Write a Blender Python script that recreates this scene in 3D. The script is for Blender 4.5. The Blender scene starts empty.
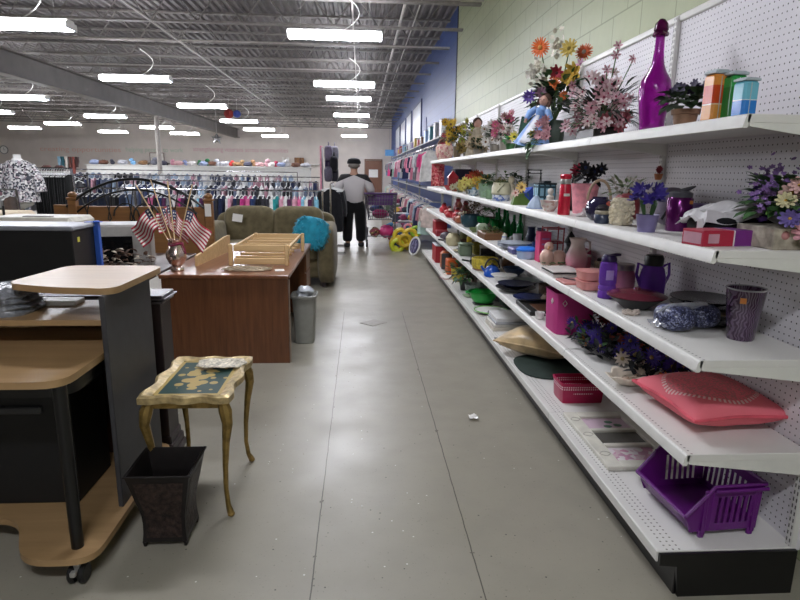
import bpy, math, random
from mathutils import Vector, Matrix, Euler
R = random.Random(7)
PI = math.pi
rad = math.radians
sc = bpy.context.scene
COL = sc.collection

# ------------------------------------------------------------------ materials
def lin(h):
    if isinstance(h, str):
        h = h.lstrip('#'); c = [int(h[i:i+2], 16)/255 for i in (0, 2, 4)]
    else:
        c = list(h)
    return [x/12.92 if x <= .04045 else ((x+.055)/1.055)**2.4 for x in c]
_mats = {}
def mat(name, color, rough=.55, metal=0., noise=.06, scale=18., bump=0., trans=0., emit=0., spec=.5, coat=0., sheen=0., alpha=1.):
    if name in _mats: return _mats[name]
    m = bpy.data.materials.new(name); m.use_nodes = True
    nt = m.node_tree; b = nt.nodes['Principled BSDF']
    c = lin(color)
    b.inputs['Roughness'].default_value = rough
    b.inputs['Metallic'].default_value = metal
    b.inputs['Specular IOR Level'].default_value = spec
    if coat: b.inputs['Coat Weight'].default_value = coat; b.inputs['Coat Roughness'].default_value = .1
    if sheen: b.inputs['Sheen Weight'].default_value = sheen
    if trans: b.inputs['Transmission Weight'].default_value = trans; b.inputs['IOR'].default_value = 1.3
    if alpha < 1: b.inputs['Alpha'].default_value = alpha
    if emit:
        b.inputs['Emission Color'].default_value = (*c, 1); b.inputs['Emission Strength'].default_value = emit
    tc = nt.nodes.new('ShaderNodeTexCoord')
    nz = nt.nodes.new('ShaderNodeTexNoise'); nz.inputs['Scale'].default_value = scale; nz.inputs['Detail'].default_value = 4
    nt.links.new(tc.outputs['Object'], nz.inputs['Vector'])
    if noise:
        r = nt.nodes.new('ShaderNodeValToRGB')
        r.color_ramp.elements[0].position = .3; r.color_ramp.elements[1].position = .7
        r.color_ramp.elements[0].color = (*[x*(1-noise*2) for x in c], 1)
        r.color_ramp.elements[1].color = (*[min(1, x*(1+noise*2)) for x in c], 1)
        nt.links.new(nz.outputs['Fac'], r.inputs['Fac']); nt.links.new(r.outputs['Color'], b.inputs['Base Color'])
    else:
        b.inputs['Base Color'].default_value = (*c, 1)
    if bump:
        bp = nt.nodes.new('ShaderNodeBump'); bp.inputs['Strength'].default_value = bump; bp.inputs['Distance'].default_value = .01
        nt.links.new(nz.outputs['Fac'], bp.inputs['Height']); nt.links.new(bp.outputs['Normal'], b.inputs['Normal'])
    _mats[name] = m
    return m
class NT:
    """tiny node-graph helper"""
    def __init__(s, name, rough=.5, metal=0.):
        s.m = bpy.data.materials.new(name); s.m.use_nodes = True; s.t = s.m.node_tree
        s.b = s.t.nodes['Principled BSDF']; s.b.inputs['Roughness'].default_value = rough; s.b.inputs['Metallic'].default_value = metal
        s.tc = s.t.nodes.new('ShaderNodeTexCoord')
    def n(s, typ, **kw):
        x = s.t.nodes.new(typ)
        for k, v in kw.items():
            if k.startswith('i_'):
                key = k[2:].replace('_', ' ')
                x.inputs[key].default_value = v
            else: setattr(x, k, v)
        return x
    def l(s, a, b): s.t.links.new(a, b)
    def math(s, op, a, b=None):
        x = s.n('ShaderNodeMath', operation=op)
        for i, q in enumerate((a, b)):
            if q is None: continue
            if isinstance(q, (int, float)): x.inputs[i].default_value = q
            else: s.l(q, x.inputs[i])
        return x.outputs[0]
    def mix(s, fac, a, b, mode='MIX'):
        x = s.n('ShaderNodeMixRGB', blend_type=mode)
        for i, q in enumerate((fac, a, b)):
            if isinstance(q, (int, float)): x.inputs[i].default_value = q
            elif isinstance(q, (list, tuple)): x.inputs[i].default_value = (*q[:3], 1)
            else: s.l(q, x.inputs[i])
        return x.outputs[0]
    def noise(s, scale, detail=4, vec=None, rough=.5):
        x = s.n('ShaderNodeTexNoise'); x.inputs['Scale'].default_value = scale; x.inputs['Detail'].default_value = detail
        x.inputs['Roughness'].default_value = rough
        s.l(vec or s.tc.outputs['Object'], x.inputs['Vector']); return x.outputs['Fac']
    def ramp(s, fac, stops):
        x = s.n('ShaderNodeValToRGB'); e = x.color_ramp.elements
        while len(e) < len(stops): e.new(.5)
        for q, (p, c) in zip(e, stops): q.position = p; q.color = (*c[:3], 1)
        s.l(fac, x.inputs['Fac']); return x.outputs['Color']
    def xyz(s):
        x = s.n('ShaderNodeSeparateXYZ'); s.l(s.tc.outputs['Object'], x.inputs[0]); return x.outputs
    def base(s, c): s.l(c, s.b.inputs['Base Color'])
    def bump(s, h, strength=.3, dist=.01):
        x = s.n('ShaderNodeBump'); x.inputs['Strength'].default_value = strength; x.inputs['Distance'].default_value = dist
        s.l(h, x.inputs['Height']); s.l(x.outputs['Normal'], s.b.inputs['Normal'])

def floor_mat():
    k = NT('sealed concrete', .3)
    big = k.noise(.55, 5); mid = k.noise(6, 6); fine = k.noise(90, 3)
    c = k.ramp(big, [(.3, lin('#8d887a')), (.7, lin('#999486'))])
    c = k.mix(k.ramp(mid, [(.42, (0, 0, 0)), (.72, (.16,)*3)]), c, lin('#74726a'))
    c = k.mix(k.ramp(fine, [(.66, (0, 0, 0)), (.72, (.5,)*3)]), c, lin('#5a5347'))
    v = k.n('ShaderNodeTexVoronoi'); v.inputs['Scale'].default_value = 24; k.l(k.tc.outputs['Object'], v.inputs['Vector'])
    spot = k.math('LESS_THAN', v.outputs['Distance'], .085)
    sp = k.n('ShaderNodeSeparateColor'); k.l(v.outputs['Color'], sp.inputs[0])
    dark = k.math('MULTIPLY', spot, k.math('GREATER_THAN', sp.outputs[0], .80))
    light = k.math('MULTIPLY', spot, k.math('LESS_THAN', sp.outputs[0], .13))
    c = k.mix(dark, c, lin('#454037')); c = k.mix(light, c, lin('#d2cfc6'))
    # two long worn control joints that run down the aisle
    x, y, z = k.xyz()
    wob = k.math('MULTIPLY', k.math('SUBTRACT', k.noise(9, 5), .5), .009)
    near = k.math('LESS_THAN', y, 5.9)
    for x0 in (-.172, .425):
        d = k.math('ABSOLUTE', k.math('ADD', k.math('SUBTRACT', x, x0), wob))
        line = k.math('MULTIPLY', k.math('LESS_THAN', d, .0024), near)
        c = k.mix(line, c, lin('#4d483e'))
        chip = k.math('MULTIPLY', k.math('MULTIPLY', k.math('LESS_THAN', d, .009), k.math('GREATER_THAN', k.noise(16, 4), .66)), near)
        c = k.mix(chip, c, lin('#5c564a'))
    k.base(c)
    k.l(k.ramp(k.noise(3, 5), [(.3, (.30,)*3), (.7, (.42,)*3)]), k.b.inputs['Roughness'])
    k.bump(k.noise(5, 6), .16, .02)
    return k.m
def block_mat(name, col, dark):
    k = NT(name, .5)
    x, y, z = k.xyz()
    cb = k.n('ShaderNodeCombineXYZ'); k.l(y, cb.inputs[0]); k.l(z, cb.inputs[1])
    b = k.n('ShaderNodeTexBrick'); k.l(cb.outputs[0], b.inputs['Vector'])
    b.inputs['Scale'].default_value = 1; b.inputs['Brick Width'].default_value = .406; b.inputs['Row Height'].default_value = .203
    b.inputs['Mortar Size'].default_value = .006; b.inputs['Mortar Smooth'].default_value = .3; b.inputs['Bias'].default_value = 0
    b.inputs['Color1'].default_value = (*lin(col), 1); b.inputs['Color2'].default_value = (*[q*.94 for q in lin(col)], 1); b.inputs['Mortar'].default_value = (*lin(dark), 1)
    c = k.mix(.35, b.outputs['Color'], k.ramp(k.noise(14, 5), [(.3, [q*.85 for q in lin(col)]), (.7, lin(col))]))
    k.base(c)
    k.bump(b.outputs['Fac'], -.5, .006)
    return k.m
def peg_mat(name, col, holes='yz', lo=None, hi=None):
    """white fibreboard / steel with punched holes on a one inch grid"""
    k = NT(name, .45)
    x, y, z = k.xyz(); ax = {'x': x, 'y': y, 'z': z}
    P = .0254 if lo is None else .022
    def cell(q): return k.math('SUBTRACT', k.math('FRACT', k.math('DIVIDE', k.math('ADD', q, 10*P), P)), .5)
    a, b = cell(ax[holes[0]]), cell(ax[holes[1]])
    d = k.math('SQRT', k.math('ADD', k.math('MULTIPLY', a, a), k.math('MULTIPLY', b, b)))
    h = k.math('LESS_THAN', d, .125 if lo is None else .17)
    if lo is not None:
        inb = k.math('MULTIPLY', k.math('GREATER_THAN', x, lo), k.math('LESS_THAN', x, hi)); h = k.math('MULTIPLY', h, inb)
    c = k.ramp(k.noise(5, 4), [(.3, [q*.94 for q in lin(col)]), (.7, lin(col))])
    k.base(k.mix(h, c, lin('#2e2c2c') if lo is None else lin('#77736c')))
    return k.m
def wood_mat(name, c1, c2, axis='x', rough=.4, scale=6., coat=0.):
    k = NT(name, rough)
    mp = k.n('ShaderNodeMapping'); k.l(k.tc.outputs['Object'], mp.inputs['Vector'])
    s = {'x': (.35, 5, 5), 'y': (5, .35, 5), 'z': (5, 5, .35)}[axis]; mp.inputs['Scale'].default_value = s
    n1 = k.noise(scale, 6, mp.outputs[0], .65)
    k.base(k.ramp(n1, [(.3, lin(c1)), (.7, lin(c2))]))
    if coat: k.b.inputs['Coat Weight'].default_value = coat; k.b.inputs['Coat Roughness'].default_value = .2
    k.bump(n1, .08, .004)
    return k.m
def cell_mat(name, cols, scale, rough=.7, pos=None):
    """random patches of several colours (printed cloth, dried mixes)"""
    k = NT(name, rough)
    v = k.n('ShaderNodeTexVoronoi'); v.inputs['Scale'].default_value = scale; k.l(k.tc.outputs['Object'], v.inputs['Vector'])
    sp = k.n('ShaderNodeSeparateColor'); k.l(v.outputs['Color'], sp.inputs[0])
    x = k.n('ShaderNodeValToRGB'); x.color_ramp.interpolation = 'CONSTANT'; e = x.color_ramp.elements
    while len(e) < len(cols): e.new(.5)
    for i, (q, c) in enumerate(zip(e, cols)): q.position = (pos[i] if pos else i/len(cols)); q.color = (*lin(c), 1)
    k.l(sp.outputs[0], x.inputs['Fac']); k.base(x.outputs['Color'])
    return k.m
def band_mat(name, axis, stops, rough=.4, trans=0.):
    """bands of colour along one object axis: stops [(pos, colour)], constant steps"""
    k = NT(name, rough)
    q = k.xyz()['xyz'.index(axis)]
    lo, hi = stops[0][0], stops[-1][0]+.0001
    f = k.math('DIVIDE', k.math('SUBTRACT', q, lo), hi-lo)
    x = k.n('ShaderNodeValToRGB'); x.color_ramp.interpolation = 'CONSTANT'; e = x.color_ramp.elements
    while len(e) < len(stops): e.new(.5)
    for qq, (p, c) in zip(e, stops): qq.position = (p-lo)/(hi-lo); qq.color = (*lin(c), 1)
    k.l(f, x.inputs['Fac']); k.base(x.outputs['Color'])
    if trans: k.b.inputs['Transmission Weight'].default_value = trans
    return k.m
def grad_mat(name, axis, stops, rough=.3):
    k = NT(name, rough)
    q = k.xyz()['xyz'.index(axis)]; lo, hi = stops[0][0], stops[-1][0]
    f = k.math('DIVIDE', k.math('SUBTRACT', q, lo), hi-lo)
    k.base(k.ramp(f, [((p-lo)/(hi-lo), lin(c)) for p, c in stops]))
    return k.m

WHITE = mat('white enamel', '#d9d8d2', .38, noise=.02)
PLASTW = mat('white plastic', '#e4e3df', .4, noise=.02)
BLACK = mat('black plastic', '#101011', .4, noise=.05)
BLKMET = mat('black steel', '#0c0c0d', .35, noise=.05)
GREYMET = mat('grey painted steel', '#8b8a88', .45, noise=.05)
GALV = mat('galvanised steel', '#b4b3ae', .35, .6, noise=.08)
CHROME = mat('chrome', '#c9c9cb', .15, 1., noise=0)
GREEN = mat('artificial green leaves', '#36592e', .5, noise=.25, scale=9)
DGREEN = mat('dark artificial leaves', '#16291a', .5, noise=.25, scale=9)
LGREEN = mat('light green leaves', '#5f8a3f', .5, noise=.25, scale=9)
STEM = mat('green stem', '#4a6434', .6)
PAPER = mat('white paper', '#e6e4df', .7, noise=.02)
GLASS = mat('clear glass', '#f2f7f5', .03, trans=1., noise=0)
def cloth(hexc, name=None, b=.25): return mat(name or 'cloth '+hexc, hexc, .85, noise=.1, scale=14, bump=b, sheen=.15, spec=.2)
def plast(hexc, name=None, r=.35): return mat(name or 'plastic '+hexc, hexc, r, noise=.03)

# ------------------------------------------------------------------ mesh builder
class MB:
    def __init__(s): s.v = []; s.f = []; s.m = []; s.mi = 0
    def add(s, vs, fs, T=None):
        o = len(s.v)
        s.v += [tuple(T @ Vector(v)) if T is not None else tuple(v) for v in vs]
        s.f += [tuple(i+o for i in f) for f in fs]; s.m += [s.mi]*len(fs)
        return s
    def box(s, c, d, bev=.003, T=None, rz=0., taper=1.):
        hx, hy, hz = d[0]/2, d[1]/2, d[2]/2; b = min(bev, hx*.49, hy*.49, hz*.49)
        vs = []; idx = {}
        for sx in (-1, 1):
            for sy in (-1, 1):
                for sz in (-1, 1):
                    t = taper if sz < 0 else 1
                    for a in range(3):
                        p = [sx*(hx-(0 if a == 0 else b))*t, sy*(hy-(0 if a == 1 else b))*t, sz*(hz-(0 if a == 2 else b))]
                        idx[sx, sy, sz, a] = len(vs); vs.append(p)
        fs = []
        S = (-1, 1)
        for a in range(3):
            o = [q for q in range(3) if q != a]
            for sg in S:
                f = []
                for (p, q) in ((-1, -1), (1, -1), (1, 1), (-1, 1)):
                    k = [0, 0, 0]; k[a] = sg; k[o[0]] = p; k[o[1]] = q; f.append(idx[k[0], k[1], k[2], a])
                fs.append(f if (sg > 0) == (a != 1) else f[::-1])
        for a in range(3):
            o = [q for q in range(3) if q != a]
            for p in S:
                for q in S:
                    k0 = [0, 0, 0]; k0[o[0]] = p; k0[o[1]] = q; k1 = list(k0); k0[a] = -1; k1[a] = 1
                    fs.append([idx[(*k0, o[0])], idx[(*k1, o[0])], idx[(*k1, o[1])], idx[(*k0, o[1])]])
        for sx in S:
            for sy in S:
                for sz in S: fs.append([idx[sx, sy, sz, 0], idx[sx, sy, sz, 1], idx[sx, sy, sz, 2]])
        M = Matrix.Translation(c) @ Matrix.Rotation(rz, 4, 'Z')
        return s.add(vs, fs, (T @ M) if T is not None else M)
    def lathe(s, prof, n=20, c=(0, 0, 0), T=None, fold=0, famp=0., sq=None, cap=True):
        vs = []; fs = []
        for r, z in prof:
            for i in range(n):
                a = 2*PI*i/n; rr = r*(1+famp*math.cos(fold*a)) if fold else r
                x, y = math.cos(a), math.sin(a)
                if sq:
                    k = (abs(x)**sq+abs(y)**sq)**(-1/sq); x *= k; y *= k
                vs.append((c[0]+rr*x, c[1]+rr*y, c[2]+z))
        for j in range(len(prof)-1):
            for i in range(n):
                k = (i+1) % n; fs.append((j*n+i, j*n+k, (j+1)*n+k, (j+1)*n+i))
        if cap and prof[0][0] > 1e-6: fs.append(tuple(range(n))[::-1])
        if cap and prof[-1][0] > 1e-6: fs.append(tuple((len(prof)-1)*n+i for i in range(n)))
        return s.add(vs, fs, T)
    def tube(s, pts, r, n=7, T=None, closed=False):
        P = [Vector(p) for p in pts]; L = len(P); rs = r if isinstance(r, (list, tuple)) else [r]*L
        vs = []; fs = []; up = None
        for i in range(L):
            if closed: d = P[(i+1) % L]-P[i-1]
            else: d = P[min(i+1, L-1)]-P[max(i-1, 0)]
            d.normalize()
            if up is None: up = Vector((0, 0, 1)) if abs(d.z) < .9 else Vector((1, 0, 0))
            a = d.cross(up)
            if a.length < 1e-5: a = d.cross(Vector((0, 1, 0)))
            a.normalize(); b = a.cross(d); up = b
            for k in range(n):
                t = 2*PI*k/n; vs.append(P[i]+(a*math.cos(t)+b*math.sin(t))*rs[i])
        for i in range(L if closed else L-1):
            j = (i+1) % L
            for k in range(n):
                q = (k+1) % n; fs.append((i*n+k, i*n+q, j*n+q, j*n+k))
        if not closed: fs.append(tuple(range(n))[::-1]); fs.append(tuple((L-1)*n+k for k in range(n)))
        return s.add(vs, fs, T)
    def sphere(s, c, r, nu=12, nv=8, T=None, wob=0., rnd=R):
        r = (r, r, r) if isinstance(r, (int, float)) else r
        prof = [(math.sin(PI*j/nv), -math.cos(PI*j/nv)) for j in range(nv+1)]
        vs = [(c[0], c[1], c[2]-r[2])]; fs = []
        for j in range(1, nv):
            for i in range(nu):
                a = 2*PI*i/nu; w = 1+wob*rnd.uniform(-1, 1)
                vs.append((c[0]+r[0]*prof[j][0]*math.cos(a)*w, c[1]+r[1]*prof[j][0]*math.sin(a)*w, c[2]+r[2]*prof[j][1]*w))
        vs.append((c[0], c[1], c[2]+r[2]))
        for i in range(nu): fs.append((0, 1+(i+1) % nu, 1+i))
        for j in range(nv-2):
            for i in range(nu):
                k = (i+1) % nu; a = 1+j*nu; fs.append((a+i, a+k, a+nu+k, a+nu+i))
        o = 1+(nv-2)*nu
        for i in range(nu): fs.append((o+i, o+(i+1) % nu, len(vs)-1))
        return s.add(vs, fs, T)
    def grid(s, fn, nu, nv, T=None, wrap=False):
        vs = [fn(i/nu, j/nv) for j in range(nv+1) for i in range(nu+(0 if wrap else 1))]; w = nu if wrap else nu+1; fs = []
        for j in range(nv):
            for i in range(nu):
                k = (i+1) % w if wrap else i+1; fs.append((j*w+i, j*w+k, (j+1)*w+k, (j+1)*w+i))
        return s.add(vs, fs, T)
    def prism(s, out, z0, z1, T=None):
        n = len(out); vs = [(x, y, z0) for x, y in out]+[(x, y, z1) for x, y in out]
        fs = [tuple(range(n))[::-1], tuple(range(n, 2*n))]+[(i, (i+1) % n, n+(i+1) % n, n+i) for i in range(n)]
        return s.add(vs, fs, T)
    def leaf(s, p, d, L, W, up=(0, 0, 1), droop=.3, fold=.15):
        d = Vector(d).normalized(); u = Vector(up); a = d.cross(u)
        if a.length < 1e-4: a = d.cross(Vector((1, 0, 0)))
        a.normalize(); u = a.cross(d); p = Vector(p); vs = []
        for t, w in ((0, .12), (.3, .9), (.62, .85), (1, .02)):
            m = p+d*L*t-Vector((0, 0, 1))*droop*L*t*t
            vs += [m-a*W*w/2+u*fold*W*w, m, m+a*W*w/2+u*fold*W*w]
        fs = []
        for j in range(3):
            o = j*3; fs += [(o, o+1, o+4, o+3), (o+1, o+2, o+5, o+4)]
        return s.add(vs, fs)
    def flower(s, c, nrm, r, n=12, cup=.25, wid=.55, layers=1, cen=.28):
        """petals take the current slot, the eye takes the next one"""
        nrm = Vector(nrm).normalized(); a = nrm.cross(Vector((0, 0, 1)))
        if a.length < 1e-3: a = Vector((1, 0, 0))
        a.normalize(); b = nrm.cross(a); c = Vector(c); m0 = s.mi
        for l in range(layers):
            rr = r*(1-.28*l); q = cup+.35*l
            for i in range(n):
                t = 2*PI*(i+.5*l)/n+R.uniform(-.08, .08); d = a*math.cos(t)+b*math.sin(t); e = -a*math.sin(t)+b*math.cos(t)
                w = 2*PI*rr/n*wid; z = nrm*rr
                s.add([c+nrm*.1*r, c+d*rr*.55-e*w*.6+z*q*.45, c+d*rr-e*w*.3+z*q, c+d*rr*1.04+z*q*.95, c+d*rr+e*w*.3+z*q, c+d*rr*.55+e*w*.6+z*q*.45],
                      [(0, 1, 2, 3), (0, 3, 4, 5)])
        if cen:
            s.mi = m0+1; s.sphere(c+nrm*.12*r, (r*cen,)*3, 8, 5); s.mi = m0
        return s
    def build(s, name, mats, parent=None, smooth=True, ang=38, thick=0.):
        me = bpy.data.meshes.new(name); me.from_pydata(s.v, [], s.f)
        mats = mats if isinstance(mats, (list, tuple)) else [mats]
        for m in mats: me.materials.append(m)
        if len(mats) > 1: me.polygons.foreach_set('material_index', [min(i, len(mats)-1) for i in s.m])
        me.validate(); me.update()
        if smooth: me.shade_smooth(); me.set_sharp_from_angle(angle=rad(ang))
        o = bpy.data.objects.new(name, me); COL.objects.link(o)
        if parent is not None: o.parent = parent
        if thick:
            md = o.modifiers.new('thickness', 'SOLIDIFY'); md.thickness = thick; md.offset = 0
        return o

def tag(o, label, cat, group=None, loc=None, rz=None, kind=None):
    o['label'] = label; o['category'] = cat
    if group: o['group'] = group
    if kind: o['kind'] = kind
    if loc is not None: o.location = loc
    if rz is not None: o.rotation_euler.z = rz
    return o
def thing(name, label, cat, loc=(0, 0, 0), rz=0., group=None):
    o = bpy.data.objects.new(name, None); COL.objects.link(o); o.empty_display_size = .05
    return tag(o, label, cat, group, loc, rz)
def struct(name, mb, m, smooth=False, **k):
    o = mb.build(name, m, smooth=smooth, **k); o['kind'] = 'structure'; return o
def copy_tree(root, loc, rz, label, group=None):
    r = root.copy(); COL.objects.link(r); r.location = loc; r.rotation_euler.z = rz; r['label'] = label
    if group: r['group'] = group
    for ch in root.children:
        c = ch.copy(); COL.objects.link(c); c.parent = r
        for g in ch.children:
            d = g.copy(); COL.objects.link(d); d.parent = c
    return r
ORD = 'first second third fourth fifth sixth seventh eighth ninth tenth eleventh twelfth thirteenth fourteenth fifteenth sixteenth seventeenth eighteenth nineteenth twentieth'.split()
def ordinal(n):
    if n <= 20: return ORD[n-1]
    t = {2: 'twenty', 3: 'thirty', 4: 'forty', 5: 'fifty'}[n//10]
    return {'twenty': 'twentieth', 'thirty': 'thirtieth', 'forty': 'fortieth', 'fifty': 'fiftieth'}[t] if n % 10 == 0 else t+'-'+ORD[n % 10-1]

# ------------------------------------------------------------------ camera and view
cam = bpy.data.cameras.new('camera'); camo = bpy.data.objects.new('camera', cam); COL.objects.link(camo); sc.camera = camo
cam.sensor_width = 36; cam.lens = 36*585/800; cam.clip_start = .02; cam.clip_end = 200
_d = Vector(((361-400)/585, -(171.4-300)/585, 1.)).normalized()       # world +Y seen in (right, up, forward)
_x = Vector((0, 1, 0)).cross(_d).normalized(); _z = _d.cross(_x)
# rows: world axes in camera frame -> camera axes in world
right = Vector((_x.x, _d.x, _z.x)); upv = Vector((_x.y, _d.y, _z.y)); fwd = Vector((_x.z, _d.z, _z.z))
camo.matrix_world = Matrix(((right.x, upv.x, -fwd.x, 0), (right.y, upv.y, -fwd.y, 0), (right.z, upv.z, -fwd.z, 1.42), (0, 0, 0, 1)))
sc.view_settings.view_transform = 'Standard'; sc.view_settings.look = 'None'; sc.view_settings.gamma = 1; sc.view_settings.use_curve_mapping = False
sc.view_settings.exposure = 2.22
sc.cycles.use_denoising = True
sc.cycles.max_bounces = 6; sc.cycles.diffuse_bounces = 4; sc.cycles.transmission_bounces = 6; sc.cycles.sample_clamp_indirect = 6
w = bpy.data.worlds.new('world'); sc.world = w; w.use_nodes = True
w.node_tree.nodes['Background'].inputs[0].default_value = (.8, .85, 1, 1); w.node_tree.nodes['Background'].inputs[1].default_value = .05

# ------------------------------------------------------------------ room shell
XR, XL, YB, YF, ZC = 1.66, -19., 33., -7., 4.22
m = MB(); m.box(((XR+XL)/2, (YB+YF)/2, -.05), (XR-XL+.4, YB-YF+.4, .1), 0); struct('floor', m, floor_mat())
GRN = block_mat('green painted block', '#a9b08a', '#6f7658'); BLU = block_mat('blue painted block', '#35508f', '#223463')
m = MB(); m.box((XR+.1, (YF+10.7)/2, 2.15), (.2, 10.7-YF, 4.3), 0); struct('wall_right', m, GRN)
m = MB(); m.box((XR+.1, (YB+10.7)/2, 2.15), (.2, YB-10.7, 4.3), 0); struct('wall_right_blue', m, BLU)
m = MB(); m.box((XR-.006, 10.7, 2.1), (.012, .05, 4.2), 0); struct('trim_1', m, mat('dark joint sealant', '#2a3048', .6))
BEIGE = mat('beige wall paint', '#ccc3ba', .7, noise=.03, scale=2)
m = MB(); m.box(((XR+XL)/2, YB+.1, 2.15), (XR-XL, .2, 4.3), 0); struct('wall_back', m, BEIGE)
m = MB(); m.box((XL-.1, (YB+YF)/2, 2.15), (.2, YB-YF, 4.3), 0); struct('wall_left', m, BEIGE)
m = MB(); m.box(((XR+XL)/2, YF-.1, 2.15), (XR-XL, .2, 4.3), 0); struct('wall_front', m, BEIGE)
# fluted steel roof deck, ribs run down the building
DECK = mat('painted roof deck', '#6b6664', .6, noise=.08, scale=3)
m = MB(); n = 0; xs = []
x = XL
while x < XR-.02:
    for dx, z in ((0, ZC), (.055, ZC), (.075, ZC+.045), (.13, ZC+.045)):
        if x+dx < XR: xs.append((x+dx, z))
    x += .15
xs.append((XR, ZC))
m.add([(x, YF, z) for x, z in xs]+[(x, YB, z) for x, z in xs], [(i, i+1, len(xs)+i+1, len(xs)+i) for i in range(len(xs)-1)])
m.box(((XR+XL)/2, (YB+YF)/2, ZC+.1), (XR-XL, YB-YF, .06), 0)
struct('ceiling', m, DECK)
# open web joists across the building
JST = mat('painted joist steel', '#817c77', .55, noise=.08)
ZT, ZB_ = ZC-.015, ZC-.52
ji = 0
yj = 1.2
while yj < YB-.2:
    m = MB()
    for s_ in (-.03, .03):
        m.box(((XR+XL)/2, yj+s_, ZT-.02), (XR-XL, .045, .03), 0); m.box(((XR+XL)/2, yj+s_, ZB_), (XR-XL, .045, .03), 0)
    x = XL+.2; up = True; pts = []
    while x < XR:
        pts.append((x, yj, ZT-.03 if up else ZB_)); up = not up; x += .36
    for a, b in zip(pts, pts[1:]):
        m.tube([a, b], .011, 4)
    ji += 1; o = struct('trim_%d' % (ji+1), m, JST)
    yj += 1.5
# the main girder and its columns
m = MB(); XG = -6.6
m.box((XG, (YB+YF)/2, 3.09), (.24, YB-YF, .03), .004); m.box((XG, (YB+YF)/2, 3.53), (.24, YB-YF, .03), .004); m.box((XG, (YB+YF)/2, 3.31), (.02, YB-YF, .42), 0)
struct('beam', m, mat('girder paint', '#77726d', .6, noise=.06, scale=3))
for i, yc in enumerate((20.2, )):
    m = MB(); m.lathe([(.075, .012), (.075, 3.06)], 16, (XG, yc, 0)); m.box((XG, yc, .006), (.3, .3, .012), 0); m.box((XG, yc, 3.06), (.26, .26, .03), 0)
    struct('column', m, mat('column paint', '#a39c94', .5))
# services that run along the ceiling: sprinkler pipe and conduits
m = MB()
for x, z, r in ((.62, 3.74, .022), (-.12, 3.64, .014), (.86, 3.80, .012), (-3.2, 3.62, .016), (-7.2, 3.62, .014)):
    m.tube([(x, YF, z), (x, YB, z)], r, 8)
struct('trim_60', m, mat('pipe paint', '#b0aba4', .45))
m = MB()
for y, x0, x1, z in ((8.2, -9, 1.6, 3.62), (11.2, -9, 1.6, 3.62), (13.9, -12, 0, 3.62)):
    m.tube([(x0, y, z), (x1, y, z)], .016, 6)
struct('trim_61', m, mat('pipe paint', '#b0aba4', .45))

# fluorescent wrap fixtures, hung from the joists
LENS = mat('lit fluorescent lens', '#f4f6ff', .4, noise=0, emit=15.)
def fixture_proto(label, loc):
    t = thing('fluorescent_light', label, 'light fixture', loc, 0, 'hanging fluorescent lights')
    m = MB(); m.box((0, 0, .075), (1.24, .16, .05), .01)
    for s_ in (-1, 1): m.box((s_*.615, 0, .035), (.014, .25, .075), .004)
    m.build('housing', PLASTW, t)
    m = MB(); m.grid(lambda u, v: ((u-.5)*1.21, .125*math.cos(PI*v), .055-.068*math.sin(PI*v)**.7), 1, 10); m.add([(-.605, .125, .05), (.605, .125, .05), (.605, -.125, .05), (-.605, -.125, .05)], [(0, 1, 2, 3)])
    m.build('diffuser', LENS, t)
    for s_ in (-1, 1): m = MB(); m.tube([(s_*.45, 0, .1), (s_*.45, 0, ZB_-loc[2])], .003, 4); m.build('hanging_wire', GREYMET, t)
    m = MB(); pts = [(.1, 0, .1)]+[(.1+.22*math.sin(PI*k/8), .02, .1+(ZB_-loc[2]-.1)*k/8) for k in range(1, 9)]; m.tube(pts, .008, 5); m.build('power_cord', PLASTW, t)
    return t
lights = []
for i, y in enumerate((-4.9, -.5, 3.93, 8.34, 12.7, 17.2, 21.6, 26.0, 30.2)): lights.append((-.34, y, (3.15, 3.15, 3.15, 3.13, 3.12, 3.36, 3.31, 3.29, 3.10)[i], 'over the aisle', i-2))
for i, y in enumerate((7.07, 11.6, 16.2, 20.9, 24.9, 29.4)): lights.append((-4.1+(.34 if i == 0 else 0), y, 2.98-(.1 if i == 0 else 0), 'over the clothing racks', i+1))
for i, y in enumerate((5.8, 10.3, 14.8, 19.5, 24.2, 27.9)): lights.append((-7.9, y, 2.94, 'just beyond the girder', i+1))
for i, y in enumerate((10., 14.5, 18.9, 23.2, 27.7)): lights.append((-10.95, y, 2.95, 'in the far left line', i+1))
for i, y in enumerate((21.5, 26.)): lights.append((-13.8, y, 2.94, 'farthest to the left', i+1))
p = None
for x, y, z, wh, k in lights:
    nm = 'lit white tube light '+wh+(', '+ordinal(k)+' one in its line' if k > 0 else ', farther behind the viewer' if k < -1 else ', just behind the viewer' if k < 0 else ', ahead of the viewer')
    if p is None: p = fixture_proto(nm, (x, y, z))
    else: copy_tree(p, (x, y, z), 0, nm)

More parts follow.
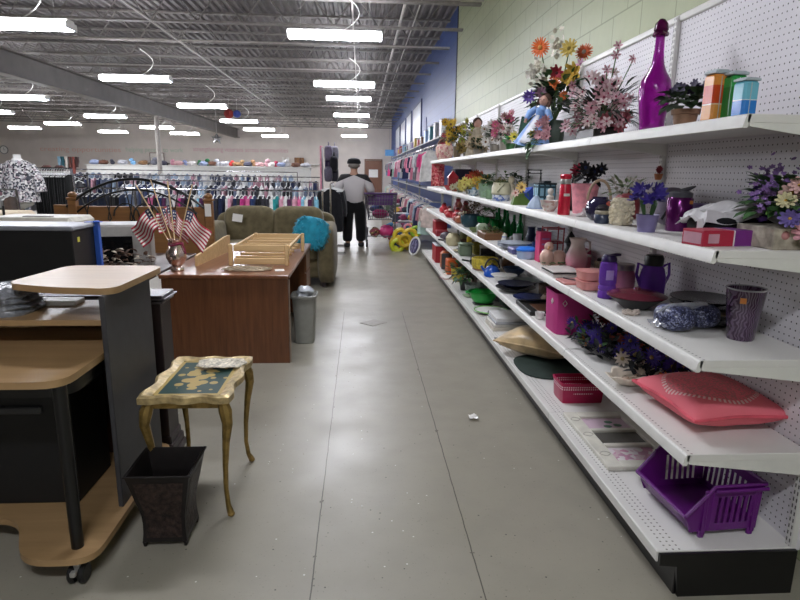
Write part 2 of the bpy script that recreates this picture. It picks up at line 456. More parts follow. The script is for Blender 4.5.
# ------------------------------------------------------------------ helpers that need world coordinates
def off(m, root):
    l = root.location; m.v = [(x-l.x, y-l.y, z-l.z) for x, y, z in m.v]; return m
def rounded(pts, r=.03, n=4):
    """round the corners of a 2-D outline"""
    out = []; L = len(pts)
    for i in range(L):
        p0, p, p1 = (Vector(pts[(i+k) % L]) for k in (-1, 0, 1))
        a = (p0-p); b = (p1-p); q = min(r, a.length*.45, b.length*.45)
        s, e = p+a.normalized()*q, p+b.normalized()*q
        for k in range(n+1):
            t = k/n; out.append(tuple((1-t)**2*s+2*t*(1-t)*p+t*t*e))
    return out
def skin(nodes, edges, sub=2, root=0):
    me = bpy.data.meshes.new('tmp'); me.from_pydata([n[:3] for n in nodes], edges, [])
    o = bpy.data.objects.new('tmp', me); COL.objects.link(o)
    md = o.modifiers.new('s', 'SKIN'); md.use_smooth_shade = True
    for i, n in enumerate(nodes):
        r = n[3]; v = me.skin_vertices[0].data[i]; v.radius = (r, n[4] if len(n) > 4 else r); v.use_root = (i == root)
    sb = o.modifiers.new('u', 'SUBSURF'); sb.levels = sub; sb.render_levels = sub
    dg = bpy.context.evaluated_depsgraph_get()
    res = bpy.data.meshes.new_from_object(o.evaluated_get(dg))
    bpy.data.objects.remove(o)
    res.shade_smooth(); return res
def meshobj(name, me, m, parent):
    me.materials.clear(); me.materials.append(m); o = bpy.data.objects.new(name, me); COL.objects.link(o); o.parent = parent; return o

# ------------------------------------------------------------------ gondola shelving along the right wall
PEG = peg_mat('white pegboard', '#dcd9dc')
PERF = peg_mat('punched steel shelf', '#dbd9d4', 'xy', 1.03, 1.10)
SLOT = NT('slotted upright', .4); _x, _y, _zz = SLOT.xyz()
SLOT.base(SLOT.mix(SLOT.math('MULTIPLY', SLOT.math('LESS_THAN', SLOT.math('ABSOLUTE', SLOT.math('SUBTRACT', SLOT.math('FRACT', SLOT.math('DIVIDE', _zz, .0254)), .5)), .28),
    SLOT.math('LESS_THAN', SLOT.math('ABSOLUTE', SLOT.math('SUBTRACT', SLOT.math('ABSOLUTE', _y), .007)), .003)), lin('#d3d2cd'), lin('#55534f')))
BAY0 = [1.70, 2.88, 4.10, 5.32, 6.54, 7.76, 8.98, 9.60]
SH = ((.525, 1.07), (.85, 1.072), (1.20, 1.076), (1.60, 1.12))
BLAB = ['nearest white shelving bay with the pink cushion and purple bin', 'white shelving bay with the magenta bin and gold pillow', 'white shelving bay with the dark plates and white paper stack',
        'white shelving bay with the green colander at the bottom', 'white shelving bay with the sage box and dark flower pot', 'white shelving bay with the red box at the bottom', 'farthest narrow white shelving bay with red things']
def bracket(y, z, x0):
    m = MB(); m.add([(x0+.01, y-.004, z-.035), (1.5, y-.004, z-.085), (1.5, y-.004, z-.001), (x0+.01, y-.004, z-.001), (x0+.01, y+.004, z-.035), (1.5, y+.004, z-.085), (1.5, y+.004, z-.001), (x0+.01, y+.004, z-.001)],
        [(0, 1, 2, 3), (7, 6, 5, 4), (0, 4, 5, 1), (1, 5, 6, 2), (2, 6, 7, 3), (3, 7, 4, 0)]); return m
for i in range(7):
    y0, y1 = BAY0[i], BAY0[i+1]; L = y1-y0
    t = thing('shelving_bay', BLAB[i], 'shelf', (0, y0, 0), 0, 'white gondola shelving bays along the right wall')
    m = MB(); m.box((1.51, L/2, 1.145), (.014, L-.002, 1.97), 0); m.build('pegboard', PEG, t, smooth=False)
    m = MB(); m.box((1.508, L/2, 2.145), (.03, L-.002, .035), .006); m.build('top_rail', WHITE, t)
    for yy in ([0] if i else [.006]) + ([L] if i == 6 else []):
        m = MB(); m.box((0, 0, 1.075), (.03, .03, 2.15), .003); o = m.build('upright', SLOT.m, t); o.location = (1.498, yy+.012, 0)
        m = MB(); m.box((1.575, yy+.012, 1.0), (.1, .02, 2.0), 0)
    m = MB(); m.box((1.257, L/2, .155), (.494, L-.004, .03), .002); o = m.build('deck', PERF, t, smooth=False)
    m = MB(); m.box((1.012, L/2, .150), (.012, L-.004, .042), .004); m.build('front_edge', WHITE, o)
    m = MB(); m.box((1.085, L/2, .0695), (.012, L-.003, .139), .002); m.build('kick_plate', BLKMET, t)
    for z, x0 in SH:
        m = MB(); m.box(((x0+1.497)/2, L/2, z-.013), (1.497-x0, L-.006, .026), .002); s = m.build('shelf', PERF, t, smooth=False)
        m = MB(); m.prism(rounded([(x0-.012, z-.040), (x0+.004, z-.040), (x0+.012, z-.002), (x0+.006, z+.001), (x0-.004, z-.004)], .004, 2), 0, L-.006, Matrix(((1, 0, 0, 0), (0, 0, 1, .003), (0, 1, 0, 0), (0, 0, 0, 1)))); m.build('price_rail', WHITE, s)
        for yy in (.008, L-.008): bracket(yy, z, x0).build('bracket', WHITE, s)
    if i == 0:
        m = MB(); pr = [(1.012, .166), (1.012, .125), (1.075, .118), (1.09, 0), (1.50, 0), (1.50, .166)]
        m.prism(pr[::-1], -.012, 0, Matrix(((1, 0, 0, 0), (0, 0, 1, 0), (0, 1, 0, 0), (0, 0, 0, 1)))); m.build('end_panel', BLKMET, t)

# ------------------------------------------------------------------ computer workstation, front left
MAPLE = wood_mat('pale maple laminate', '#967852', '#a98a62', 'x', .38, 5)
CHAR = mat('charcoal laminate', '#37373a', .5, noise=.06)
t = thing('computer_desk', 'maple and charcoal computer desk on casters with raised top shelf', 'desk', (-1.2, 2.2, 0))
def slab(out, z0, z1, nm, mt, root=t, r=.04):
    m = MB(); m.prism(rounded(out, r, 5), z0, z1); return off(m, root).build(nm, mt, root, ang=30)
slab([(-.915, 1.83), (-.915, 2.72), (-1.76, 2.72), (-1.76, 1.83), (-1.62, 1.83), (-1.52, 2.09), (-1.30, 2.09), (-1.16, 1.83)], .086, .11, 'base_platform', MAPLE, r=.09)
slab([(-.965, 1.86), (-.965, 2.56), (-1.76, 2.56), (-1.76, 1.86)], .715, .74, 'work_surface', MAPLE, r=.09)
slab([(-.957, 2.24), (-.957, 2.60), (-1.76, 2.60), (-1.76, 2.24)], .828, .85, 'monitor_shelf', MAPLE, r=.006)
slab([(-1.36, 2.29), (-1.16, 2.21), (-.91, 2.175), (-.90, 2.72), (-1.32, 2.72)], .96, .985, 'top_shelf', MAPLE, r=.07)
m = MB(); m.box((-.946, 2.385, .535), (.02, .47, .85), .003); off(m, t).build('side_panel', CHAR, t)
m = MB(); m.box((-1.36, 2.62, .475), (.81, .018, .72), .002); off(m, t).build('back_panel', wood_mat('brown hardboard', '#3a2318', '#4b2e1f', 'z'), t)
m = MB(); m.tube([(-1.0, 1.905, .11), (-1.0, 1.905, .2), (-1.0, 1.905, .715)], [.021, .021, .023], 14); off(m, t).build('post', BLKMET, t)
m = MB(); m.prism(rounded([(-.985, 1.94), (-.985, 2.3), (-1.74, 2.3), (-1.74, 1.94)], .1, 5), .655, .714); off(m, t).build('keyboard_tray', BLACK, t)
for x, y in ((-.985, 1.865), (-1.69, 1.89), (-.985, 2.65), (-1.69, 2.65)):
    m = MB()
    for s_ in (-.018, .018):
        m.lathe([(.0, -.011), (.030, -.011), (.034, -.006), (.034, .006), (.030, .011), (0, .011)], 18, T=Matrix.Translation((x+s_, y, .034)) @ Matrix.Rotation(PI/2, 4, 'Y'))
    c = off(m, t).build('caster', BLACK, t)
    m = MB(); m.box((x, y, .062), (.022, .03, .046), .004); m.box((x-.003, y-.032, .052), (.02, .02, .02), .004); off(m, t).build('fork', GALV, c)
t = thing('computer_tower', 'black computer cabinet with grey bar under the maple desk', 'computer', (-1.42, 2.34, .11))
m = MB(); m.box((0, 0, .255), (.6, .30, .51), .006); m.build('case', mat('matt black case', '#0b0b0c', .6), t)
m = MB(); m.box((-.03, -.158, .40), (.46, .02, .03), .005); m.build('bar', mat('dark grey trim', '#3a3b3d', .45), t)
t = thing('storage_bag', 'grey quilted storage bag wrapped in plastic on the maple desk', 'bag', (-1.51, 2.40, .85))
m = MB(); m.grid(lambda u, v: ((.20+.016*math.sin(9*PI*v))*math.copysign(abs(math.cos(2*PI*u))**.5, math.cos(2*PI*u))*(1-.25*v**3), .13*math.copysign(abs(math.sin(2*PI*u))**.5, math.sin(2*PI*u))*(1-.3*v**3), .105*v+.006*math.sin(14*PI*u)*v), 28, 10, wrap=True)
m.add([m.v[i] for i in range(len(m.v)-28, len(m.v))], [tuple(range(28))]); m.build('cover', mat('grey crinkled plastic', '#7c7f84', .25, noise=.25, scale=22, bump=.9), t)
m = MB(); m.box((.12, -.135, .075), (.036, .004, .05), .001); m.build('price_tag', mat('pink tag', '#d8b8ae', .7), t)
m = MB(); m.box((.122, -.138, .072), (.022, .001, .02), 0); m.build('tag_print', mat('red print', '#b8564c', .7), t)
m = MB(); m.box((0, 0, .01), (.2, .09, .02), .003); tag(m.build('keyboard', PLASTW), 'white flat keyboard lying under the maple top shelf', 'keyboard', loc=(-1.3, 2.53, .85))

# ------------------------------------------------------------------ dark cabinet, gold table, dark basket
ESP = wood_mat('espresso wood', '#221a1b', '#2d2324', 'z', .4)
t = thing('low_cabinet', 'dark espresso cabinet with pale moulded top behind the maple desk', 'cabinet', (-1.25, 2.8, 0))
m = MB(); m.box((-1.24, 2.815, .41), (.6, .15, .78), .003); off(m, t).build('body', ESP, t)
m = MB(); m.box((-1.24, 2.815, .806), (.63, .17, .012), .004); m.box((-1.24, 2.815, .824), (.66, .19, .01), .003); m.box((-1.24, 2.815, .835), (.63, .18, .012), .004); off(m, t).build('top', mat('dark grey satin moulding', '#4d484b', .3), t)
m = MB()
for k, w_ in enumerate((.05, .035, .015)): m.box((-1.24, 2.815, .03+.04*k), (.6+w_, .15+w_, .042), .006)
off(m, t).build('base_moulding', ESP, t)

GOLD = mat('aged gold leaf', '#8d7440', .38, .55, noise=.22, scale=24, bump=.3)
GOLDL = mat('pale worn gold', '#b39e70', .4, .35, noise=.2, scale=30, bump=.3)
t = thing('side_table', 'small gold scrolled side table with green painted top', 'table', (-.70, 2.48, 0))
def scal(hx, hy, amp, n):
    o = []
    for k in range(4*n):
        e, s_ = divmod(k, n); u = s_/n*2-1
        w_ = amp*(math.cos(u*PI*2.5)-.2)*(1-abs(u)**6)
        o.append([(u*hx, -hy-w_), (hx+w_, u*hy), (-u*hx, hy+w_), (-hx-w_, -u*hy)][e])
    return o
ou = scal(.178, .262, .010, 20); inn = scal(.134, .218, .002, 20); n = len(ou)
m = MB(); m.prism(rounded([(-.135, -.215), (.135, -.215), (.135, .215), (-.135, .215)], .02, 3), .515, .532)
m.v += []; o0 = MB()
vs = [(x, y, .512) for x, y in ou]+[(x*1.0, y*1.0, .538) for x, y in ou]+[(x*.93, y*.95, .545) for x, y in ou]+[(x, y, .533) for x, y in inn]+[(x, y, .515) for x, y in inn]
o0.add(vs, [(k*n+i, k*n+(i+1) % n, (k+1)*n+(i+1) % n, (k+1)*n+i) for k in range(4) for i in range(n)]+[(4*n+i, 4*n+(i+1) % n, (i+1) % n, i) for i in range(n)])
o0.build('scrolled_rim', GOLDL, t)
GP = NT('green panel with gold flowers', .4)
def _gp():
    k = GP; x, y, z = k.xyz(); r2 = k.math('ADD', k.math('MULTIPLY', k.math('MULTIPLY', x, x), 180), k.math('MULTIPLY', k.math('MULTIPLY', y, y), 60))
    v = k.n('ShaderNodeTexVoronoi'); v.inputs['Scale'].default_value = 24; k.l(k.tc.outputs['Object'], v.inputs['Vector'])
    h = k.math('LESS_THAN', k.math('ADD', v.outputs['Distance'], k.math('MULTIPLY', r2, .20)), .72)
    ex = k.math('GREATER_THAN', k.math('ABSOLUTE', y), .198); ex2 = k.math('GREATER_THAN', k.math('ABSOLUTE', x), .118)
    g = k.math('MAXIMUM', h, k.math('MAXIMUM', ex, ex2))
    k.base(k.mix(g, lin('#23433f'), lin('#b59c5c')))
_gp(); m.build('painted_panel', GP.m, t)
m = MB()
for s_ in (-1, 1):
    m.box((s_*.145, 0, .497), (.014, .42, .034), .004); m.box((0, s_*.225, .497), (.29, .014, .034), .004)
m.build('apron', GOLD, t)
for sx in (-1, 1):
    for sy in (-1, 1):
        dx, dy = sx*.7, sy*.7; m = MB()
        P = [(0, .515, .020), (.020, .47, .027), (.030, .42, .021), (.012, .33, .015), (-.002, .22, .0115), (-.006, .12, .010), (.004, .05, .0105), (.018, .02, .014), (.030, .006, .010)]
        m.tube([(sx*.142+dx*a, sy*.222+dy*a, z) for a, z, r in P], [r for a, z, r in P], 9); m.sphere((sx*.142+dx*.022, sy*.222+dy*.022, .012), (.016, .016, .012), 8, 5)
        m.build('leg', GOLD, t)
m = MB(); m.grid(lambda u, v: (.11*v*math.cos(2*PI*u)*(1+.06*math.cos(18*PI*u)*v), .075*v*math.sin(2*PI*u)*(1+.06*math.cos(18*PI*u)*v), .004*math.sin(6*PI*u)*v+.003), 40, 5, wrap=True)
tag(m.build('lace_doily', mat('cream lace', '#c8c0ae', .8, noise=.3, scale=70), thick=.003), 'cream lace doily lying on the gold side table', 'doily', loc=(-.64, 2.62, .545))

t = thing('waste_basket', 'dark bronze flared square waste basket with small feet', 'basket', (-.75, 2.13, 0))
DB = mat('dark bronze sheet', '#1b1716', .4, .3, noise=.1); HAM = mat('mottled bronze panel', '#2c201c', .5, .2, noise=.4, scale=55, bump=.4)
def flare(k): return .083-.012*math.sin(min(1, k*1.5)*PI)*.6+.034*k**2
m = MB(); prof = [(flare(k/8), .022+.29*k/8) for k in range(9)]
Mq = Matrix.Rotation(PI/4, 4, 'Z')
m.lathe([(r*1.414, z) for r, z in prof]+[((prof[-1][0]-.006)*1.414, prof[-1][1])]+[((r-.006)*1.414, z+.004) for r, z in prof[::-1]], 4, T=Mq); m.build('body', DB, t, ang=60)
for a in range(4):
    m = MB()
    def f(u, v):
        k = v*.84+.06; r = flare(k)+.0015; w_ = r*.82*(2*u-1); return (w_, -r, .022+.29*k)
    m.grid(f, 2, 8, T=Matrix.Rotation(a*PI/2, 4, 'Z')); m.build('side_panel', HAM, t)
m = MB()
r = flare(1)+.002; c4 = [(-r, -r, .312), (r, -r, .312), (r, r, .312), (-r, r, .312)]; m.tube(c4, .004, 6, closed=True)
m.build('rim', DB, t)
for sx in (-1, 1):
    for sy in (-1, 1):
        m = MB(); m.box((sx*.076, sy*.076, .012), (.018, .018, .024), .004, taper=.7); m.build('foot', DB, t)

# ------------------------------------------------------------------ brown office desk
BRN = wood_mat('brown oak laminate', '#5c361f', '#7b4d2e', 'z', .38, 7, coat=.15); BRNT = wood_mat('brown oak top', '#6b4129', '#85553a', 'y', .3, 7, coat=.3)
t = thing('office_desk', 'long brown wooden office desk seen from its end', 'desk', (-.987, 5.2, 0))
m = MB(); m.box((-.987, 5.2, .66), (.93, 1.93, .03), .006); off(m, t).build('desk_top', BRNT, t)
m = MB(); m.box((-.987, 4.265, .3225), (.905, .022, .645), .002); off(m, t).build('end_panel', BRN, t)
m = MB(); m.box((-.987, 6.135, .3225), (.905, .022, .645), .002); off(m, t).build('end_panel', BRN, t)
m = MB(); m.box((-1.40, 5.2, .36), (.02, 1.84, .55), .002); off(m, t).build('modesty_panel', BRN, t)
for y0 in (5.72, ):
    m = MB(); m.box((-.95, y0+.2, .34), (.8, .40, .60), .003); p_ = off(m, t).build('pedestal', BRN, t)
    for k in range(3):
        m = MB(); m.box((-.543, y0+.2, .15+.19*k), (.014, .38, .175), .003); d = off(m, t).build('drawer', BRN, p_)
m = MB(); m.box((-.527, 4.265, .3225), (.006, .018, .63), .002); off(m, t).build('edge_highlight', mat('painted edge highlight', '#a08c7c', .4), t)  # thin pale strip paints the highlight along the end panel's edge
# copper vase with flags
COP = mat('copper silver vase', '#dcc6bb', .2, .9, noise=.05)
t = thing('flag_vase', 'shiny copper vase holding the small flags on the brown desk', 'vase', (-1.37, 4.42, .675))
m = MB(); m.lathe([(.045, 0), (.05, .008), (.045, .02), (.03, .032), (.055, .06), (.075, .10), (.072, .14), (.05, .185), (.042, .205), (.055, .232), (.058, .236), (.05, .23), (.037, .2), (.04, .18), (.02, .1)], 28)
m.build('body', COP, t)
m = MB(); m.tube([(.05*math.cos(a*PI/8), .05*math.sin(a*PI/8), .2+.006*math.sin(a)) for a in range(16)], .007, 6, closed=True); m.tube([(.05, -.01, .2), (.07, -.02, .16), (.075, -.02, .13)], .006, 6); m.build('red_ribbon', cloth('#7c2340'), t)
FR, FW, FB = mat('flag red', '#a3263c', .7), mat('flag white', '#dcd5cd', .7), mat('flag blue', '#232a4c', .7)
WOODP = mat('pale stick', '#c9ad83', .6)
def flag(tip, fl, w_, hang, label, flip):
    """staff from the vase mouth to tip; cloth starts fl below the tip"""
    b = Vector((-1.37, 4.42, .80)); tp = Vector(tip); d = (tp-b).normalized()
    t = thing('small_flag', label, 'flag', b, 0, 'small stick flags in the copper vase')
    m = MB(); m.tube([(0, 0, 0), tp-b], .0042, 6); m.build('staff', WOODP, t)
    m = MB(); H = .16; s0 = tp-b-d*fl; nx, ny = 18, 13; side = Vector((flip, .15, 0))
    def f(u, v):
        p = s0-d*H*v; q = side*w_*u*(1-.15*v)+Vector((0, .022*math.sin(u*9+v*2), -hang*u**1.25+.012*math.sin(u*7)))
        return p+q
    o = len(m.v); m.v += [tuple(f(i/nx, j/ny)) for j in range(ny+1) for i in range(nx+1)]
    for j in range(ny):
        for i in range(nx):
            m.f.append((j*(nx+1)+i, j*(nx+1)+i+1, (j+1)*(nx+1)+i+1, (j+1)*(nx+1)+i))
            cant = i < 5 and j < 6
            m.m.append((1 if (i % 2 == 1 and j % 2 == 1) else 2) if cant else (0 if j % 2 == 0 else 1))
    m.build('cloth', [FR, FW, FB], t, thick=.0012)
flag((-1.66, 4.52, 1.30), .20, .16, .16, 'striped flag drooping lowest to the left of the copper vase', -1)
flag((-1.585, 4.62, 1.335), .24, .12, .10, 'striped flag on the second stick from the left', 1)
flag((-1.475, 4.66, 1.325), .20, .12, .07, 'striped flag on the middle stick, partly behind the others', -1)
flag((-1.44, 4.56, 1.325), .22, .12, .10, 'striped flag on the upright stick just right of middle', 1)
flag((-1.245, 4.50, 1.31), .20, .17, .17, 'striped flag drooping to the right of the copper vase', 1)
PINE = wood_mat('raw pine', '#c09d6c', '#d8b987', 'x', .55)
t = thing('pine_rack', 'raw pine spindle rack lying on the brown desk', 'rack', (-.86, 5.0, .675))
m = MB(); T_ = Matrix.Translation((-.42, -.36, 0)) @ Matrix.Rotation(rad(86), 4, 'Z'); m.add([(0, 0, 0), (.9, 0, 0), (.9, 0, .15), (.78, 0, .15), (0, 0, .08), (0, .02, 0), (.9, .02, 0), (.9, .02, .15), (.78, .02, .15), (0, .02, .08)], [(0, 1, 2, 3, 4), (9, 8, 7, 6, 5), (0, 5, 6, 1), (1, 6, 7, 2), (2, 7, 8, 3), (3, 8, 9, 4), (4, 9, 5, 0)], T_)
m.build('side_board', PINE, t, smooth=False)
for x, y in ((-.17, -.32), (.27, -.32), (-.12, .55), (.31, .55)):
    m = MB(); m.box((x, y, .085), (.032, .032, .17), .005); m.build('post', PINE, t)
for y, z in ((-.32, .14), (-.32, .035), (.55, .14), (.55, .05)):
    m = MB(); m.box((.07, y, z), (.43, .018, .05), .004); m.build('rail', PINE, t)
for k in range(9):
    m = MB(); m.box((.07, -.27+.095*k, .06+.07*(k % 2)), (.42, .018, .022), .004); m.build('slat', PINE, t)
m = MB(); m.box((.29, .115, .145), (.018, .86, .03), .004); m.box((-.14, .115, .145), (.018, .86, .03), .004); m.build('long_rail', PINE, t)
t = thing('wire_trivet', 'flat scrolled metal trivet on the brown desk by the pine rack', 'trivet', (-.86, 4.47, .675))
TRV = mat('tarnished metal', '#b0a088', .4, .5)
m = MB()
for k in range(-2, 3): m.tube([(-.17+.02*abs(k), .04*k, .008), (.17-.02*abs(k), .04*k, .008)], .006, 5)
for k in range(-3, 4): m.tube([(.05*k-.03, -.09+.008*abs(k), .014), (.05*k+.03, .09-.008*abs(k), .014)], .005, 5)
m.build('lattice', TRV, t)
m = MB(); m.tube([(.175*math.cos(a*PI/12), .10*math.sin(a*PI/12), .01) for a in range(24)], .006, 6, closed=True); m.build('rim', TRV, t)
m = MB(); m.box((0, 0, .0008), (.07, .09, .0016), 0); tag(m.build('paper_slip', PAPER), 'small white paper slip on the brown desk beside the trivet', 'paper', loc=(-.62, 4.46, .675), rz=.2)
# grey bin tucked beside the desk
BING = mat('grey bin plastic', '#8d8d86', .4, noise=.03)
t = thing('trash_bin', 'grey plastic trash bin beside the brown desk', 'bin', (-.475, 4.85, 0))
m = MB(); m.lathe([(.075, 0), (.08, .005), (.098, .385), (.108, .39), (.11, .41), (.102, .413), (.092, .39), (.074, .02)], 24, T=Matrix.Scale(1.25, 4, (0, 1, 0)), sq=5); m.build('body', BING, t)
m = MB(); m.sphere((0, 0, 0), (.07, .08, .05), 14, 8, wob=.22); tag(m.build('crumpled_bag', mat('crumpled clear plastic', '#b7bbc0', .2, noise=.2, bump=.6)), 'crumpled clear plastic bag sticking out of the grey bin', 'bag', loc=(-.475, 4.85, .425))

# ------------------------------------------------------------------ behind: low dark table with machines, black cabinet
DKB = wood_mat('dark brown table', '#3a2620', '#4a322a', 'x', .35)
t = thing('dark_table', 'low dark brown table behind the black cabinet', 'table', (-2.3, 4.9, 0))
m = MB(); m.box((-2.3, 4.75, .645), (1.56, 1.5, .03), .005); off(m, t).build('table_top', DKB, t)
for x in (-3.0, -1.56):
    for y in (4.06, 5.44):
        m = MB(); m.box((x, y, .315), (.06, .06, .63), .004); off(m, t).build('leg', DKB, t)
t = thing('black_cabinet', 'black cabinet with grey top and blue tape behind the maple desk', 'cabinet', (-2.06, 3.55, 0))
m = MB(); m.box((-2.0, 3.55, .535), (.76, .30, 1.07), .004); off(m, t).build('body', mat('black cabinet board', '#131314', .5), t)
m = MB(); m.box((-2.0, 3.55, 1.083), (.78, .32, .026), .006); off(m, t).build('top', mat('grey top board', '#8f9198', .4), t)
m = MB(); m.box((-1.605, 3.685, .955), (.03, .034, .30), .003); m.box((-1.62, 3.68, 1.098), (.09, .05, .004), .001); off(m, t).build('blue_tape', mat('blue tape', '#2c58b4', .5), t)
m = MB(); m.box((-1.619, 3.47, 1.015), (.003, .025, .028), 0); off(m, t).build('yellow_sticker', mat('yellow sticker', '#d6cf55', .5), t)
t = thing('cream_machine', 'cream plastic office machine, only its top seen over the black cabinet', 'machine', (-2.4, 4.6, .66))
m = MB(); m.box((0, 0, .2), (.62, .4, .4), .03); m.build('case', mat('cream plastic', '#c9c4b6', .45), t)
m = MB(); m.box((.03, -.1, .402), (.2, .05, .01), .003); m.build('slot', mat('grey slot', '#8a877f', .5), t)
t = thing('old_television', 'grey boxy television with a dark screen beside the flags', 'television', (-1.86, 4.72, .66), rad(14))
m = MB(); m.box((0, 0, .17), (.42, .36, .34), .015); m.build('case', mat('warm grey case', '#a5a29d', .45), t)
m = MB(); m.box((-.05, -.18, .155), (.27, .012, .2), .004); m.build('screen', mat('dark screen', '#0d0e10', .15), t)
m = MB(); m.box((.12, -.183, .29), (.06, .008, .02), .003); m.build('badge', BLACK, t)
t = thing('dried_leaf_garland', 'brown and cream dried leaf garland on the dark table', 'garland', (-1.72, 4.3, .66))
for nm, c_, nn in (('brown_leaves', '#5a4030', 80), ('cream_leaves', '#c9bba9', 26)):
    m = MB()
    for k in range(nn):
        x = R.uniform(-.24, .22); m.leaf((x, R.uniform(-.06, .06), R.uniform(.02, .15+.05*math.cos(x*8))), (R.uniform(-1, 1), R.uniform(-1, 1), R.uniform(-.1, .8)), R.uniform(.05, .09), .03)
    m.build(nm, mat('dried '+nm, c_, .7, noise=.2), t, thick=.002)
m = MB(); m.box((0, 0, .001), (.14, .08, .002), 0); tag(m.build('paper_sheet', PAPER), 'white paper sheet on the dark table below the leaf garland', 'paper', loc=(-1.62, 4.1, .66), rz=.1)

# iron and pine bed head
t = thing('bed_headboard', 'pine bed headboard with black iron arches behind the flags', 'headboard', (-2.42, 6.35, 0))
PINE2 = wood_mat('honey pine', '#7a5230', '#94693c', 'x', .45)
for x, h in ((-2.98, 1.13), (-1.60, 1.13)):
    m = MB(); m.box((x, 6.35, h/2-.02), (.085, .075, h-.04), .008); m.box((x, 6.35, h-.025), (.10, .09, .03), .008); m.sphere((x, 6.35, h+.01), (.045, .045, .035), 12, 8); off(m, t).build('post', PINE2, t)
m = MB(); m.box((-2.29, 6.35, .72), (1.34, .03, .62), .006); off(m, t).build('panel', PINE2, t)
m = MB(); m.box((-3.10, 6.36, .97), (.16, .03, .14), .006); off(m, t).build('side_piece', PINE2, t)
m = MB()
def arch(x0, x1, z0, zp, pw=2.): return [(x0+(x1-x0)*k/20, 6.33, z0+(zp-z0)*(1-abs(2*k/20-1)**pw)) for k in range(21)]
m.tube(arch(-3.04, -1.64, 1.02, 1.31), .014, 8); m.tube(arch(-2.95, -1.72, .96, 1.20), .010, 8)
for k in range(-5, 6):
    x = -2.34+k*.11; zt = 1.02+.29*(1-(abs(k*.11)/.7)**2)
    m.tube([(x, 6.33, .78), (x+.07*(1 if k % 2 else -1), 6.33, .9), (x, 6.33, zt)], .006, 6)
for k in (-1, 1):
    m.tube([(-2.34+k*(.1+.13*math.cos(a*.45)), 6.325, .93+.13*math.sin(a*.45)) for a in range(14)], .008, 6)
off(m, t).build('iron_arches', BLKMET, t)
m = MB(); m.box((-1.60, 6.305, 1.0), (.065, .003, .13), .001); off(m, t).build('price_tag', PAPER, t)
# small white card on sofa handled below ; daybed corner at the very left
t = thing('metal_daybed', 'dark metal daybed with cream mattress at the far left', 'daybed', (-3.9, 6.1, 0))
m = MB(); m.box((-3.95, 6.1, .88), (1.2, .6, .2), .05); off(m, t).build('mattress', mat('cream ticking', '#b9a98e', .8), t)
for z in (.74, 1.03): 
    m = MB(); m.tube([(-4.55, 5.76, z), (-3.33, 5.76, z)], .01, 6); off(m, t).build('rail', BLKMET, t)
for x in (-4.5, -4.1, -3.72, -3.34):
    m = MB(); m.tube([(x, 5.76, 0), (x, 5.76, 1.06)], .011, 6); off(m, t).build('rail_post', BLKMET, t)
for x in (-4.5, -3.38):
    m = MB(); m.box((x, 6.38, .39), (.04, .04, .78), .004); off(m, t).build('leg', BLKMET, t)

# ------------------------------------------------------------------ sofa and cushion
OLV = cloth('#665d45', 'olive upholstery'); 
t = thing('sofa', 'olive green two seat sofa facing the viewer', 'sofa', (-1.15, 7.65, 0))
def cush(hx, hy, hz, pw=6, wob=.0):
    def f(u, v):
        a, b = 2*PI*u, PI*(v-.5)
        sg = lambda q, e: math.copysign(abs(q)**e, q)
        e = 2/pw
        return (hx*sg(math.cos(b), e)*sg(math.cos(a), e)+wob*math.sin(7*a), hy*sg(math.cos(b), e)*sg(math.sin(a), e), hz*sg(math.sin(b), e*1.3))
    return f
def cushion(c, h, nm, mt, root, pw=6, wob=.0, rx=0.):
    m = MB(); m.grid(cush(*h, pw, wob), 32, 16, T=Matrix.Translation(c) @ Matrix.Rotation(rx, 4, 'X'), wrap=True)
    return off(m, root).build(nm, mt, root, ang=70)
cushion((-1.15, 7.72, .235), (.80, .48, .135), 'base', OLV, t, 10)
for x in (-1.88, -.43): cushion((x, 7.62, .40), (.115, .52, .37), 'arm', OLV, t, 5)
for x in (-1.475, -.835):
    cushion((x, 7.55, .43), (.325, .40, .09), 'seat_cushion', OLV, t, 7)
    cushion((x, 8.0, .70), (.335, .13, .25), 'back_cushion', OLV, t, 5, .004, rad(-10))
cushion((-1.15, 8.16, .50), (.80, .10, .38), 'backrest', OLV, t, 8)
for x in (-1.85, -.46):
    for y in (7.25, 8.12): m = MB(); m.box((x, y, .05), (.06, .06, .1), .01, taper=.8); off(m, t).build('foot', ESP, t)
t = thing('blue_cushion', 'turquoise shaggy cushion leaning on the sofa arm', 'cushion', (-.60, 7.14, .69))
TQ = cloth('#2b93ad', 'turquoise shag', .9)
m = MB(); m.grid(cush(.21, .085, .19, 3.2), 28, 16, wrap=True); o = m.build('cover', TQ, t, ang=80)
m = MB()
for k in range(260):
    u, v = R.random(), R.uniform(.12, .88); p = Vector(cush(.21, .085, .19, 3.2)(u, v)); d = Vector((p.x*.6, p.y*4, p.z*.6)).normalized()
    m.leaf(p, d+Vector((R.uniform(-.8, .8), R.uniform(-.5, .5), -.7)), .03, .016)
m.build('tufts', TQ, t, thick=.003)['kind'] = 'stuff'
t.rotation_euler = (rad(-20), rad(10), rad(-12))
m = MB(); m.box((0, 0, 0), (.13, .003, .10), .0005); o = m.build('price_sheet', PAPER); tag(o, 'white price sheet pinned on the sofa back', 'paper', loc=(-1.62, 7.862, .80)); o.rotation_euler = (rad(-10), rad(8), 0)

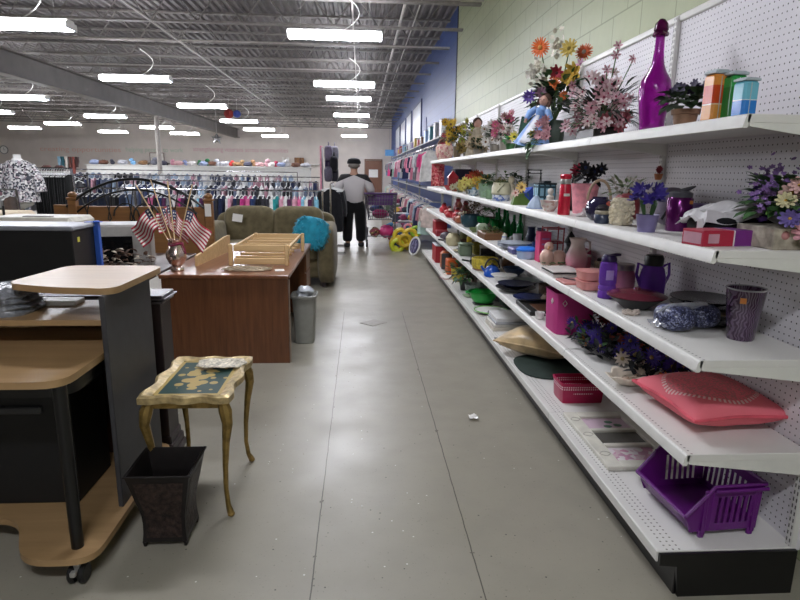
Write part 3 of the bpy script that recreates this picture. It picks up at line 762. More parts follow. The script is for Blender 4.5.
# ------------------------------------------------------------------ hanging clothes
HANG = mat('white hanger', '#d6d6d4', .4, noise=0)
_gm = {}
def garment_mesh(kind, hexc, seed):
    key = (kind, hexc, seed % 3)
    if key in _gm: return _gm[key]
    r = random.Random(seed % 3*31+len(kind)*7); ph = r.uniform(0, 6)
    L = {'top': .58, 'long': .72, 'trousers': .78, 'baby': .36, 'dress': .5}[kind]; W = {'top': .21, 'long': .21, 'trousers': .17, 'baby': .15, 'dress': .16}[kind]
    m = MB(); nu, nv = 16, 8
    def f(u, v):
        a = 2*PI*u; z = -.07-L*v
        if kind == 'trousers': w_ = W*(.95+.05*math.sin(5*v)); th = .018+.012*v
        else:
            w_ = W*(min(1, .25+v*9) if v < .09 else (1-.12*math.sin(min(1, v*1.6)*PI)+(.25*v if kind == 'dress' else 0))); th = .022+.014*min(1, v*3)
        c, s_ = math.cos(a), math.sin(a)
        x = w_*math.copysign(abs(c)**.7, c); y = th*s_*(1+.5*math.sin(3*a+ph+v*2))+.012*v*math.sin(4*x/W+ph)
        return (x, y, z+.02*(abs(x)/W)**1.5*(-1 if v < .15 else .0)+.012*math.sin(2*a+ph)*v)
    m.grid(f, nu, nv, wrap=True)
    if kind in ('top', 'long', 'baby'):
        sl = .22 if kind == 'baby' else .42 if kind == 'long' else .26
        for s_ in (-1, 1):
            m.tube([(s_*W*.88, 0, -.115), (s_*W*1.08, .0, -.115-sl*.5), (s_*W*1.14, .01, -.115-sl)], [.036, .034, .03] if kind != 'baby' else [.03, .028, .022], 7)
    me_o = m.build('g', cloth(hexc)); me = me_o.data; bpy.data.objects.remove(me_o)
    _gm[key] = me; return me
m = MB(); m.tube([(-.2, 0, -.105), (0, 0, -.055), (.2, 0, -.105)], .007, 5); m.tube([(-.2, 0, -.105), (.2, 0, -.108)], .006, 5)
m.tube([(0, 0, -.055), (0, 0, -.02)]+[(.018*math.sin(k*.55), 0, .0-.018*math.cos(k*.55)) for k in range(8)], .0035, 5)
_o = m.build('h', HANG); HME = _o.data; bpy.data.objects.remove(_o)
m = MB(); m.tube([(-.13, 0, -.09), (0, 0, -.055), (.13, 0, -.09)], .006, 5); m.tube([(0, 0, -.055), (0, 0, -.02)]+[(.018*math.sin(k*.55), 0, .0-.018*math.cos(k*.55)) for k in range(8)], .0035, 5)
_o = m.build('h', HANG); HMEB = _o.data; bpy.data.objects.remove(_o)
NAMES = {'top': ('hanging_shirt', 'top'), 'long': ('hanging_blouse', 'blouse'), 'trousers': ('hanging_trousers', 'trousers'), 'baby': ('baby_shirt', 'baby top'), 'dress': ('small_dress', 'small dress')}
def hang(kind, hexc, seed, loc, rz, label, group, hanger=True):
    n, c = NAMES[kind]
    t = thing(n, label, 'clothing', loc, rz, group)
    g = bpy.data.objects.new('fabric', garment_mesh(kind, hexc, seed)); COL.objects.link(g); g.parent = t
    if hanger:
        h = bpy.data.objects.new('hanger', HMEB if kind in ('baby', 'dress') else HME); COL.objects.link(h); h.parent = t
    return t
def rail(x0, x1, y, z, label, along='x'):
    c = Vector(((x0+x1)/2, y, 0)) if along == 'x' else Vector((y, (x0+x1)/2, 0)); L = x1-x0
    t = thing('clothes_rail', label, 'clothes rack', c, 0 if along == 'x' else PI/2)
    m = MB(); m.tube([(-L/2, 0, z), (L/2, 0, z)], .014, 8); m.build('hanging_bar', CHROME, t)
    for s_ in (-1, 1):
        m = MB(); m.box((s_*L/2, 0, z/2), (.03, .03, z), .003); m.build('upright', CHROME, t)
        m = MB(); m.box((s_*L/2, 0, .02), (.03, .5, .04), .004); m.build('foot', CHROME, t)
    return t
PAL = [('black', '#15151a'), ('navy', '#1c2440'), ('teal', '#2a8a8c'), ('pink', '#c5628c'), ('white', '#cfcdcb'), ('dark blue', '#25355c'), ('charcoal', '#2b2a30'), ('magenta', '#b03478'), ('light blue', '#6fa3b8'), ('plum', '#4a2344'), ('grey', '#77777c'), ('rose', '#c58f9f')]
def row(x0, x1, n, y, z, kinds, pal, where, group, seed, rz0=PI/2, hanger=True, frm='right'):
    rr = random.Random(seed)
    for i in range(n):
        x = x1-(x1-x0)*(i+.5)/n+rr.uniform(-.012, .012); cn, ch = pal[rr.randrange(len(pal))]; k = kinds[rr.randrange(len(kinds))]
        lab = '%s %s on the %s, %s garment from its %s end' % (cn, NAMES[k][1], where, ordinal(i+1), frm)
        hang(k, ch, rr.randrange(99), (x, y, z), rz0+rr.uniform(-.12, .12), lab, group, hanger)
# long rack behind the sofa
rail(-3.45, -.62, 9.62, 1.10, 'long chrome clothes rail behind the olive sofa')
row(-3.35, -.68, 38, 9.62, 1.082, ['top', 'long', 'top'], PAL, 'rail behind the sofa', 'clothes on the rail behind the sofa', 3)
rail(-5.1, -3.6, 9.75, 1.10, 'chrome clothes rail of jeans behind the bed headboard')
row(-5.02, -3.66, 17, 9.75, 1.082, ['trousers'], [('blue denim', '#2c3a58'), ('dark denim', '#1f2a42'), ('pale denim', '#5a6f90'), ('black', '#17171b'), ('pink', '#b0607a')], 'jeans rail', 'jeans on the rail behind the headboard', 5)
# black trousers block
rail(-4.88, -4.34, 9.3, 1.40, 'taller chrome rail packed with black trousers')
for i in range(13):
    hang('trousers', '#0e0f10', i, (-4.38-.036*i, 9.3, 1.382), PI/2+R.uniform(-.05, .05), 'black trousers packed together on the taller rail', 'black trousers on the taller rail')
# mannequin with a patterned blouse
t = thing('mannequin', 'white headless mannequin torso holding up the patterned blouse', 'mannequin', (-4.72, 8.6, 0))
m = MB(); m.lathe([(.16, 0), (.16, .02), (.02, .03), (.018, .86)], 16); m.build('stand', CHROME, t)
m = MB(); m.lathe([(.02, .84), (.15, .9), (.155, 1.02), (.12, 1.15), (.15, 1.32), (.17, 1.42), (.08, 1.5), (.05, 1.53), (.05, 1.58), (0, 1.58)], 20, T=Matrix.Scale(.7, 4, (0, 1, 0))); m.build('torso', PLASTW, t)
m = MB(); m.grid(lambda u, v: ((.19+.05*v)*math.cos(2*PI*u)*(1 if v > .08 else .55+v*5.5), (.13+.04*v)*math.sin(2*PI*u)+.012*math.sin(10*PI*u)*v, 1.5-.56*v), 30, 10, wrap=True)
for s_ in (-1, 1): m.tube([(s_*.17, 0, 1.43), (s_*.26, -.02, 1.26), (s_*.29, -.03, 1.08)], [.06, .07, .075], 10)
o = m.build('patterned_blouse', cell_mat('black white print', ['#c9c7c6', '#3a3d48', '#a8a8ac', '#1d1f26', '#dddbd8', '#8e7f86'], 48)); 
tag(o, 'black and white patterned blouse on the mannequin', 'clothing', loc=(-4.72, 8.6, 0))
rail(-5.3, -4.5, 8.1, 1.12, 'chrome rail of pale trousers at the far left')
row(-5.25, -4.55, 9, 8.1, 1.102, ['trousers'], [('taupe', '#7d7467'), ('grey', '#8a8883'), ('cream', '#b9ae9c'), ('brown', '#4a3a30')], 'far left trousers rail', 'pale trousers on the far left rail', 8, frm='right')
# deeper racks, only their tops show
LIGHTP = [('white', '#cfcecd'), ('grey', '#8f9096'), ('pale blue', '#8fa0b4'), ('black', '#26262b'), ('dusty pink', '#a9808c'), ('navy', '#2b3350'), ('charcoal', '#3a3a42'), ('slate', '#5c6478')]
for x0, x1, y, z, n, wh, sd in ((-5.0, -.9, 12.6, 1.18, 38, 'second rail back', 11), (-7.6, -1.0, 15.6, 1.25, 46, 'third rail back', 12), (-10.5, -2.0, 19., 1.36, 44, 'fourth rail back', 13), (-7.4, -5.4, 12.2, 1.24, 14, 'rail behind the black trousers', 14)):
    rail(x0, x1, y, z, 'chrome clothes rail, the '+wh)
    row(x0+.1, x1-.1, n, y, z-.018, ['top', 'long'], LIGHTP, wh, 'tops on the '+wh, sd)
# short dark rack at the aisle with a pink edged board
rail(10.2, 11.3, -.52, 1.20, 'short chrome rail of dark clothes beside the man', 'y')
for i in range(9):
    cn, ch = [('black', '#141418'), ('black', '#18181c'), ('dark teal', '#1d4a4c'), ('black', '#121216'), ('plum', '#3a2038'), ('charcoal', '#26262a'), ('navy', '#1a2038'), ('black', '#15151a'), ('maroon', '#501f2c')][i]
    hang('long', ch, i, (-.52, 10.3+.11*i, 1.182), R.uniform(-.1, .1), '%s blouse on the short rail by the man, %s from the front' % (cn, ordinal(i+1)), 'dark clothes on the short rail by the man')
t = thing('display_panel', 'white display panel with a pink edge beside the man', 'display panel', (-.78, 12.0, 0))
m = MB(); m.box((0, 0, .95), (.03, .5, 1.86), .004); m.build('board', WHITE, t)
m = MB(); m.box((0, -.26, .95), (.035, .02, 1.88), .004); m.box((0, 0, 1.885), (.035, .52, .02), .004); m.build('edge_trim', mat('pink trim', '#d58aa0', .5), t)
m = MB(); m.box((0, 0, .01), (.3, .5, .02), .003); m.build('foot', GREYMET, t)
HB = [('grey', '#5c5866'), ('black', '#1c1b20'), ('lilac', '#6d6478'), ('charcoal', '#33323a'), ('purple', '#4a3a5c'), ('pale grey', '#8a8792')]
for i, (cn, ch) in enumerate(HB):
    t = thing('handbag', cn+' handbag hanging on the white display panel, '+ordinal(i+1)+' from the front', 'handbag', (-.64+.11*(i % 2), 11.84+.07*i, 1.36+.2*(i % 3)), rad(90), 'handbags on the display panel')
    m = MB(); m.grid(cush(.17, .08, .15, 4), 20, 10, wrap=True); m.build('bag', cloth(ch), t)
    m = MB(); m.tube([(.09*math.cos(PI*k/10), 0, .10+.12*math.sin(PI*k/10)) for k in range(11)], .008, 6); m.build('strap', cloth(ch), t)
# white low gondola far back, with soft toys and hats
t = thing('white_gondola', 'long low white shelf unit beyond the clothing rails', 'shelf', (-5.6, 21.5, 0))
m = MB(); m.box((0, 0, .75), (7.6, .5, 1.5), .01); m.build('body', WHITE, t)
m = MB(); m.box((0, .0, 1.515), (7.7, .56, .03), .005); m.build('top_shelf', WHITE, t)
TOY = [(-2.6, '#c9c7c8', 'white'), (-3.0, '#b4455c', 'dark pink'), (-3.3, '#d0a0a8', 'pale pink'), (-3.75, '#9d7a58', 'tan'), (-4.15, '#a88a63', 'light brown'), (-4.55, '#c23f3c', 'bright red'), (-5.0, '#b9babf', 'pale grey'), (-5.35, '#2f6a43', 'green'), (-5.65, '#3f7c52', 'leaf green'), (-6.1, '#8f9ac0', 'pale blue'), (-6.55, '#c28a97', 'rose'), (-7.2, '#6f6f78', 'grey'), (-7.9, '#7fb0d8', 'sky blue'), (-8.6, '#40404a', 'charcoal')]
for k, x in enumerate((-1.95, -2.3, -2.8, -3.15, -3.55, -3.95, -4.35, -4.78, -5.2, -5.5, -5.9, -6.35, -6.9, -7.55, -8.25, -8.9, -9.2)):
    c_, nm = [('#b9b9bf', 'silver grey'), ('#6a4a3c', 'brown'), ('#9aa6c4', 'periwinkle'), ('#d5d0cc', 'off white'), ('#c9a0a0', 'dusty pink'), ('#4a4a58', 'slate'), ('#8a6a4a', 'caramel')][k % 7]
    m = MB(); m.sphere((0, 0, .08), (.17, .13, .08), 12, 7, wob=.25)
    tag(m.build('folded_blanket', cloth(c_)), '%s cloth heap on the low white shelf unit, %s from its right end' % (nm, ordinal(k+1)), 'cloth', 'cloth heaps on the far white shelf unit', (x, 21.42, 1.53))
for i, (x, c_, nm) in enumerate(TOY):
    t = thing('soft_toy', nm+' soft toy on the low white shelf unit beyond the clothes', 'soft toy', (x, 21.45, 1.53), R.uniform(-.5, .5), 'soft toys on the far white shelf unit')
    s_ = R.uniform(.5, .75); m = MB(); m.sphere((0, 0, .13*s_), (.16*s_, .13*s_, .13*s_), 12, 8); m.build('body', cloth(c_), t)
    m = MB(); m.sphere((.07*s_*(i % 3-1), -.03, .27*s_), (.13*s_, .11*s_, .10*s_), 12, 8, wob=.1)
    m.build('head', cloth(c_), t)
for i, (x, y, z, c_, nm) in enumerate(((-5.50, 10.9, 1.35, '#5b3a34', 'brown'), (-5.28, 10.9, 1.35, '#4d322e', 'dark brown'))):
    t = thing('hat', nm+' hat on the stand above the black trousers', 'hat', (x, y, z)); m = MB(); m.lathe([(.15, 0), (.155, .008), (.085, .012), (.08, .07), (.05, .1), (0, .1)], 18); m.build('crown', cloth(c_), t)
    m = MB(); m.lathe([(.087, .014), (.087, .03), (.083, .03)], 18); m.build('band', BLACK, t)
m = MB(); m.box((-5.39, 10.9, 1.335), (.5, .3, .03), .004); m.box((-5.39, 10.9, .67), (.06, .06, 1.32), 0); m.box((-5.39, 10.9, .01), (.5, .4, .02), 0); o = m.build('hat_stand', WHITE); tag(o, 'white hat stand above the black trousers', 'stand')
t = thing('scarf_stand', 'chrome stand of brown and teal scarves behind the black trousers', 'stand', (-5.68, 12.1, -.06))
m = MB(); m.lathe([(.18, 0), (.18, .02), (.015, .03), (.015, 1.68)], 14); m.tube([(-.2, 0, 1.66), (.2, 0, 1.66)], .012, 8); m.build('frame', CHROME, t)
for i, c_ in enumerate(('#7d9db0', '#2e5a63', '#cfc8c0', '#5c3a34', '#83473f', '#3d2a28')):
    m = MB(); x = -.17+.066*i; hh = (.3, .22, .34, .26, .32, .2)[i]; m.grid(lambda u, v: (x+.034*math.cos(2*PI*u)*(1-.3*v+.2*math.sin(6*v+i)), .04*math.sin(2*PI*u)+.01*math.sin(5*v), 1.68-hh*v), 12, 6, wrap=True); m.build('scarf', cloth(c_), t)
# back wall fittings
def framed(name, label, cat, c, wd, ht, face, fr, dep=.03, group=None):
    t = thing(name, label, cat, c, 0, group)
    m = MB(); m.box((0, -dep/2, 0), (wd-.02, dep*.6, ht-.02), 0); m.build('face', face, t)
    m = MB(); b = min(wd, ht)*.06
    for s_ in (-1, 1): m.box((s_*(wd-b)/2, -dep/2, 0), (b, dep, ht), .002); m.box((0, -dep/2, s_*(ht-b)/2), (wd-2*b, dep, b), .002)
    m.build('frame', fr, t); return t
t = thing('wall_clock', 'round white wall clock with a grey rim on the back wall', 'clock', (-19.0+2.9, 32.99, 2.55)); t.location.x = -18.7; t.location.z = 2.26
m = MB(); m.lathe([(0, 0), (.2, 0), (.2, .03), (0, .03)], 28, T=Matrix.Rotation(PI/2, 4, 'X')); m.build('dial', PAPER, t)
m = MB(); m.tube([(.2*math.cos(k*PI/14), -.03, .2*math.sin(k*PI/14)) for k in range(28)], .022, 8, closed=True); m.build('rim', GREYMET, t)
m = MB(); m.box((0, -.035, .06), (.012, .006, .12), 0); m.box((.04, -.035, 0), (.09, .006, .012), 0); m.build('hands', BLACK, t)
t = thing('wall_shelf', 'dark wooden wall shelf under the picture on the back wall', 'shelf', (-10.85, 32.9, 1.70)); m = MB(); m.box((0, -.05, 0), (1.3, .28, .04), .005); m.build('board', ESP, t)
for s_ in (-1, 1): m = MB(); m.box((s_*.5, .02, -.07), (.04, .14, .12), .005); m.build('bracket', ESP, t)
framed('framed_picture', 'brown framed pale picture standing on the dark wall shelf', 'picture', (-10.85, 32.88, 1.98), .75, .52, mat('pale print', '#d9d4cc', .6), mat('brown frame', '#5a3b2c', .5))
t = thing('white_shelf', 'white wall shelf holding books near the right of the back wall', 'shelf', (-3.85, 32.85, 1.74)); m = MB(); m.box((0, 0, 0), (3.2, .3, .04), .004); m.build('board', WHITE, t)
for s_ in (-1, 1): m = MB(); m.box((s_*1.3, .05, -.07), (.03, .2, .1), .004); m.build('bracket', WHITE, t)
for i, (x, c_, nm) in enumerate(((-3.95, '#d7d4cc', 'white'), (-3.82, '#cfc9bd', 'off white'), (-3.69, '#dcd9d4', 'bright white'), (-3.28, '#7a5232', 'brown'), (-3.15, '#8a5f38', 'light brown'), (-3.02, '#6d4528', 'dark brown'), (-2.89, '#7f5834', 'tan'))):
    m = MB(); m.box((0, 0, .17), (.115, .2, .34), .006); tag(m.build('book', mat('book '+c_, c_, .6)), nm+' book standing on the white shelf of the back wall', 'book', 'books on the back wall shelf', (x-.25, 32.82, 1.76))
# painted words along the back wall
def words(txt, x0, x1, z, hexc, label):
    cu = bpy.data.curves.new('lettering', 'FONT'); cu.body = txt; cu.size = .4; cu.extrude = .004; cu.align_x = 'LEFT'
    o = bpy.data.objects.new('wall_lettering', cu); COL.objects.link(o)
    bpy.context.view_layer.update(); me = bpy.data.meshes.new_from_object(o.evaluated_get(bpy.context.evaluated_depsgraph_get()))
    bpy.data.objects.remove(o); mx = max(v.co.x for v in me.vertices); k = (x1-x0)/mx
    for v in me.vertices: v.co = (v.co.x*k, v.co.y*.85, v.co.z)
    me.materials.clear(); me.materials.append(mat('letter '+hexc, hexc, .7, noise=0))
    q = bpy.data.objects.new('wall_lettering', me); COL.objects.link(q); q.location = (x0, 32.99, z); q.rotation_euler = (PI/2, 0, 0); tag(q, label, 'lettering')
words('creating opportunities', -16.9, -12.75, 2.24, '#cda394', 'orange lettering on the back wall beside the clock')
words('helping people to work', -12.5, -9.5, 2.28, '#a8b8a2', 'green lettering on the back wall behind the column')
words('strengthening veterans across communities', -8.98, -3.94, 2.36, '#c49aa0', 'rose lettering on the right half of the back wall')

# hanging decorations
t = thing('foil_star', 'silver star balloon hanging before the back wall', 'balloon', (-5.6, 24., 2.58))
m = MB(); vs = [(.23*(1 if k % 2 == 0 else .5)*math.sin(k*PI/5), 0, .23*(1 if k % 2 == 0 else .5)*math.cos(k*PI/5)) for k in range(10)]
m.add(vs+[(0, -.07, 0), (0, .07, 0)], [(k, (k+1) % 10, 10) for k in range(10)]+[((k+1) % 10, k, 11) for k in range(10)]); m.build('star', mat('silver foil', '#b5b5b8', .25, .8), t, smooth=False)
m = MB(); m.tube([(0, 0, .22), (0, 0, 1.12)], .004, 4); m.build('string', PLASTW, t)
for x, c_, nm, r_ in ((-4.29, '#a8433f', 'red', .15), (-4.03, '#4a59a8', 'blue', .12)):
    t = thing('paper_ball', nm+' paper ball hanging under the roof joists', 'decoration', (x, 20.2, 3.19)); m = MB(); m.lathe([(r_*math.sin(PI*k/10), -r_*math.cos(PI*k/10)) for k in range(11)], 24, fold=12, famp=.05); m.build('ball', cloth(c_), t)
    m = MB(); m.tube([(0, 0, r_), (0, 0, .51)], .003, 4); m.build('string', PLASTW, t)

# door in the back wall
m = MB(); m.box((.68, 32.985, 1.0), (.86, .05, 2.0), .004); o = m.build('door_1', wood_mat('brown door', '#6d4530', '#7d523a', 'z')); o['kind'] = 'structure'
m = MB(); m.box((.68, 32.955, 1.32), (.5, .004, .42), 0); q = m.build('door_notice', PAPER, o)
m = MB(); m.sphere((.35, 32.93, 1.0), .035, 10, 6); m.build('door_handle', CHROME, o)
m = MB()
for x in (.22, 1.14): m.box((x, 32.98, 1.03), (.06, .06, 2.06), .004)
m.box((.68, 32.98, 2.05), (.98, .06, .07), .004); o = m.build('trim_90', mat('door frame', '#7a5d4c', .5)); o['kind'] = 'structure'
# white framed panels on the blue wall
for i, (y0, y1) in enumerate(((16.6, 19.2), (19.9, 21.9), (22.5, 25.0), (25.6, 28.6))):
    t = framed('wall_board', 'white framed board high on the blue wall, '+ordinal(i+1)+' from the near end', 'board', (0, 0, 0), y1-y0, 1.15, mat('pale board', '#a9b0be', .35), mat('blue frame', '#33416f', .5), group='white boards on the blue wall')
    t.location = (XR-.002, (y0+y1)/2, 2.80); t.rotation_euler = (0, 0, -PI/2)
m = MB(); m.box((XR-.01, 15.6, 2.62), (.015, .5, .32), .003); tag(m.build('wall_sign', mat('dark blue sign', '#2b3f82', .5)), 'small dark blue sign on the blue wall beside the boards', 'sign')
m = MB(); m.box((0, 0, 0), (.34, .02, .24), .003); o = m.build('hanging_sign', mat('light blue sign', '#5a9ad0', .5)); tag(o, 'light blue sign over the baby clothes near the far wall', 'sign', loc=(1.13, 24, 2.16))
m = MB(); m.tube([(1.13, 24, 2.28), (1.13, 24, ZB_)], .004, 4); m.build('wire', GREYMET, o).matrix_parent_inverse = Matrix.Translation((-1.13, -24, -2.16))

# ------------------------------------------------------------------ baby clothes along the blue wall
BP = [('white', '#d5d3d2'), ('hot pink', '#d0477f'), ('pale pink', '#d9a5b4'), ('white', '#cfcfd2'), ('navy', '#232846'), ('pale blue', '#9fb6cf'), ('grey', '#8b8b92'), ('black', '#1b1b20'), ('mint', '#a9c7b8'), ('rose', '#c97a90')]
LP = [('cream', '#c6bca8'), ('pale pink', '#cfa2ad'), ('mint', '#a9c3ba'), ('white', '#cdcbc8'), ('beige', '#c9b8b0'), ('pale blue', '#a3b4c6'), ('rose', '#bb7f8c'), ('navy', '#2b3350')]
t = thing('wall_rack', 'two tier chrome wall rack of baby clothes past the shelving', 'clothes rack', (1.22, 9.9, 0))
for z in (.93, 1.86):
    m = MB(); m.tube([(0, .05, z), (0, 16.4, z)], .014, 8); m.build('hanging_bar', CHROME, t)
for y in (.05, 4, 8, 12, 16.4):
    m = MB(); m.box((.15, y, 1.05), (.04, .04, 2.1), .003); m.box((.07, y, .93), (.17, .02, .02), 0); m.box((.07, y, 1.86), (.17, .02, .02), 0); m.box((.2, y, .02), (.4, .05, .04), 0); m.build('post', GREYMET, t)
m = MB(); m.box((.27, 8.2, 2.02), (.3, 16.4, .02), .003); m.build('top_shelf', WHITE, t)
m = MB(); m.box((.27, 8.2, 1.08), (.3, 16.4, .02), .003); m.build('middle_shelf', WHITE, t)
rr = random.Random(21)
seq = [0, 0, 1, 2, 1, 7, 6, 3]
ys = []; y = 10.15
while y < 26: ys.append(y); y += .17+(y-10)*.028
for i, y in enumerate(ys):
    cn, ch = BP[seq[i]] if i < len(seq) else BP[rr.randrange(len(BP))]
    hang('baby' if i % 3 else 'dress', ch, i, (1.22+rr.uniform(-.06, .02), y, 1.842), rr.uniform(-.7, .7), '%s %s on the upper wall rail, %s from the near end' % (cn, 'small top' if i % 3 else 'small dress', ordinal(i+1)), 'clothes on the upper wall rail')
    cn, ch = LP[rr.randrange(len(LP))]
    hang('baby' if i % 3 != 1 else 'dress', ch, i+1, (1.20+rr.uniform(-.06, .02), y+.05, .912), rr.uniform(-.8, .8), '%s %s on the lower wall rail, %s from the near end' % (cn, 'baby top' if i % 3 != 1 else 'small dress', ordinal(i+1)), 'clothes on the lower wall rail')
for i in range(16):
    cn, ch = [('white', '#c9c9cc'), ('grey', '#85868e'), ('teal', '#4a7f88'), ('pale blue', '#8fa9c9'), ('brown', '#6b5040'), ('red', '#9c3a40'), ('yellow', '#c9b04a'), ('lilac', '#9486ac')][i % 8]
    y = 10.4+i*.85
    t = thing('toy_box', '%s toy box on top of the wall rack, %s from the near end' % (cn, ordinal(i+1)), 'toy', (1.46, y, 2.03), 0, 'toys on top of the wall rack'); h = R.uniform(.14, .3)
    m = MB(); m.box((0, 0, h/2), (.2, .3, h), .01); m.build('box', plast(ch), t)
    m = MB(); m.box((0, 0, h+.008), (.21, .31, .016), .004); m.build('lid', plast('#b9b9bd'), t)

# ------------------------------------------------------------------ toys on the floor at the end of the shelving
t = thing('toy_hoop', 'white rimmed toy wheel leaning against the shelving end', 'toy', (.93, 10.1, .165), 0)
m = MB(); m.tube([(0, .155*math.cos(k*PI/14), .155*math.sin(k*PI/14)) for k in range(28)], .016, 8, closed=True); m.build('rim', PLASTW, t)
m = MB(); m.lathe([(0, -.015), (.13, -.012), (.13, .012), (0, .015)], 24, T=Matrix.Rotation(PI/2, 4, 'Y')); m.build('disc', plast('#4d4a6a'), t)
m = MB()
for k in range(6): m.box((-.018, .07*math.cos(k*PI/3), .07*math.sin(k*PI/3)), (.008, .022, .1), .003, rz=0)
m.build('spokes', plast('#8a86a0'), t)
t.rotation_euler = (0, rad(14), rad(25))
t = thing('baby_walker', 'yellow and lime plastic baby walker toy on the floor', 'toy', (.78, 10.75, 0))
for i, (x, y, z, c_, r_) in enumerate(((-.12, -.1, .1, '#c2c832', .1), (.02, -.12, .2, '#c9a92e', .10), (.12, -.05, .28, '#e0c23a', .11), (-.05, .05, .27, '#d9c03a', .11), (.16, .1, .12, '#d8b830', .12), (.22, -.05, .36, '#9cc43c', .08), (.08, .02, .42, '#d98a96', .06), (-.1, .06, .12, '#d4b22e', .12))):
    m = MB(); m.tube([(x+r_*math.cos(k*PI/8), y, z+r_*math.sin(k*PI/8)) for k in range(16)], r_*.38, 8, closed=True); m.build('ring', plast(c_), t)
for x in (-.15, .18):
    m = MB(); m.lathe([(0, -.02), (.05, -.02), (.05, .02), (0, .02)], 16, T=Matrix.Translation((x, -.08, .05)) @ Matrix.Rotation(PI/2, 4, 'X')); m.build('wheel', plast('#c8cc3c'), t)
m = MB(); m.box((.02, .04, .16), (.3, .16, .12), .04); m.build('seat', plast('#dcb52c'), t)
for i, (x, y, w_, h, c_, nm) in enumerate(((.86, 11.5, .42, .3, '#35588f', 'blue'), (1.0, 12.2, .4, .42, '#8a8f98', 'grey'), (.75, 12.6, .35, .22, '#a04a54', 'dark red'), (.95, 13.4, .45, .5, '#3c4152', 'dark'), (.72, 14.2, .4, .35, '#b2a79a', 'beige'), (.9, 15.4, .5, .6, '#566a4c', 'olive'))):
    t = thing('toy_crate', nm+' toy crate on the floor below the baby clothes', 'crate', (x, y, 0), R.uniform(-.3, .3), 'toy crates under the baby clothes')
    m = MB(); m.box((0, 0, h/2), (w_, .4, h), .02, taper=.9); m.build('box', plast(c_), t)
    m = MB(); m.box((0, 0, h+.01), (w_+.02, .42, .025), .01); m.build('rim', plast('#c4c4c8'), t)
    for k in range(4):
        c2 = ['#cfcfd2', '#7f3a58', '#3f6f8f', '#c9a24a', '#c77f93', '#2f2f38'][(i+k) % 6]
        m = MB(); m.sphere((0, 0, .06), (.09, .08, .06), 12, 7, wob=.25); tag(m.build('stuffed_toy', cloth(c2)), {'#cfcfd2': 'white', '#7f3a58': 'plum', '#3f6f8f': 'blue', '#c9a24a': 'mustard', '#c77f93': 'pink', '#2f2f38': 'black'}[c2]+' stuffed toy lying on the '+nm+' crate', 'toy', 'stuffed toys on the crates', (x-w_*.33+w_*.22*k, y+.05*(k % 2), h+.02))

# ------------------------------------------------------------------ man pushing a cart
t = thing('person', 'person in grey and black jacket and black cap, walking away with a cart', 'person', (-.13, 11.2, 0))
SKIN = mat('skin', '#a8806a', .6, noise=.03)
N = [(0, 0, .95, .07, .055), (0, 0, 1.12, .115, .085), (0, .01, 1.32, .13, .09), (0, 0, 1.46, .06, .055), (0, .01, 1.53, .048, .05), (0, .02, 1.60, .07, .085), (0, .02, 1.68, .07, .085)]
E = [(0, 1), (1, 2), (2, 3), (3, 4), (4, 5), (5, 6)]
def limb(par, pts):
    i = par
    for p in pts: N.append(p); E.append((i, len(N)-1)); i = len(N)-1
limb(0, [(-.095, 0, .84, .066), (-.105, .02, .48, .058), (-.10, -.03, .1, .04), (-.11, .09, .04, .034, .028)])
limb(0, [(.095, 0, .84, .066), (.10, .05, .48, .058), (.10, .06, .1, .04), (.11, .19, .04, .034, .028)])
limb(2, [(-.17, 0, 1.38, .06), (-.235, -.03, 1.15, .045), (-.19, .17, 1.0, .034), (-.15, .25, .99, .028, .02)])
limb(2, [(.17, 0, 1.38, .06), (.245, -.02, 1.15, .045), (.25, .2, 1.03, .034), (.25, .28, 1.02, .028, .02)])
meshobj('body', skin(N, E), SKIN, t)
for sx, hx, hy, hz in ((-1, -.15, .25, .99), (1, .25, .28, 1.02)):
    m = MB()
    for k, l in enumerate((.06, .07, .066, .052)):
        x = hx+(k-1.5)*.017; m.tube([(x, hy, hz), (x, hy+l*.6, hz+.004), (x, hy+l, hz-.02), (x, hy+l*.8, hz-.036)], [.009, .0085, .008, .006], 6)
    m.tube([(hx-sx*.02, hy-.01, hz), (hx-sx*.04, hy+.02, hz-.012), (hx-sx*.03, hy+.045, hz-.025)], [.01, .009, .007], 6)
    m.build('fingers', SKIN, t)
m = MB()
for s_ in (-1, 1): m.sphere((s_*.078, .02, 1.62), (.012, .022, .032), 8, 6)
m.sphere((0, .112, 1.61), (.014, .02, .022), 8, 6); m.build('ears_and_nose', SKIN, t)
JN = [(0, 0, .80, .165, .13), (0, 0, 1.1, .175, .135), (0, .0, 1.3, .17, .13), (0, 0, 1.43, .10, .085), (-.17, 0, 1.385, .085), (-.25, -.04, 1.15, .072), (-.2, .14, 1.02, .05), (.17, 0, 1.385, .085), (.26, -.03, 1.15, .072), (.255, .16, 1.04, .05)]
JE = [(0, 1), (1, 2), (2, 3), (2, 4), (4, 5), (5, 6), (2, 7), (7, 8), (8, 9)]
jk = NT('grey jacket black yoke', .8); x, y, z = jk.xyz()
yk = jk.math('ADD', z, jk.math('MULTIPLY', jk.math('ABSOLUTE', x), .55)); jk.base(jk.mix(jk.math('GREATER_THAN', yk, 1.44), lin('#bab5b6'), lin('#17171a')))
jk.bump(jk.noise(9, 4), .5, .02)
meshobj('jacket', skin(JN, JE), jk.m, t)
PN = [(0, 0, 1.06, .14, .10), (-.085, 0, .76, .11), (-.10, .02, .48, .09), (-.105, -.02, .1, .08), (.085, 0, .76, .11), (.10, .04, .48, .09), (.105, .05, .1, .08), (0, 0, .88, .155, .11)]
meshobj('trousers', skin(PN, [(0, 7), (7, 1), (1, 2), (2, 3), (7, 4), (4, 5), (5, 6)]), cloth('#0d0d10', 'black trouser cloth'), t)
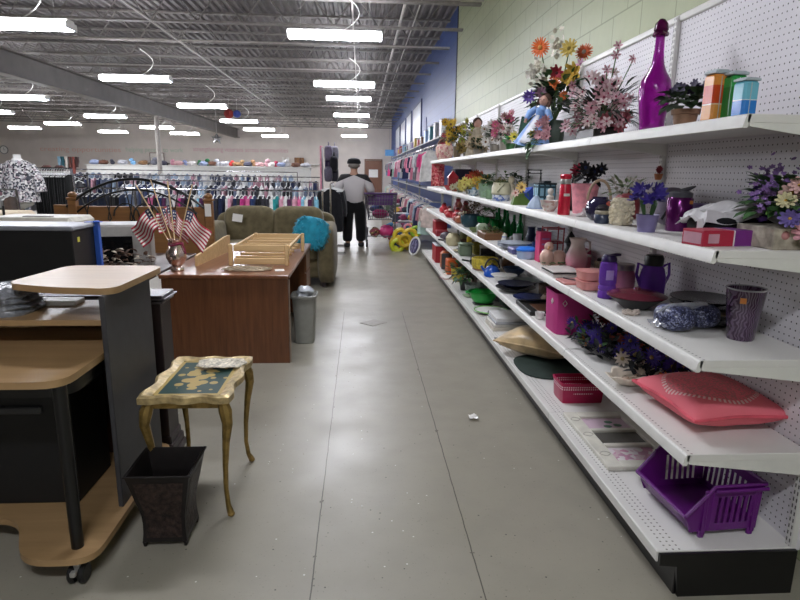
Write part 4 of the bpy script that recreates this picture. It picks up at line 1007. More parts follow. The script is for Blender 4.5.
m = MB(); m.lathe([(.098, 1.655), (.105, 1.66), (.104, 1.70), (.085, 1.745), (.04, 1.765), (0, 1.768)], 20, T=Matrix.Translation((0, .015, 0)) @ Matrix.Scale(1.12, 4, (0, 1, 0))); m.prism([(-.09, .1), (.09, .1), (.06, .19), (-.06, .19)], 1.655, 1.665); m.build('cap', cloth('#15161a', 'black cap cloth'), t)
m = MB(); m.sphere((0, -.005, 1.63), (.088, .098, .075), 14, 8); m.build('hair', mat('grey hair', '#7b756f', .7), t)
for x, y in ((-.11, .03), (.11, .12)):
    m = MB(); m.grid(cush(.05, .14, .05, 3), 16, 8, T=Matrix.Translation((x, y, .05)), wrap=True); m.build('shoe', mat('black shoe', '#111114', .5), t)
t.scale = (1.22, 1.1, .94)
t = thing('shopping_cart', 'wire shopping cart with purple handle, pushed by the man', 'cart', (.37, 11.2, 0))
t.scale = (1.16, 1, 1.02)
WIRE = mat('cart wire', '#6c6b70', .35, .6)
m = MB(); X0, X1, Y0, Y1 = -.26, .26, 0, .85
def cx(z): k = (z-.52)/.46; return .20+.06*k
for k in range(8):
    z = .52+.46*k/7; a = cx(z); m.tube([(-a, -.02, z), (a, -.02, z), (a*.85, Y1, z), (-a*.85, Y1, z)], .004 if 0 < k < 7 else .008, 5, closed=True)
for k in range(12):
    u = -1+2*k/11; m.tube([(u*cx(.52), -.02, .52), (u*cx(.98), -.02, .98)], .0035, 4); m.tube([(u*cx(.52)*.85, Y1, .52), (u*cx(.98)*.85, Y1, .98)], .0035, 4); m.tube([(u*.2, -.02, .52), (u*.17, Y1, .52)], .0035, 4)
for k in range(16):
    v = k/15; q = 1-.15*v
    for s_ in (-1, 1): m.tube([(s_*cx(.52)*q, Y1*v, .52), (s_*cx(.98)*q, Y1*v, .98)], .0035, 4)
m.build('basket', WIRE, t)
m = MB()
for s_ in (-1, 1): m.tube([(s_*.25, -.05, 1.0), (s_*.24, -.01, .5), (s_*.23, .0, .14), (s_*.21, .75, .14), (s_*.2, .8, .3)], .013, 8)
m.tube([(-.22, .1, .2), (.22, .1, .2)], .01, 6)
for k in range(9): m.tube([(-.2+.05*k, .02, .17), (-.19+.047*k, .78, .17)], .004, 4)
m.build('frame', WIRE, t)
m = MB(); m.tube([(-.27, -.06, 1.0), (.27, -.06, 1.0)], .018, 10); m.build('handle', plast('#4a2a60'), t)
m = MB(); m.box((0, .16, .88), (.42, .012, .2), .004); m.build('child_seat', plast('#5a3070'), t)
for x in (-.22, .22):
    for y in (.02, .74):
        m = MB(); m.lathe([(0, -.015), (.055, -.015), (.06, 0), (.055, .015), (0, .015)], 16, T=Matrix.Translation((x, y, .06)) @ Matrix.Rotation(PI/2, 4, 'Y')); m.box((x, y, .11), (.03, .02, .06), 0); m.build('wheel', BLACK, t)
for i, (x, y, z, c_, nm, s_) in enumerate(((0, .32, .62, '#8f2a5c', 'magenta', .16), (-.06, .5, .70, '#3d4a78', 'blue', .14), (.08, .45, .84, '#b0305e', 'crimson', .13), (-.06, .3, .92, '#3a2648', 'dark purple', .13))):
    m = MB(); m.sphere((0, 0, 0), (s_, s_*.9, s_*.55), 14, 8, wob=.12); tag(m.build('folded_clothes', cloth(c_)), nm+' clothes bundle in the shopping cart', 'clothing', 'clothes bundles in the cart', (.37+x, 11.2+y, z))
m = MB(); m.sphere((0, 0, 0), (.15, .13, .12), 14, 8, wob=.15); tag(m.build('pink_bag', plast('#d83f80')), 'bright pink bag on the bottom rack of the cart', 'bag', loc=(.50, 11.45, .285))
m = MB(); m.sphere((0, 0, 0), (.10, .12, .10), 14, 8, wob=.15); tag(m.build('soft_bag', cell_mat('brown floral', ['#7b5a3c', '#3c2a24', '#b9a06a', '#8c3a4a'], 30)), 'brown patterned bag on the bottom rack of the cart', 'bag', loc=(.27, 11.45, .265))

# ------------------------------------------------------------------ goods on the shelves
ZD, Z2, Z3, Z4, Z5 = .17, .525, .85, 1.20, 1.60
def T0(name, label, cat, x, y, z, rz=0., group=None): return thing(name, label, cat, (x, y, z), rz, group)
def one(mb, name, m, label, cat, x, y, z, rz=0., group=None, **k): return tag(mb.build(name, m, **k), label, cat, group, (x, y, z), rz)
def lathe1(prof, n=24, **k): m = MB(); m.lathe(prof, n, **k); return m
def vessel(prof, th=.003):
    """outline from the foot up; adds the inner wall"""
    return prof+[(max(r-th, .001), z) for r, z in prof[::-1]][:-1]+[(0, prof[0][1]+th)]
def leaves(root, name, mt, n, cx, cz, rx, rz, L, W, ry=None, base=None, droop=.3):
    m = MB()
    for k in range(n):
        a = R.uniform(0, 2*PI); e = R.uniform(-.3, 1.2); q = R.random()**.5
        p = (cx+rx*q*math.cos(a)*math.cos(e*.6), (ry or rx)*q*math.sin(a)*math.cos(e*.6), cz+rz*q*math.sin(e))
        m.leaf(p, (math.cos(a), math.sin(a), e), R.uniform(.7, 1.2)*L, W*R.uniform(.8, 1.2), droop=droop)
    return m.build(name, mt, root)
def stems(root, pts, base, r=.0025, mt=STEM):
    m = MB()
    for p in pts:
        b = Vector(base); q = Vector(p); mid = b.lerp(q, .55)+Vector((0, 0, .02)); m.tube([b, mid, q], r, 5)
    return m.build('stems', mt, root)
def bloom(root, mts, c, nrm, r, n=12, name='flower', **k):
    if n < 10 and 'wid' not in k: k['wid'] = .48
    m = MB(); m.flower(c, nrm, r, n, **k); return m.build(name, mts, root)
FLC = {}
def FM(c, e='#6b4a1c'):
    return [mat('petal '+c, c, .6, noise=.08, scale=30), mat('eye '+e, e, .7)]
CAMV = Vector((-.6, -.75, .1))
def toward(j=.35): return CAMV+Vector((R.uniform(-j, j), R.uniform(-j, j), R.uniform(-j, j)))

# --- bottom deck
PUR = plast('#5f1470', 'purple plastic', .35)
t = T0('stacking_bin', 'purple slotted stacking bin with an open front on the bottom deck', 'bin', 1.275, 1.93, ZD, rad(4))
def slots(m, o, U, V, N_, w_, h, th, u0, u1, n, v0, v1):
    """panel in the plane U,V with n slots between u0..u1, v0..v1"""
    o, U, V, N_ = (Vector(q) for q in (o, U, V, N_)); M = Matrix(((U.x, V.x, N_.x, o.x), (U.y, V.y, N_.y, o.y), (U.z, V.z, N_.z, o.z), (0, 0, 0, 1)))
    def b(a0, a1, c0, c1):
        if a1-a0 > 1e-4 and c1-c0 > 1e-4: m.box(((a0+a1)/2, (c0+c1)/2, 0), (a1-a0, c1-c0, th), .0008, T=M)
    b(0, w_, 0, v0); b(0, w_, v1, h); b(0, u0, v0, v1); b(u1, w_, v0, v1)
    p = (u1-u0)/(2*n-1)
    for k in range(n-1): b(u0+p*(2*k+1), u0+p*(2*k+2), v0, v1)
# local: front lip at -x, panels at +-y
m = MB(); m.box((.0, 0, .025), (.24, .29, .006), .002); m.build('floor_panel', PUR, t)
for s_ in (-1, 1):
    m = MB(); slots(m, (-.06, s_*.150, .022), (1, 0, 0), (0, -s_*-.06, 1), (0, 1, 0), .185, .175, .004, .02, .17, 7, .03, .135)
    m.add([(-.06, s_*.150, .022), (-.06, s_*.16, .197), (-.155, s_*.158, .09), (-.13, s_*.150, .022), (-.06, s_*.146, .022), (-.06, s_*.156, .197), (-.155, s_*.154, .09), (-.13, s_*.146, .022)], [(0, 1, 2, 3), (7, 6, 5, 4), (0, 4, 5, 1), (1, 5, 6, 2), (2, 6, 7, 3), (3, 7, 4, 0)])
    m.tube([(-.158, s_*.16, .09), (-.06, s_*.163, .20), (.135, s_*.163, .20)], .0065, 6); m.box((.04, s_*.17, .185), (.2, .012, .012), .003)
    m.build('side_panel', PUR, t)
    for x in (-.085, .105):
        m = MB(); m.box((x, s_*.148, .011), (.02, .014, .034), .003); m.box((x, s_*.158, .1), (.014, .008, .17), .002); m.build('foot', PUR, t)
m = MB(); slots(m, (.125, -.15, .022), (0, 1, 0), (.05, 0, 1), (1, 0, 0), .30, .175, .004, .02, .28, 10, .03, .14); m.tube([(.135, -.16, .2), (.135, .16, .2)], .0065, 6); m.build('back_panel', PUR, t)
m = MB(); m.grid(lambda u, v: (-.12-.038*u, (v-.5)*.31, .022+.07*u), 3, 4); m.tube([(-.158, -.16, .09), (-.158, .16, .09)], .0065, 6); m.build('front_lip', PUR, t, thick=.004)

t = T0('picture_frame', 'white three opening picture frame lying flat on the bottom deck', 'picture frame', 1.245, 2.54, ZD)
t.scale = (1.12, 1.25, 1)
FRW = mat('cream white frame', '#cfccbf', .45)
m = MB(); ops = [(-.19, -.075), (-.055, .055), (.075, .19)]
def fb(x0, x1, y0, y1): m.box(((x0+x1)/2, (y0+y1)/2, .011), (x1-x0, y1-y0, .022), .003)
fb(-.16, -.10, -.235, .235); fb(.10, .16, -.235, .235)
for a, b in ((-.235, -.19), (-.075, -.055), (.055, .075), (.19, .235)): fb(-.10, .10, a, b)
m.build('frame', FRW, t)
for (a, b), mt, nm in zip(ops, (cell_mat('pink scribble print', ['#c9aeb6', '#d6cdd0', '#b98aa0', '#d9d4d2', '#c78fa8'], 45), mat('dark glass', '#5c5a55', .12), mat('pale lilac print', '#c9b0be', .5)), ('scribble_print', 'empty_glass', 'lilac_print')):
    m = MB(); m.box((0, (a+b)/2, .006), (.2, b-a, .004), 0); m.build(nm, mt, t)
m = MB()
for x, y in ((.02, .15), (.05, .12), (.0, .11)): m.sphere((x, y, .009), (.02, .014, .002), 8, 4)
m.build('green_motif', mat('green motif', '#5c7a66', .6), t)
for y in (-.14, .02, .16): m = MB(); m.tube([(-.13+.017*math.cos(k*PI/6)*(1+.3*math.cos(k)), y+.017*math.sin(k*PI/6), .0225) for k in range(12)], .0018, 4, closed=True); m.build('wire_scroll', mat('grey wire', '#a39e92', .4), t)

def perf_basket(x, y, z, w_, d, h, nm, label, hexc, rz):
    k = NT(nm+' mat', .4); X, Y, Zq = k.xyz()
    def cell(q, P): return k.math('SUBTRACT', k.math('FRACT', k.math('DIVIDE', k.math('ADD', q, 5), P)), .5)
    a, b, c = cell(X, .0125), cell(Zq, .0125), cell(Y, .0125)
    row = k.math('MAXIMUM', k.math('MULTIPLY', k.math('GREATER_THAN', Zq, h*.66), k.math('LESS_THAN', Zq, h*.86)), k.math('MULTIPLY', k.math('GREATER_THAN', Zq, h*.44), k.math('MULTIPLY', k.math('LESS_THAN', Zq, h*.52), k.math('LESS_THAN', k.math('ABSOLUTE', X), w_*.22))))
    
    h1 = k.math('LESS_THAN', k.math('ADD', k.math('MULTIPLY', a, a), k.math('MULTIPLY', b, b)), .10); h2 = k.math('LESS_THAN', k.math('ADD', k.math('MULTIPLY', c, c), k.math('MULTIPLY', b, b)), .10)
    onx = k.math('GREATER_THAN', k.math('ABSOLUTE', Y), d*.41)
    hole = k.math('MULTIPLY', row, k.math('MAXIMUM', k.math('MULTIPLY', h1, onx), k.math('MULTIPLY', h2, k.math('LESS_THAN', k.math('ABSOLUTE', Y), d*.41))))
    k.base(k.mix(hole, lin(hexc), lin('#e6ccd2')))
    t = T0(nm, label, 'basket', x, y, z, rz)
    m = MB(); m.lathe([(.46, 0), (.47, .004), (.5, h)]+[(.485, h), (.455, .006), (0, .006)], 4*6, T=Matrix.Diagonal((w_*1.0, d*1.0, 1, 1)), sq=14); m.build('body', k.m, t)
    m = MB(); m.lathe([(.49, h-.012), (.515, h-.010), (.515, h+.002), (.485, h+.002), (.485, h-.010), (.49, h-.012)], 24, cap=False, T=Matrix.Diagonal((w_, d, 1, 1)), sq=14); m.build('rim', plast(hexc), t)
perf_basket(1.235, 3.08, ZD, .25, .17, .115, 'perforated_basket', 'magenta perforated storage basket on the bottom deck', '#a81449', 0)
one(lathe1([(.24, 0), (.25, .004), (.25, .010), (.22, .014), (0, .014)], 36, sq=3), 'round_mat', mat('dark green mat', '#1f2f28', .8, noise=.1), 'dark green round mat lying under the gold pillow', 'mat', 1.275, 3.62, ZD)
def pillow(hx, hy, hz):
    def f(u, v):
        x, y = 2*u-1, 2*v-1
        k = max(0, (1-abs(x)**2.6)*(1-abs(y)**2.6))**.5; pin = 1-.07*(1-k)*0
        s_ = 1-.09*(math.cos(x*PI/2)**2)*abs(y)**4; q = 1-.09*(math.cos(y*PI/2)**2)*abs(x)**4
        return x*hx*q, y*hy*s_, k*hz
    return f
def pillow_thing(nm, label, x, y, z, hx, hy, hz, mt, pipe, rz, rot=(0, 0), extra=None):
    t = T0(nm, label, 'cushion', x, y, z+hz*1.0, rz); f = pillow(hx, hy, hz); m = MB()
    def wr(s_): return lambda u, v: (lambda p: (p[0], p[1], s_*p[2]*(1+.03*math.sin(18*u+7*v))))(f(u, v))
    m.grid(wr(1), 24, 24); m.grid(wr(-1), 24, 24); m.build('cover', mt, t, ang=80)
    pts = [f(k/12, 0)[:2] for k in range(12)]+[f(1, k/12)[:2] for k in range(12)]+[f(1-k/12, 1)[:2] for k in range(12)]+[f(0, 1-k/12)[:2] for k in range(12)]
    m = MB(); m.tube([(a, b, 0) for a, b in pts], .0065, 7, closed=True); m.build('piping', pipe, t)
    t.rotation_euler = (rot[0], rot[1], rz); return t
GS = mat('gold satin', '#bfa67c', .35, noise=.15, scale=12, bump=.6, sheen=.3)
pillow_thing('gold_pillow', 'gold satin bolster pillow with gathered ends on the bottom deck', 1.255, 3.86, ZD+.014, .27, .185, .09, GS, GS, rad(-42))
pk = NT('coral embroidered cotton', .8); x, y, z = pk.xyz()
r_ = pk.math('SQRT', pk.math('ADD', pk.math('MULTIPLY', x, x), pk.math('MULTIPLY', y, y)))
ring = pk.math('MULTIPLY', pk.math('LESS_THAN', r_, .16), pk.math('GREATER_THAN', z, 0))
lace = pk.math('MULTIPLY', ring, pk.math('GREATER_THAN', pk.noise(120, 2), .52)); edge = pk.math('MULTIPLY', pk.math('MULTIPLY', pk.math('GREATER_THAN', r_, .152), pk.math('LESS_THAN', r_, .166)), pk.math('GREATER_THAN', pk.math('SINE', pk.math('MULTIPLY', pk.math('ARCTAN2', y, x), 60)), .0))
c = pk.mix(lace, lin('#de6c78'), lin('#b87070')); c = pk.mix(pk.math('MULTIPLY', edge, pk.math('GREATER_THAN', z, 0)), c, lin('#e2bdb8')); pk.base(c); pk.bump(pk.noise(11, 4), .25, .02)
pillow_thing('coral_cushion', 'coral pink cushion with white stitched ring on the second shelf', 1.325, 2.03, Z2, .19, .205, .068, pk.m, cloth('#cf5361'), rad(4))

t = T0('paper_stack', 'low stack of white boxed papers on the bottom deck', 'box', 1.22, 4.66, ZD)
for k, (c_, h) in enumerate((('#bdb6a8', .03), ('#d6d3cb', .024), ('#a9aaae', .02), ('#d9d8d6', .03))):
    m = MB(); m.box((.005*k, .01*(k % 2), sum((.03, .024, .02, .03)[:k])+h/2), (.31-.01*k, .30, h-.001), .003); m.build('flat_box', mat('card '+c_, c_, .6), t)
one(lathe1(vessel([(.03, 0), (.032, .01), (.026, .05), (.034, .12), (.042, .165)]), 20), 'glass_vase', GLASS, 'clear glass vase standing by the gold pillow', 'vase', 1.36, 4.42, ZD)
one(MB().box((0, 0, .003), (.28, .2, .005), .001), 'glass_sheet', mat('pane glass', '#dfe8e2', .05, trans=.8, noise=0), 'thin glass sheet lying flat before the gold pillow', 'glass sheet', 1.17, 4.22, ZD)
one(MB().box((0, 0, .016), (.3, .2, .032), .012), 'folded_cloth', cell_mat('dark print cloth', ['#2c2930', '#575058', '#8b8486', '#3b3340'], 38), 'dark patterned folded cloth behind the paper stack', 'cloth', 1.30, 5.02, ZD)
t = T0('serving_platter', 'white and green edged oval platter below the dark plates', 'platter', 1.18, 5.13, ZD)
m = lathe1([(.07, 0), (.09, .01), (.15, .03), (.152, .034), (.09, .016), (0, .012)], 30); m.build('dish', PLASTW, t)
m = MB(); m.tube([(.15*math.cos(k*PI/16), .15*math.sin(k*PI/16), .034) for k in range(32)], .005, 6, closed=True); m.build('green_rim', plast('#74b552'), t)
GRN2 = plast('#1c9a3a', 'bright green plastic', .3)
t = T0('green_colander', 'bright green plastic colander on a black base', 'colander', 1.19, 5.52, ZD)
m = lathe1(vessel([(.075, .018), (.10, .03), (.125, .07), (.137, .12), (.15, .123), (.15, .128), (.136, .128)]), 30); m.build('bowl', GRN2, t)
m = lathe1([(.10, 0), (.105, .01), (.09, .022), (0, .022)], 24); m.build('base', BLACK, t)
for s_ in (-1, 1): m = MB(); m.tube([(s_*.14, -.04, .12), (s_*.175, -.02, .118), (s_*.175, .02, .118), (s_*.14, .04, .12)], .007, 7); m.build('handle', GRN2, t)
one(lathe1(vessel([(.05, 0), (.08, .01), (.11, .05), (.12, .10), (.122, .12)]), 28), 'glass_bowl', mat('smoky glass', '#aab8b0', .06, trans=.75, noise=0), 'smoky glass bowl behind the green colander', 'bowl', 1.20, 5.92, ZD)
t = T0('potted_plant', 'artificial leafy plant in a small dark pot on the bottom deck', 'plant', 1.13, 6.22, ZD)
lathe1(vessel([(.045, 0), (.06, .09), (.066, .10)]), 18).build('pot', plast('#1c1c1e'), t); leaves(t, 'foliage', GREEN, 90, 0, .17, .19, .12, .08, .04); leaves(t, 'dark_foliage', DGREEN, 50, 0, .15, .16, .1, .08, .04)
one(lathe1(vessel([(.055, 0), (.075, .05), (.08, .14), (.084, .15)]), 20), 'yellow_pot', plast('#b8a83c', r=.4), 'dull yellow flower pot on the bottom deck', 'pot', 1.14, 6.75, ZD)
def simplebox(nm, label, cat, x, y, z, d, c_, lid=None, rz=0., bev=.006):
    t = T0(nm, label, cat, x, y, z, rz); m = MB(); m.box((0, 0, d[2]/2), d, bev); m.build('body', plast(c_, r=.5), t)
    if lid: m = MB(); m.box((0, 0, d[2]+.007), (d[0]+.008, d[1]+.008, .016), .004); m.build('lid', plast(lid, r=.5), t)
    return t
t = T0('open_book', 'small pink and white open book on the bottom deck', 'book', 1.09, 6.95, ZD, .3)
for s_ in (-1, 1): m = MB(); m.box((s_*.055, 0, .012), (.11, .15, .018), .003); m.build('page_block', PAPER, t)
m = MB(); m.box((0, 0, .002), (.23, .16, .004), 0); m.build('cover', plast('#a8505c'), t)
simplebox('orange_bin', 'plain orange upright bin next to the speaker', 'bin', 1.14, 7.25, ZD, (.13, .2, .19), '#c8581c')
t = T0('toy_speaker', 'orange and dark grey upright speaker on the bottom deck', 'speaker', 1.12, 7.62, ZD)
m = MB(); m.box((0, 0, .12), (.14, .16, .24), .03); m.build('shell', plast('#b9602f'), t); m = MB(); m.box((-.012, -.078, .115), (.11, .02, .21), .01); m.build('front', plast('#4a4c50'), t)
simplebox('red_crate', 'deep red box at the far end of the bottom deck', 'box', 1.17, 8.35, ZD, (.24, .4, .235), '#a51f2a', '#b9bcc0')
simplebox('grey_carton', 'grey carton behind the orange speaker on the deck', 'box', 1.33, 7.7, ZD, (.16, .3, .20), '#6d6f72')

# --- second shelf
t = T0('aster_garland', 'garland of purple asters and dark leaves on the second shelf', 'garland', 1.27, 2.60, Z2)
t.location = (0, 0, 0)
GP_ = [(1.19, 2.96), (1.2, 2.86), (1.17, 2.78), (1.2, 2.66), (1.24, 2.56), (1.26, 2.44), (1.31, 2.34), (1.35, 2.3), (1.39, 2.5), (1.36, 2.66), (1.30, 2.84), (1.25, 2.97)]
m = MB()
for x, y in GP_:
    for k in range(30): m.leaf((x+R.uniform(-.06, .06), y+R.uniform(-.08, .08), Z2+R.uniform(.012, .10)), (R.uniform(-1, 1), R.uniform(-1, 1), R.uniform(0, .8)), R.uniform(.04, .08), .028, droop=.1)
m.build('dark_leaves', mat('blackish leaves', '#14171c', .6, noise=.2), t)
m = MB()
for x, y in GP_[:4]:
    for k in range(7): m.leaf((x+R.uniform(-.05, .05), y+R.uniform(-.07, .07), Z2+R.uniform(.05, .12)), (R.uniform(-1, 1), R.uniform(-1, 1), .4), .05, .024, droop=.1)
m.build('green_leaves', GREEN, t)
AST = FM('#3b2488', '#a58a5c'); WHF = FM('#b7aa9c', '#8a7a4c')
for i, (x, y) in enumerate(GP_):
    for k in range(2 if i < 8 else 1):
        px, py = x+R.uniform(-.05, .03), y+R.uniform(-.07, .07)
        bloom(t, AST, (px, py, Z2+R.uniform(.07, .115)), toward(.5), R.uniform(.036, .048), 16, cup=.1, wid=.5, cen=.22, name='aster')
for x, y in ((1.20, 2.50), (1.33, 2.33), (1.30, 2.44)): bloom(t, WHF, (x, y, Z2+.07), toward(), .035, 10, name='white_flower')
for x, y in ((1.28, 2.245), (1.17, 2.86), (1.36, 2.62)): bloom(t, FM('#b8703f', '#6b3a1c'), (x, y, Z2+.065), toward(), .035, 8, cup=.6, name='orange_flower')
SHELL = mat('white seashell', '#dcd2c2', .35, noise=.12, scale=20)
t = T0('seashell_dish', 'white ruffled seashell dish in front of the coral cushion', 'shell', 1.185, 2.36, Z2, .4)
m = MB(); m.grid(lambda u, v: ((.03+.075*v)*math.cos(2*PI*u)*1.25*(1+.08*math.cos(14*PI*u)*v), (.03+.045*v)*math.sin(2*PI*u)*(1+.1*math.cos(14*PI*u)*v), .004+.05*v**1.5+.008*math.cos(14*PI*u)*v), 56, 7, wrap=True); m.lathe([(0, .003), (.03, .003), (.04, .012)], 20); m.build('ruffled_shell', SHELL, t, thick=.004)
m = MB()
for k in range(5): m.sphere((-.05+.025*k, .012*math.sin(k*2), .022), (.016, .02, .014), 10, 6, wob=.1)
m.build('small_shells', mat('mixed shells', '#b59c88', .4, noise=.25, scale=30), t)
MAG = plast('#bf3583', 'magenta felt', .7)
t = T0('magenta_bin', 'magenta storage bin with a white diamond on its side', 'bin', 1.215, 3.26, Z2, rad(0))
m = lathe1([(.108, 0), (.11, .004), (.118, .235), (.122, .238), (.116, .24), (.112, .235), (.105, .01), (0, .01)], 32, sq=7); m.build('body', MAG, t)
for dx, dz in ((-.07, .185), ):
    m = MB(); m.tube([(dx+a, -.1195, dz+b) for a, b in ((-.012, 0), (0, .017), (.012, 0), (0, -.017))], .0028, 5, closed=True); m.build('diamond', PAPER, t)
m = MB(); m.tube([(-.1195, -.06, .185), (-.1195, -.045, .2), (-.1195, -.03, .185), (-.1195, -.045, .17)], .003, 5, closed=True); m.build('side_diamond', PAPER, t)
t = T0('white_cup', 'small white cup lying beside the magenta bin', 'cup', 1.125, 3.52, Z2)
m = lathe1(vessel([(.018, 0), (.026, .015), (.03, .045)]), 18); m.build('bowl', PLASTW, t); m = MB(); m.tube([(.026, 0, .035), (.042, 0, .03), (.04, 0, .015), (.026, 0, .012)], .003, 6); m.build('handle', PLASTW, t)
t = T0('salmon_wallet', 'salmon pink pouch behind the aster garland', 'pouch', 1.40, 2.86, Z2)
m = MB(); m.grid(cush(.10, .07, .045, 4), 20, 10, T=Matrix.Translation((0, 0, .045)), wrap=True); m.build('pouch', cloth('#b0564a'), t); m = MB(); m.tube([(-.09, -.02, .085), (0, -.03, .094), (.09, -.02, .085)], .004, 5); m.build('zip', plast('#6d3a34'), t)
t = T0('rose_spray', 'dark red artificial rose spray behind the magenta bin', 'flowers', 1.37, 3.05, Z2)
leaves(t, 'foliage', DGREEN, 30, 0, .1, .07, .06, .06, .03)
for k in range(7): bloom(t, FM('#6d1524', '#3a0a12'), (R.uniform(-.06, .06), R.uniform(-.06, .06), R.uniform(.10, .18)), toward(), .032, 8, cup=.7, layers=2, name='rose')
m = MB(); m.lathe([(.03, 0), (.03, .08)], 12); m.build('stem_pot', BLACK, t)
# stacked dishes and trays beyond the magenta bin
DK = plast('#121624', 'dark blue glaze', .2)
def dish(nm, label, x, y, z, r, c_, h=.02, group=None, sq=None, mt=None, k=1.):
    m = lathe1([(r*.55, 0), (r*.6, .003), (r*.8, h*.6), (r, h), (r, h+.003), (r*.78, h*.7+.003), (0, .005)], 32, sq=sq, T=Matrix.Diagonal((k, 1, 1, 1))); return one(m, nm, mt or plast(c_, r=.25), label, 'plate', x, y, z, 0, group)
t = T0('serving_tray', 'black serving tray with a copper coloured middle on the second shelf', 'tray', 1.265, 3.78, Z2)
m = MB(); m.box((0, 0, .006), (.34, .36, .012), .005); m.build('base', BLACK, t)
for s_ in (-1, 1): m = MB(); m.box((s_*.17, 0, .016), (.014, .36, .03), .005); m.box((0, s_*.18, .016), (.34, .014, .03), .005); m.build('raised_edge', BLACK, t)
m = MB(); m.box((0, 0, .0135), (.2, .22, .003), .001); m.build('copper_panel', mat('copper brown', '#6b4630', .35, .3), t)
dish('blue_plate', 'deep blue plate, topmost beside the black tray', 1.22, 4.06, Z2, .125, '#1c2552', .028)
dish('black_platter', 'large black platter next to the deep blue plate', 1.20, 4.40, Z2, .155, '#17171f', .035)
dish('navy_plate', 'navy plate lying on the large black platter', 1.20, 4.40, Z2+.0335, .14, '#141a34', .03)
one(lathe1(vessel([(.06, 0), (.068, .02), (.072, .085), (.076, .09)]), 22), 'wicker_pot', mat('grey brown wicker', '#6b5b4c', .8, noise=.3, scale=60, bump=.5), 'grey brown wicker pot at the back of the second shelf', 'pot', 1.40, 4.22, Z2)
one(lathe1([(.06, 0), (.09, .02), (.07, .05), (0, .055)], 20, sq=3), 'tan_dish', plast('#8a6844'), 'tan wooden dish behind the deep blue plate', 'dish', 1.38, 3.99+.03, Z2)
t = T0('white_bowl', 'wide white bowl beside the blue kettle', 'bowl', 1.20, 4.78, Z2)
lathe1(vessel([(.05, 0), (.055, .01), (.09, .05), (.112, .065)]), 28).build('bowl', PLASTW, t)
KB = plast('#1f4fa8', 'blue enamel', .2)
t = T0('blue_kettle', 'bright blue enamel kettle with a black handle', 'kettle', 1.16, 5.06, Z2)
lathe1([(.06, 0), (.072, .01), (.07, .05), (.05, .085), (.03, .095), (.03, .10), (0, .102)], 24).build('body', KB, t)
m = MB(); m.tube([(-.055, 0, .045), (-.085, 0, .07), (-.1, 0, .095)], [.016, .012, .009], 10); m.build('spout', KB, t)
m = MB(); m.tube([(.065*math.cos(k*PI/10), 0, .075+.085*math.sin(k*PI/10)) for k in range(11)], .008, 8); m.sphere((0, 0, .108), .012, 10, 6); m.build('handle', BLACK, t)
t = T0('cake_carrier', 'yellow round basket with a brown base on the second shelf', 'basket', 1.17, 5.42, Z2)
lathe1([(.115, .02), (.125, .05), (.125, .11), (.12, .115), (.11, .11), (.10, .03), (0, .03)], 30).build('body', mat('yellow weave', '#b8a536', .6, noise=.2, scale=50, bump=.4), t); lathe1([(.1, 0), (.118, .008), (.11, .022), (0, .022)], 26).build('base', wood_mat('brown base', '#6b4526', '#84592f'), t)
one(lathe1([(.13, 0), (.14, .01), (.14, .05), (.13, .055), (.02, .065), (.018, .08), (0, .08)], 28, sq=4), 'dark_tin', mat('dark roasting tin', '#25272a', .35, .5), 'dark lidded roasting tin behind the yellow basket', 'tin', 1.26, 5.85, Z2)
t = simplebox('sage_canister', 'sage green square canister on the second shelf', 'canister', 1.15, 6.38, Z2, (.145, .145, .125), '#6f7f68', '#7d8c75', bev=.02)
m = MB(); m.box((-.09, -.04, .08), (.03, .02, .015), .004); m.build('clasp', GREYMET, t)
one(lathe1([(.06, 0), (.085, .03), (.09, .1), (.05, .155), (.03, .16), (0, .16)], 24), 'cream_jar', mat('cream ceramic', '#c4bb98', .35), 'cream dome shaped jar on the second shelf', 'jar', 1.15, 7.28, Z2)
one(lathe1(vessel([(.09, 0), (.10, .02), (.11, .12), (.115, .13)]), 24, sq=4), 'mustard_basket', mat('mustard basket', '#8f8430', .7, noise=.2, scale=50, bump=.4), 'mustard yellow basket behind the sage canister', 'basket', 1.36, 6.5, Z2)
one(lathe1([(.03, 0), (.035, .12), (.03, .15), (0, .155)], 16), 'yellow_bottle', plast('#c8b02c'), 'yellow bottle between the cream jar and mustard basket', 'bottle', 1.3, 6.95, Z2)
one(MB().sphere((0, 0, .055), (.1, .12, .055), 14, 8, wob=.1), 'dark_ornament', mat('mixed dark ornament', '#4a3f48', .5, noise=.3, scale=30), 'dark mottled ornament near the red box', 'ornament', 1.17, 7.9, Z2)
simplebox('red_toy_box', 'red box with pale lid at the far end of the second shelf', 'box', 1.18, 8.75, Z2, (.18, .3, .19), '#9c1c28', '#b0555c')
simplebox('red_tin', 'low red tin in front of the red box', 'tin', 1.16, 8.40, Z2, (.16, .14, .07), '#8f2030', '#a8333e')

# --- third shelf
ZEB = NT('plum tumbler print', .25)
_x2, _y2, _z2 = ZEB.xyz(); wv = ZEB.n('ShaderNodeTexWave'); wv.inputs['Scale'].default_value = 42; wv.inputs['Distortion'].default_value = 9; wv.inputs['Detail'].default_value = 1; ZEB.l(ZEB.tc.outputs['Object'], wv.inputs['Vector'])
ZEB.base(ZEB.ramp(wv.outputs['Fac'], [(.45, lin('#351b38')), (.8, lin('#5f4c64'))])); ZEB.b.inputs['Coat Weight'].default_value = .6
t = T0('plum_tumbler', 'plum striped plastic tumbler at the end of the third shelf', 'tumbler', 1.365, 1.95, Z3)
t.scale = (1.08, 1.08, 1.1)
lathe1(vessel([(.040, 0), (.042, .004), (.060, .168)]), 32).build('cup', ZEB.m, t)
m = MB(); m.tube([(.0595*math.cos(k*PI/16), .0595*math.sin(k*PI/16), .168) for k in range(32)], .003, 6, closed=True); m.build('clear_rim', mat('clear rim', '#a9a6ae', .15, trans=.4), t)
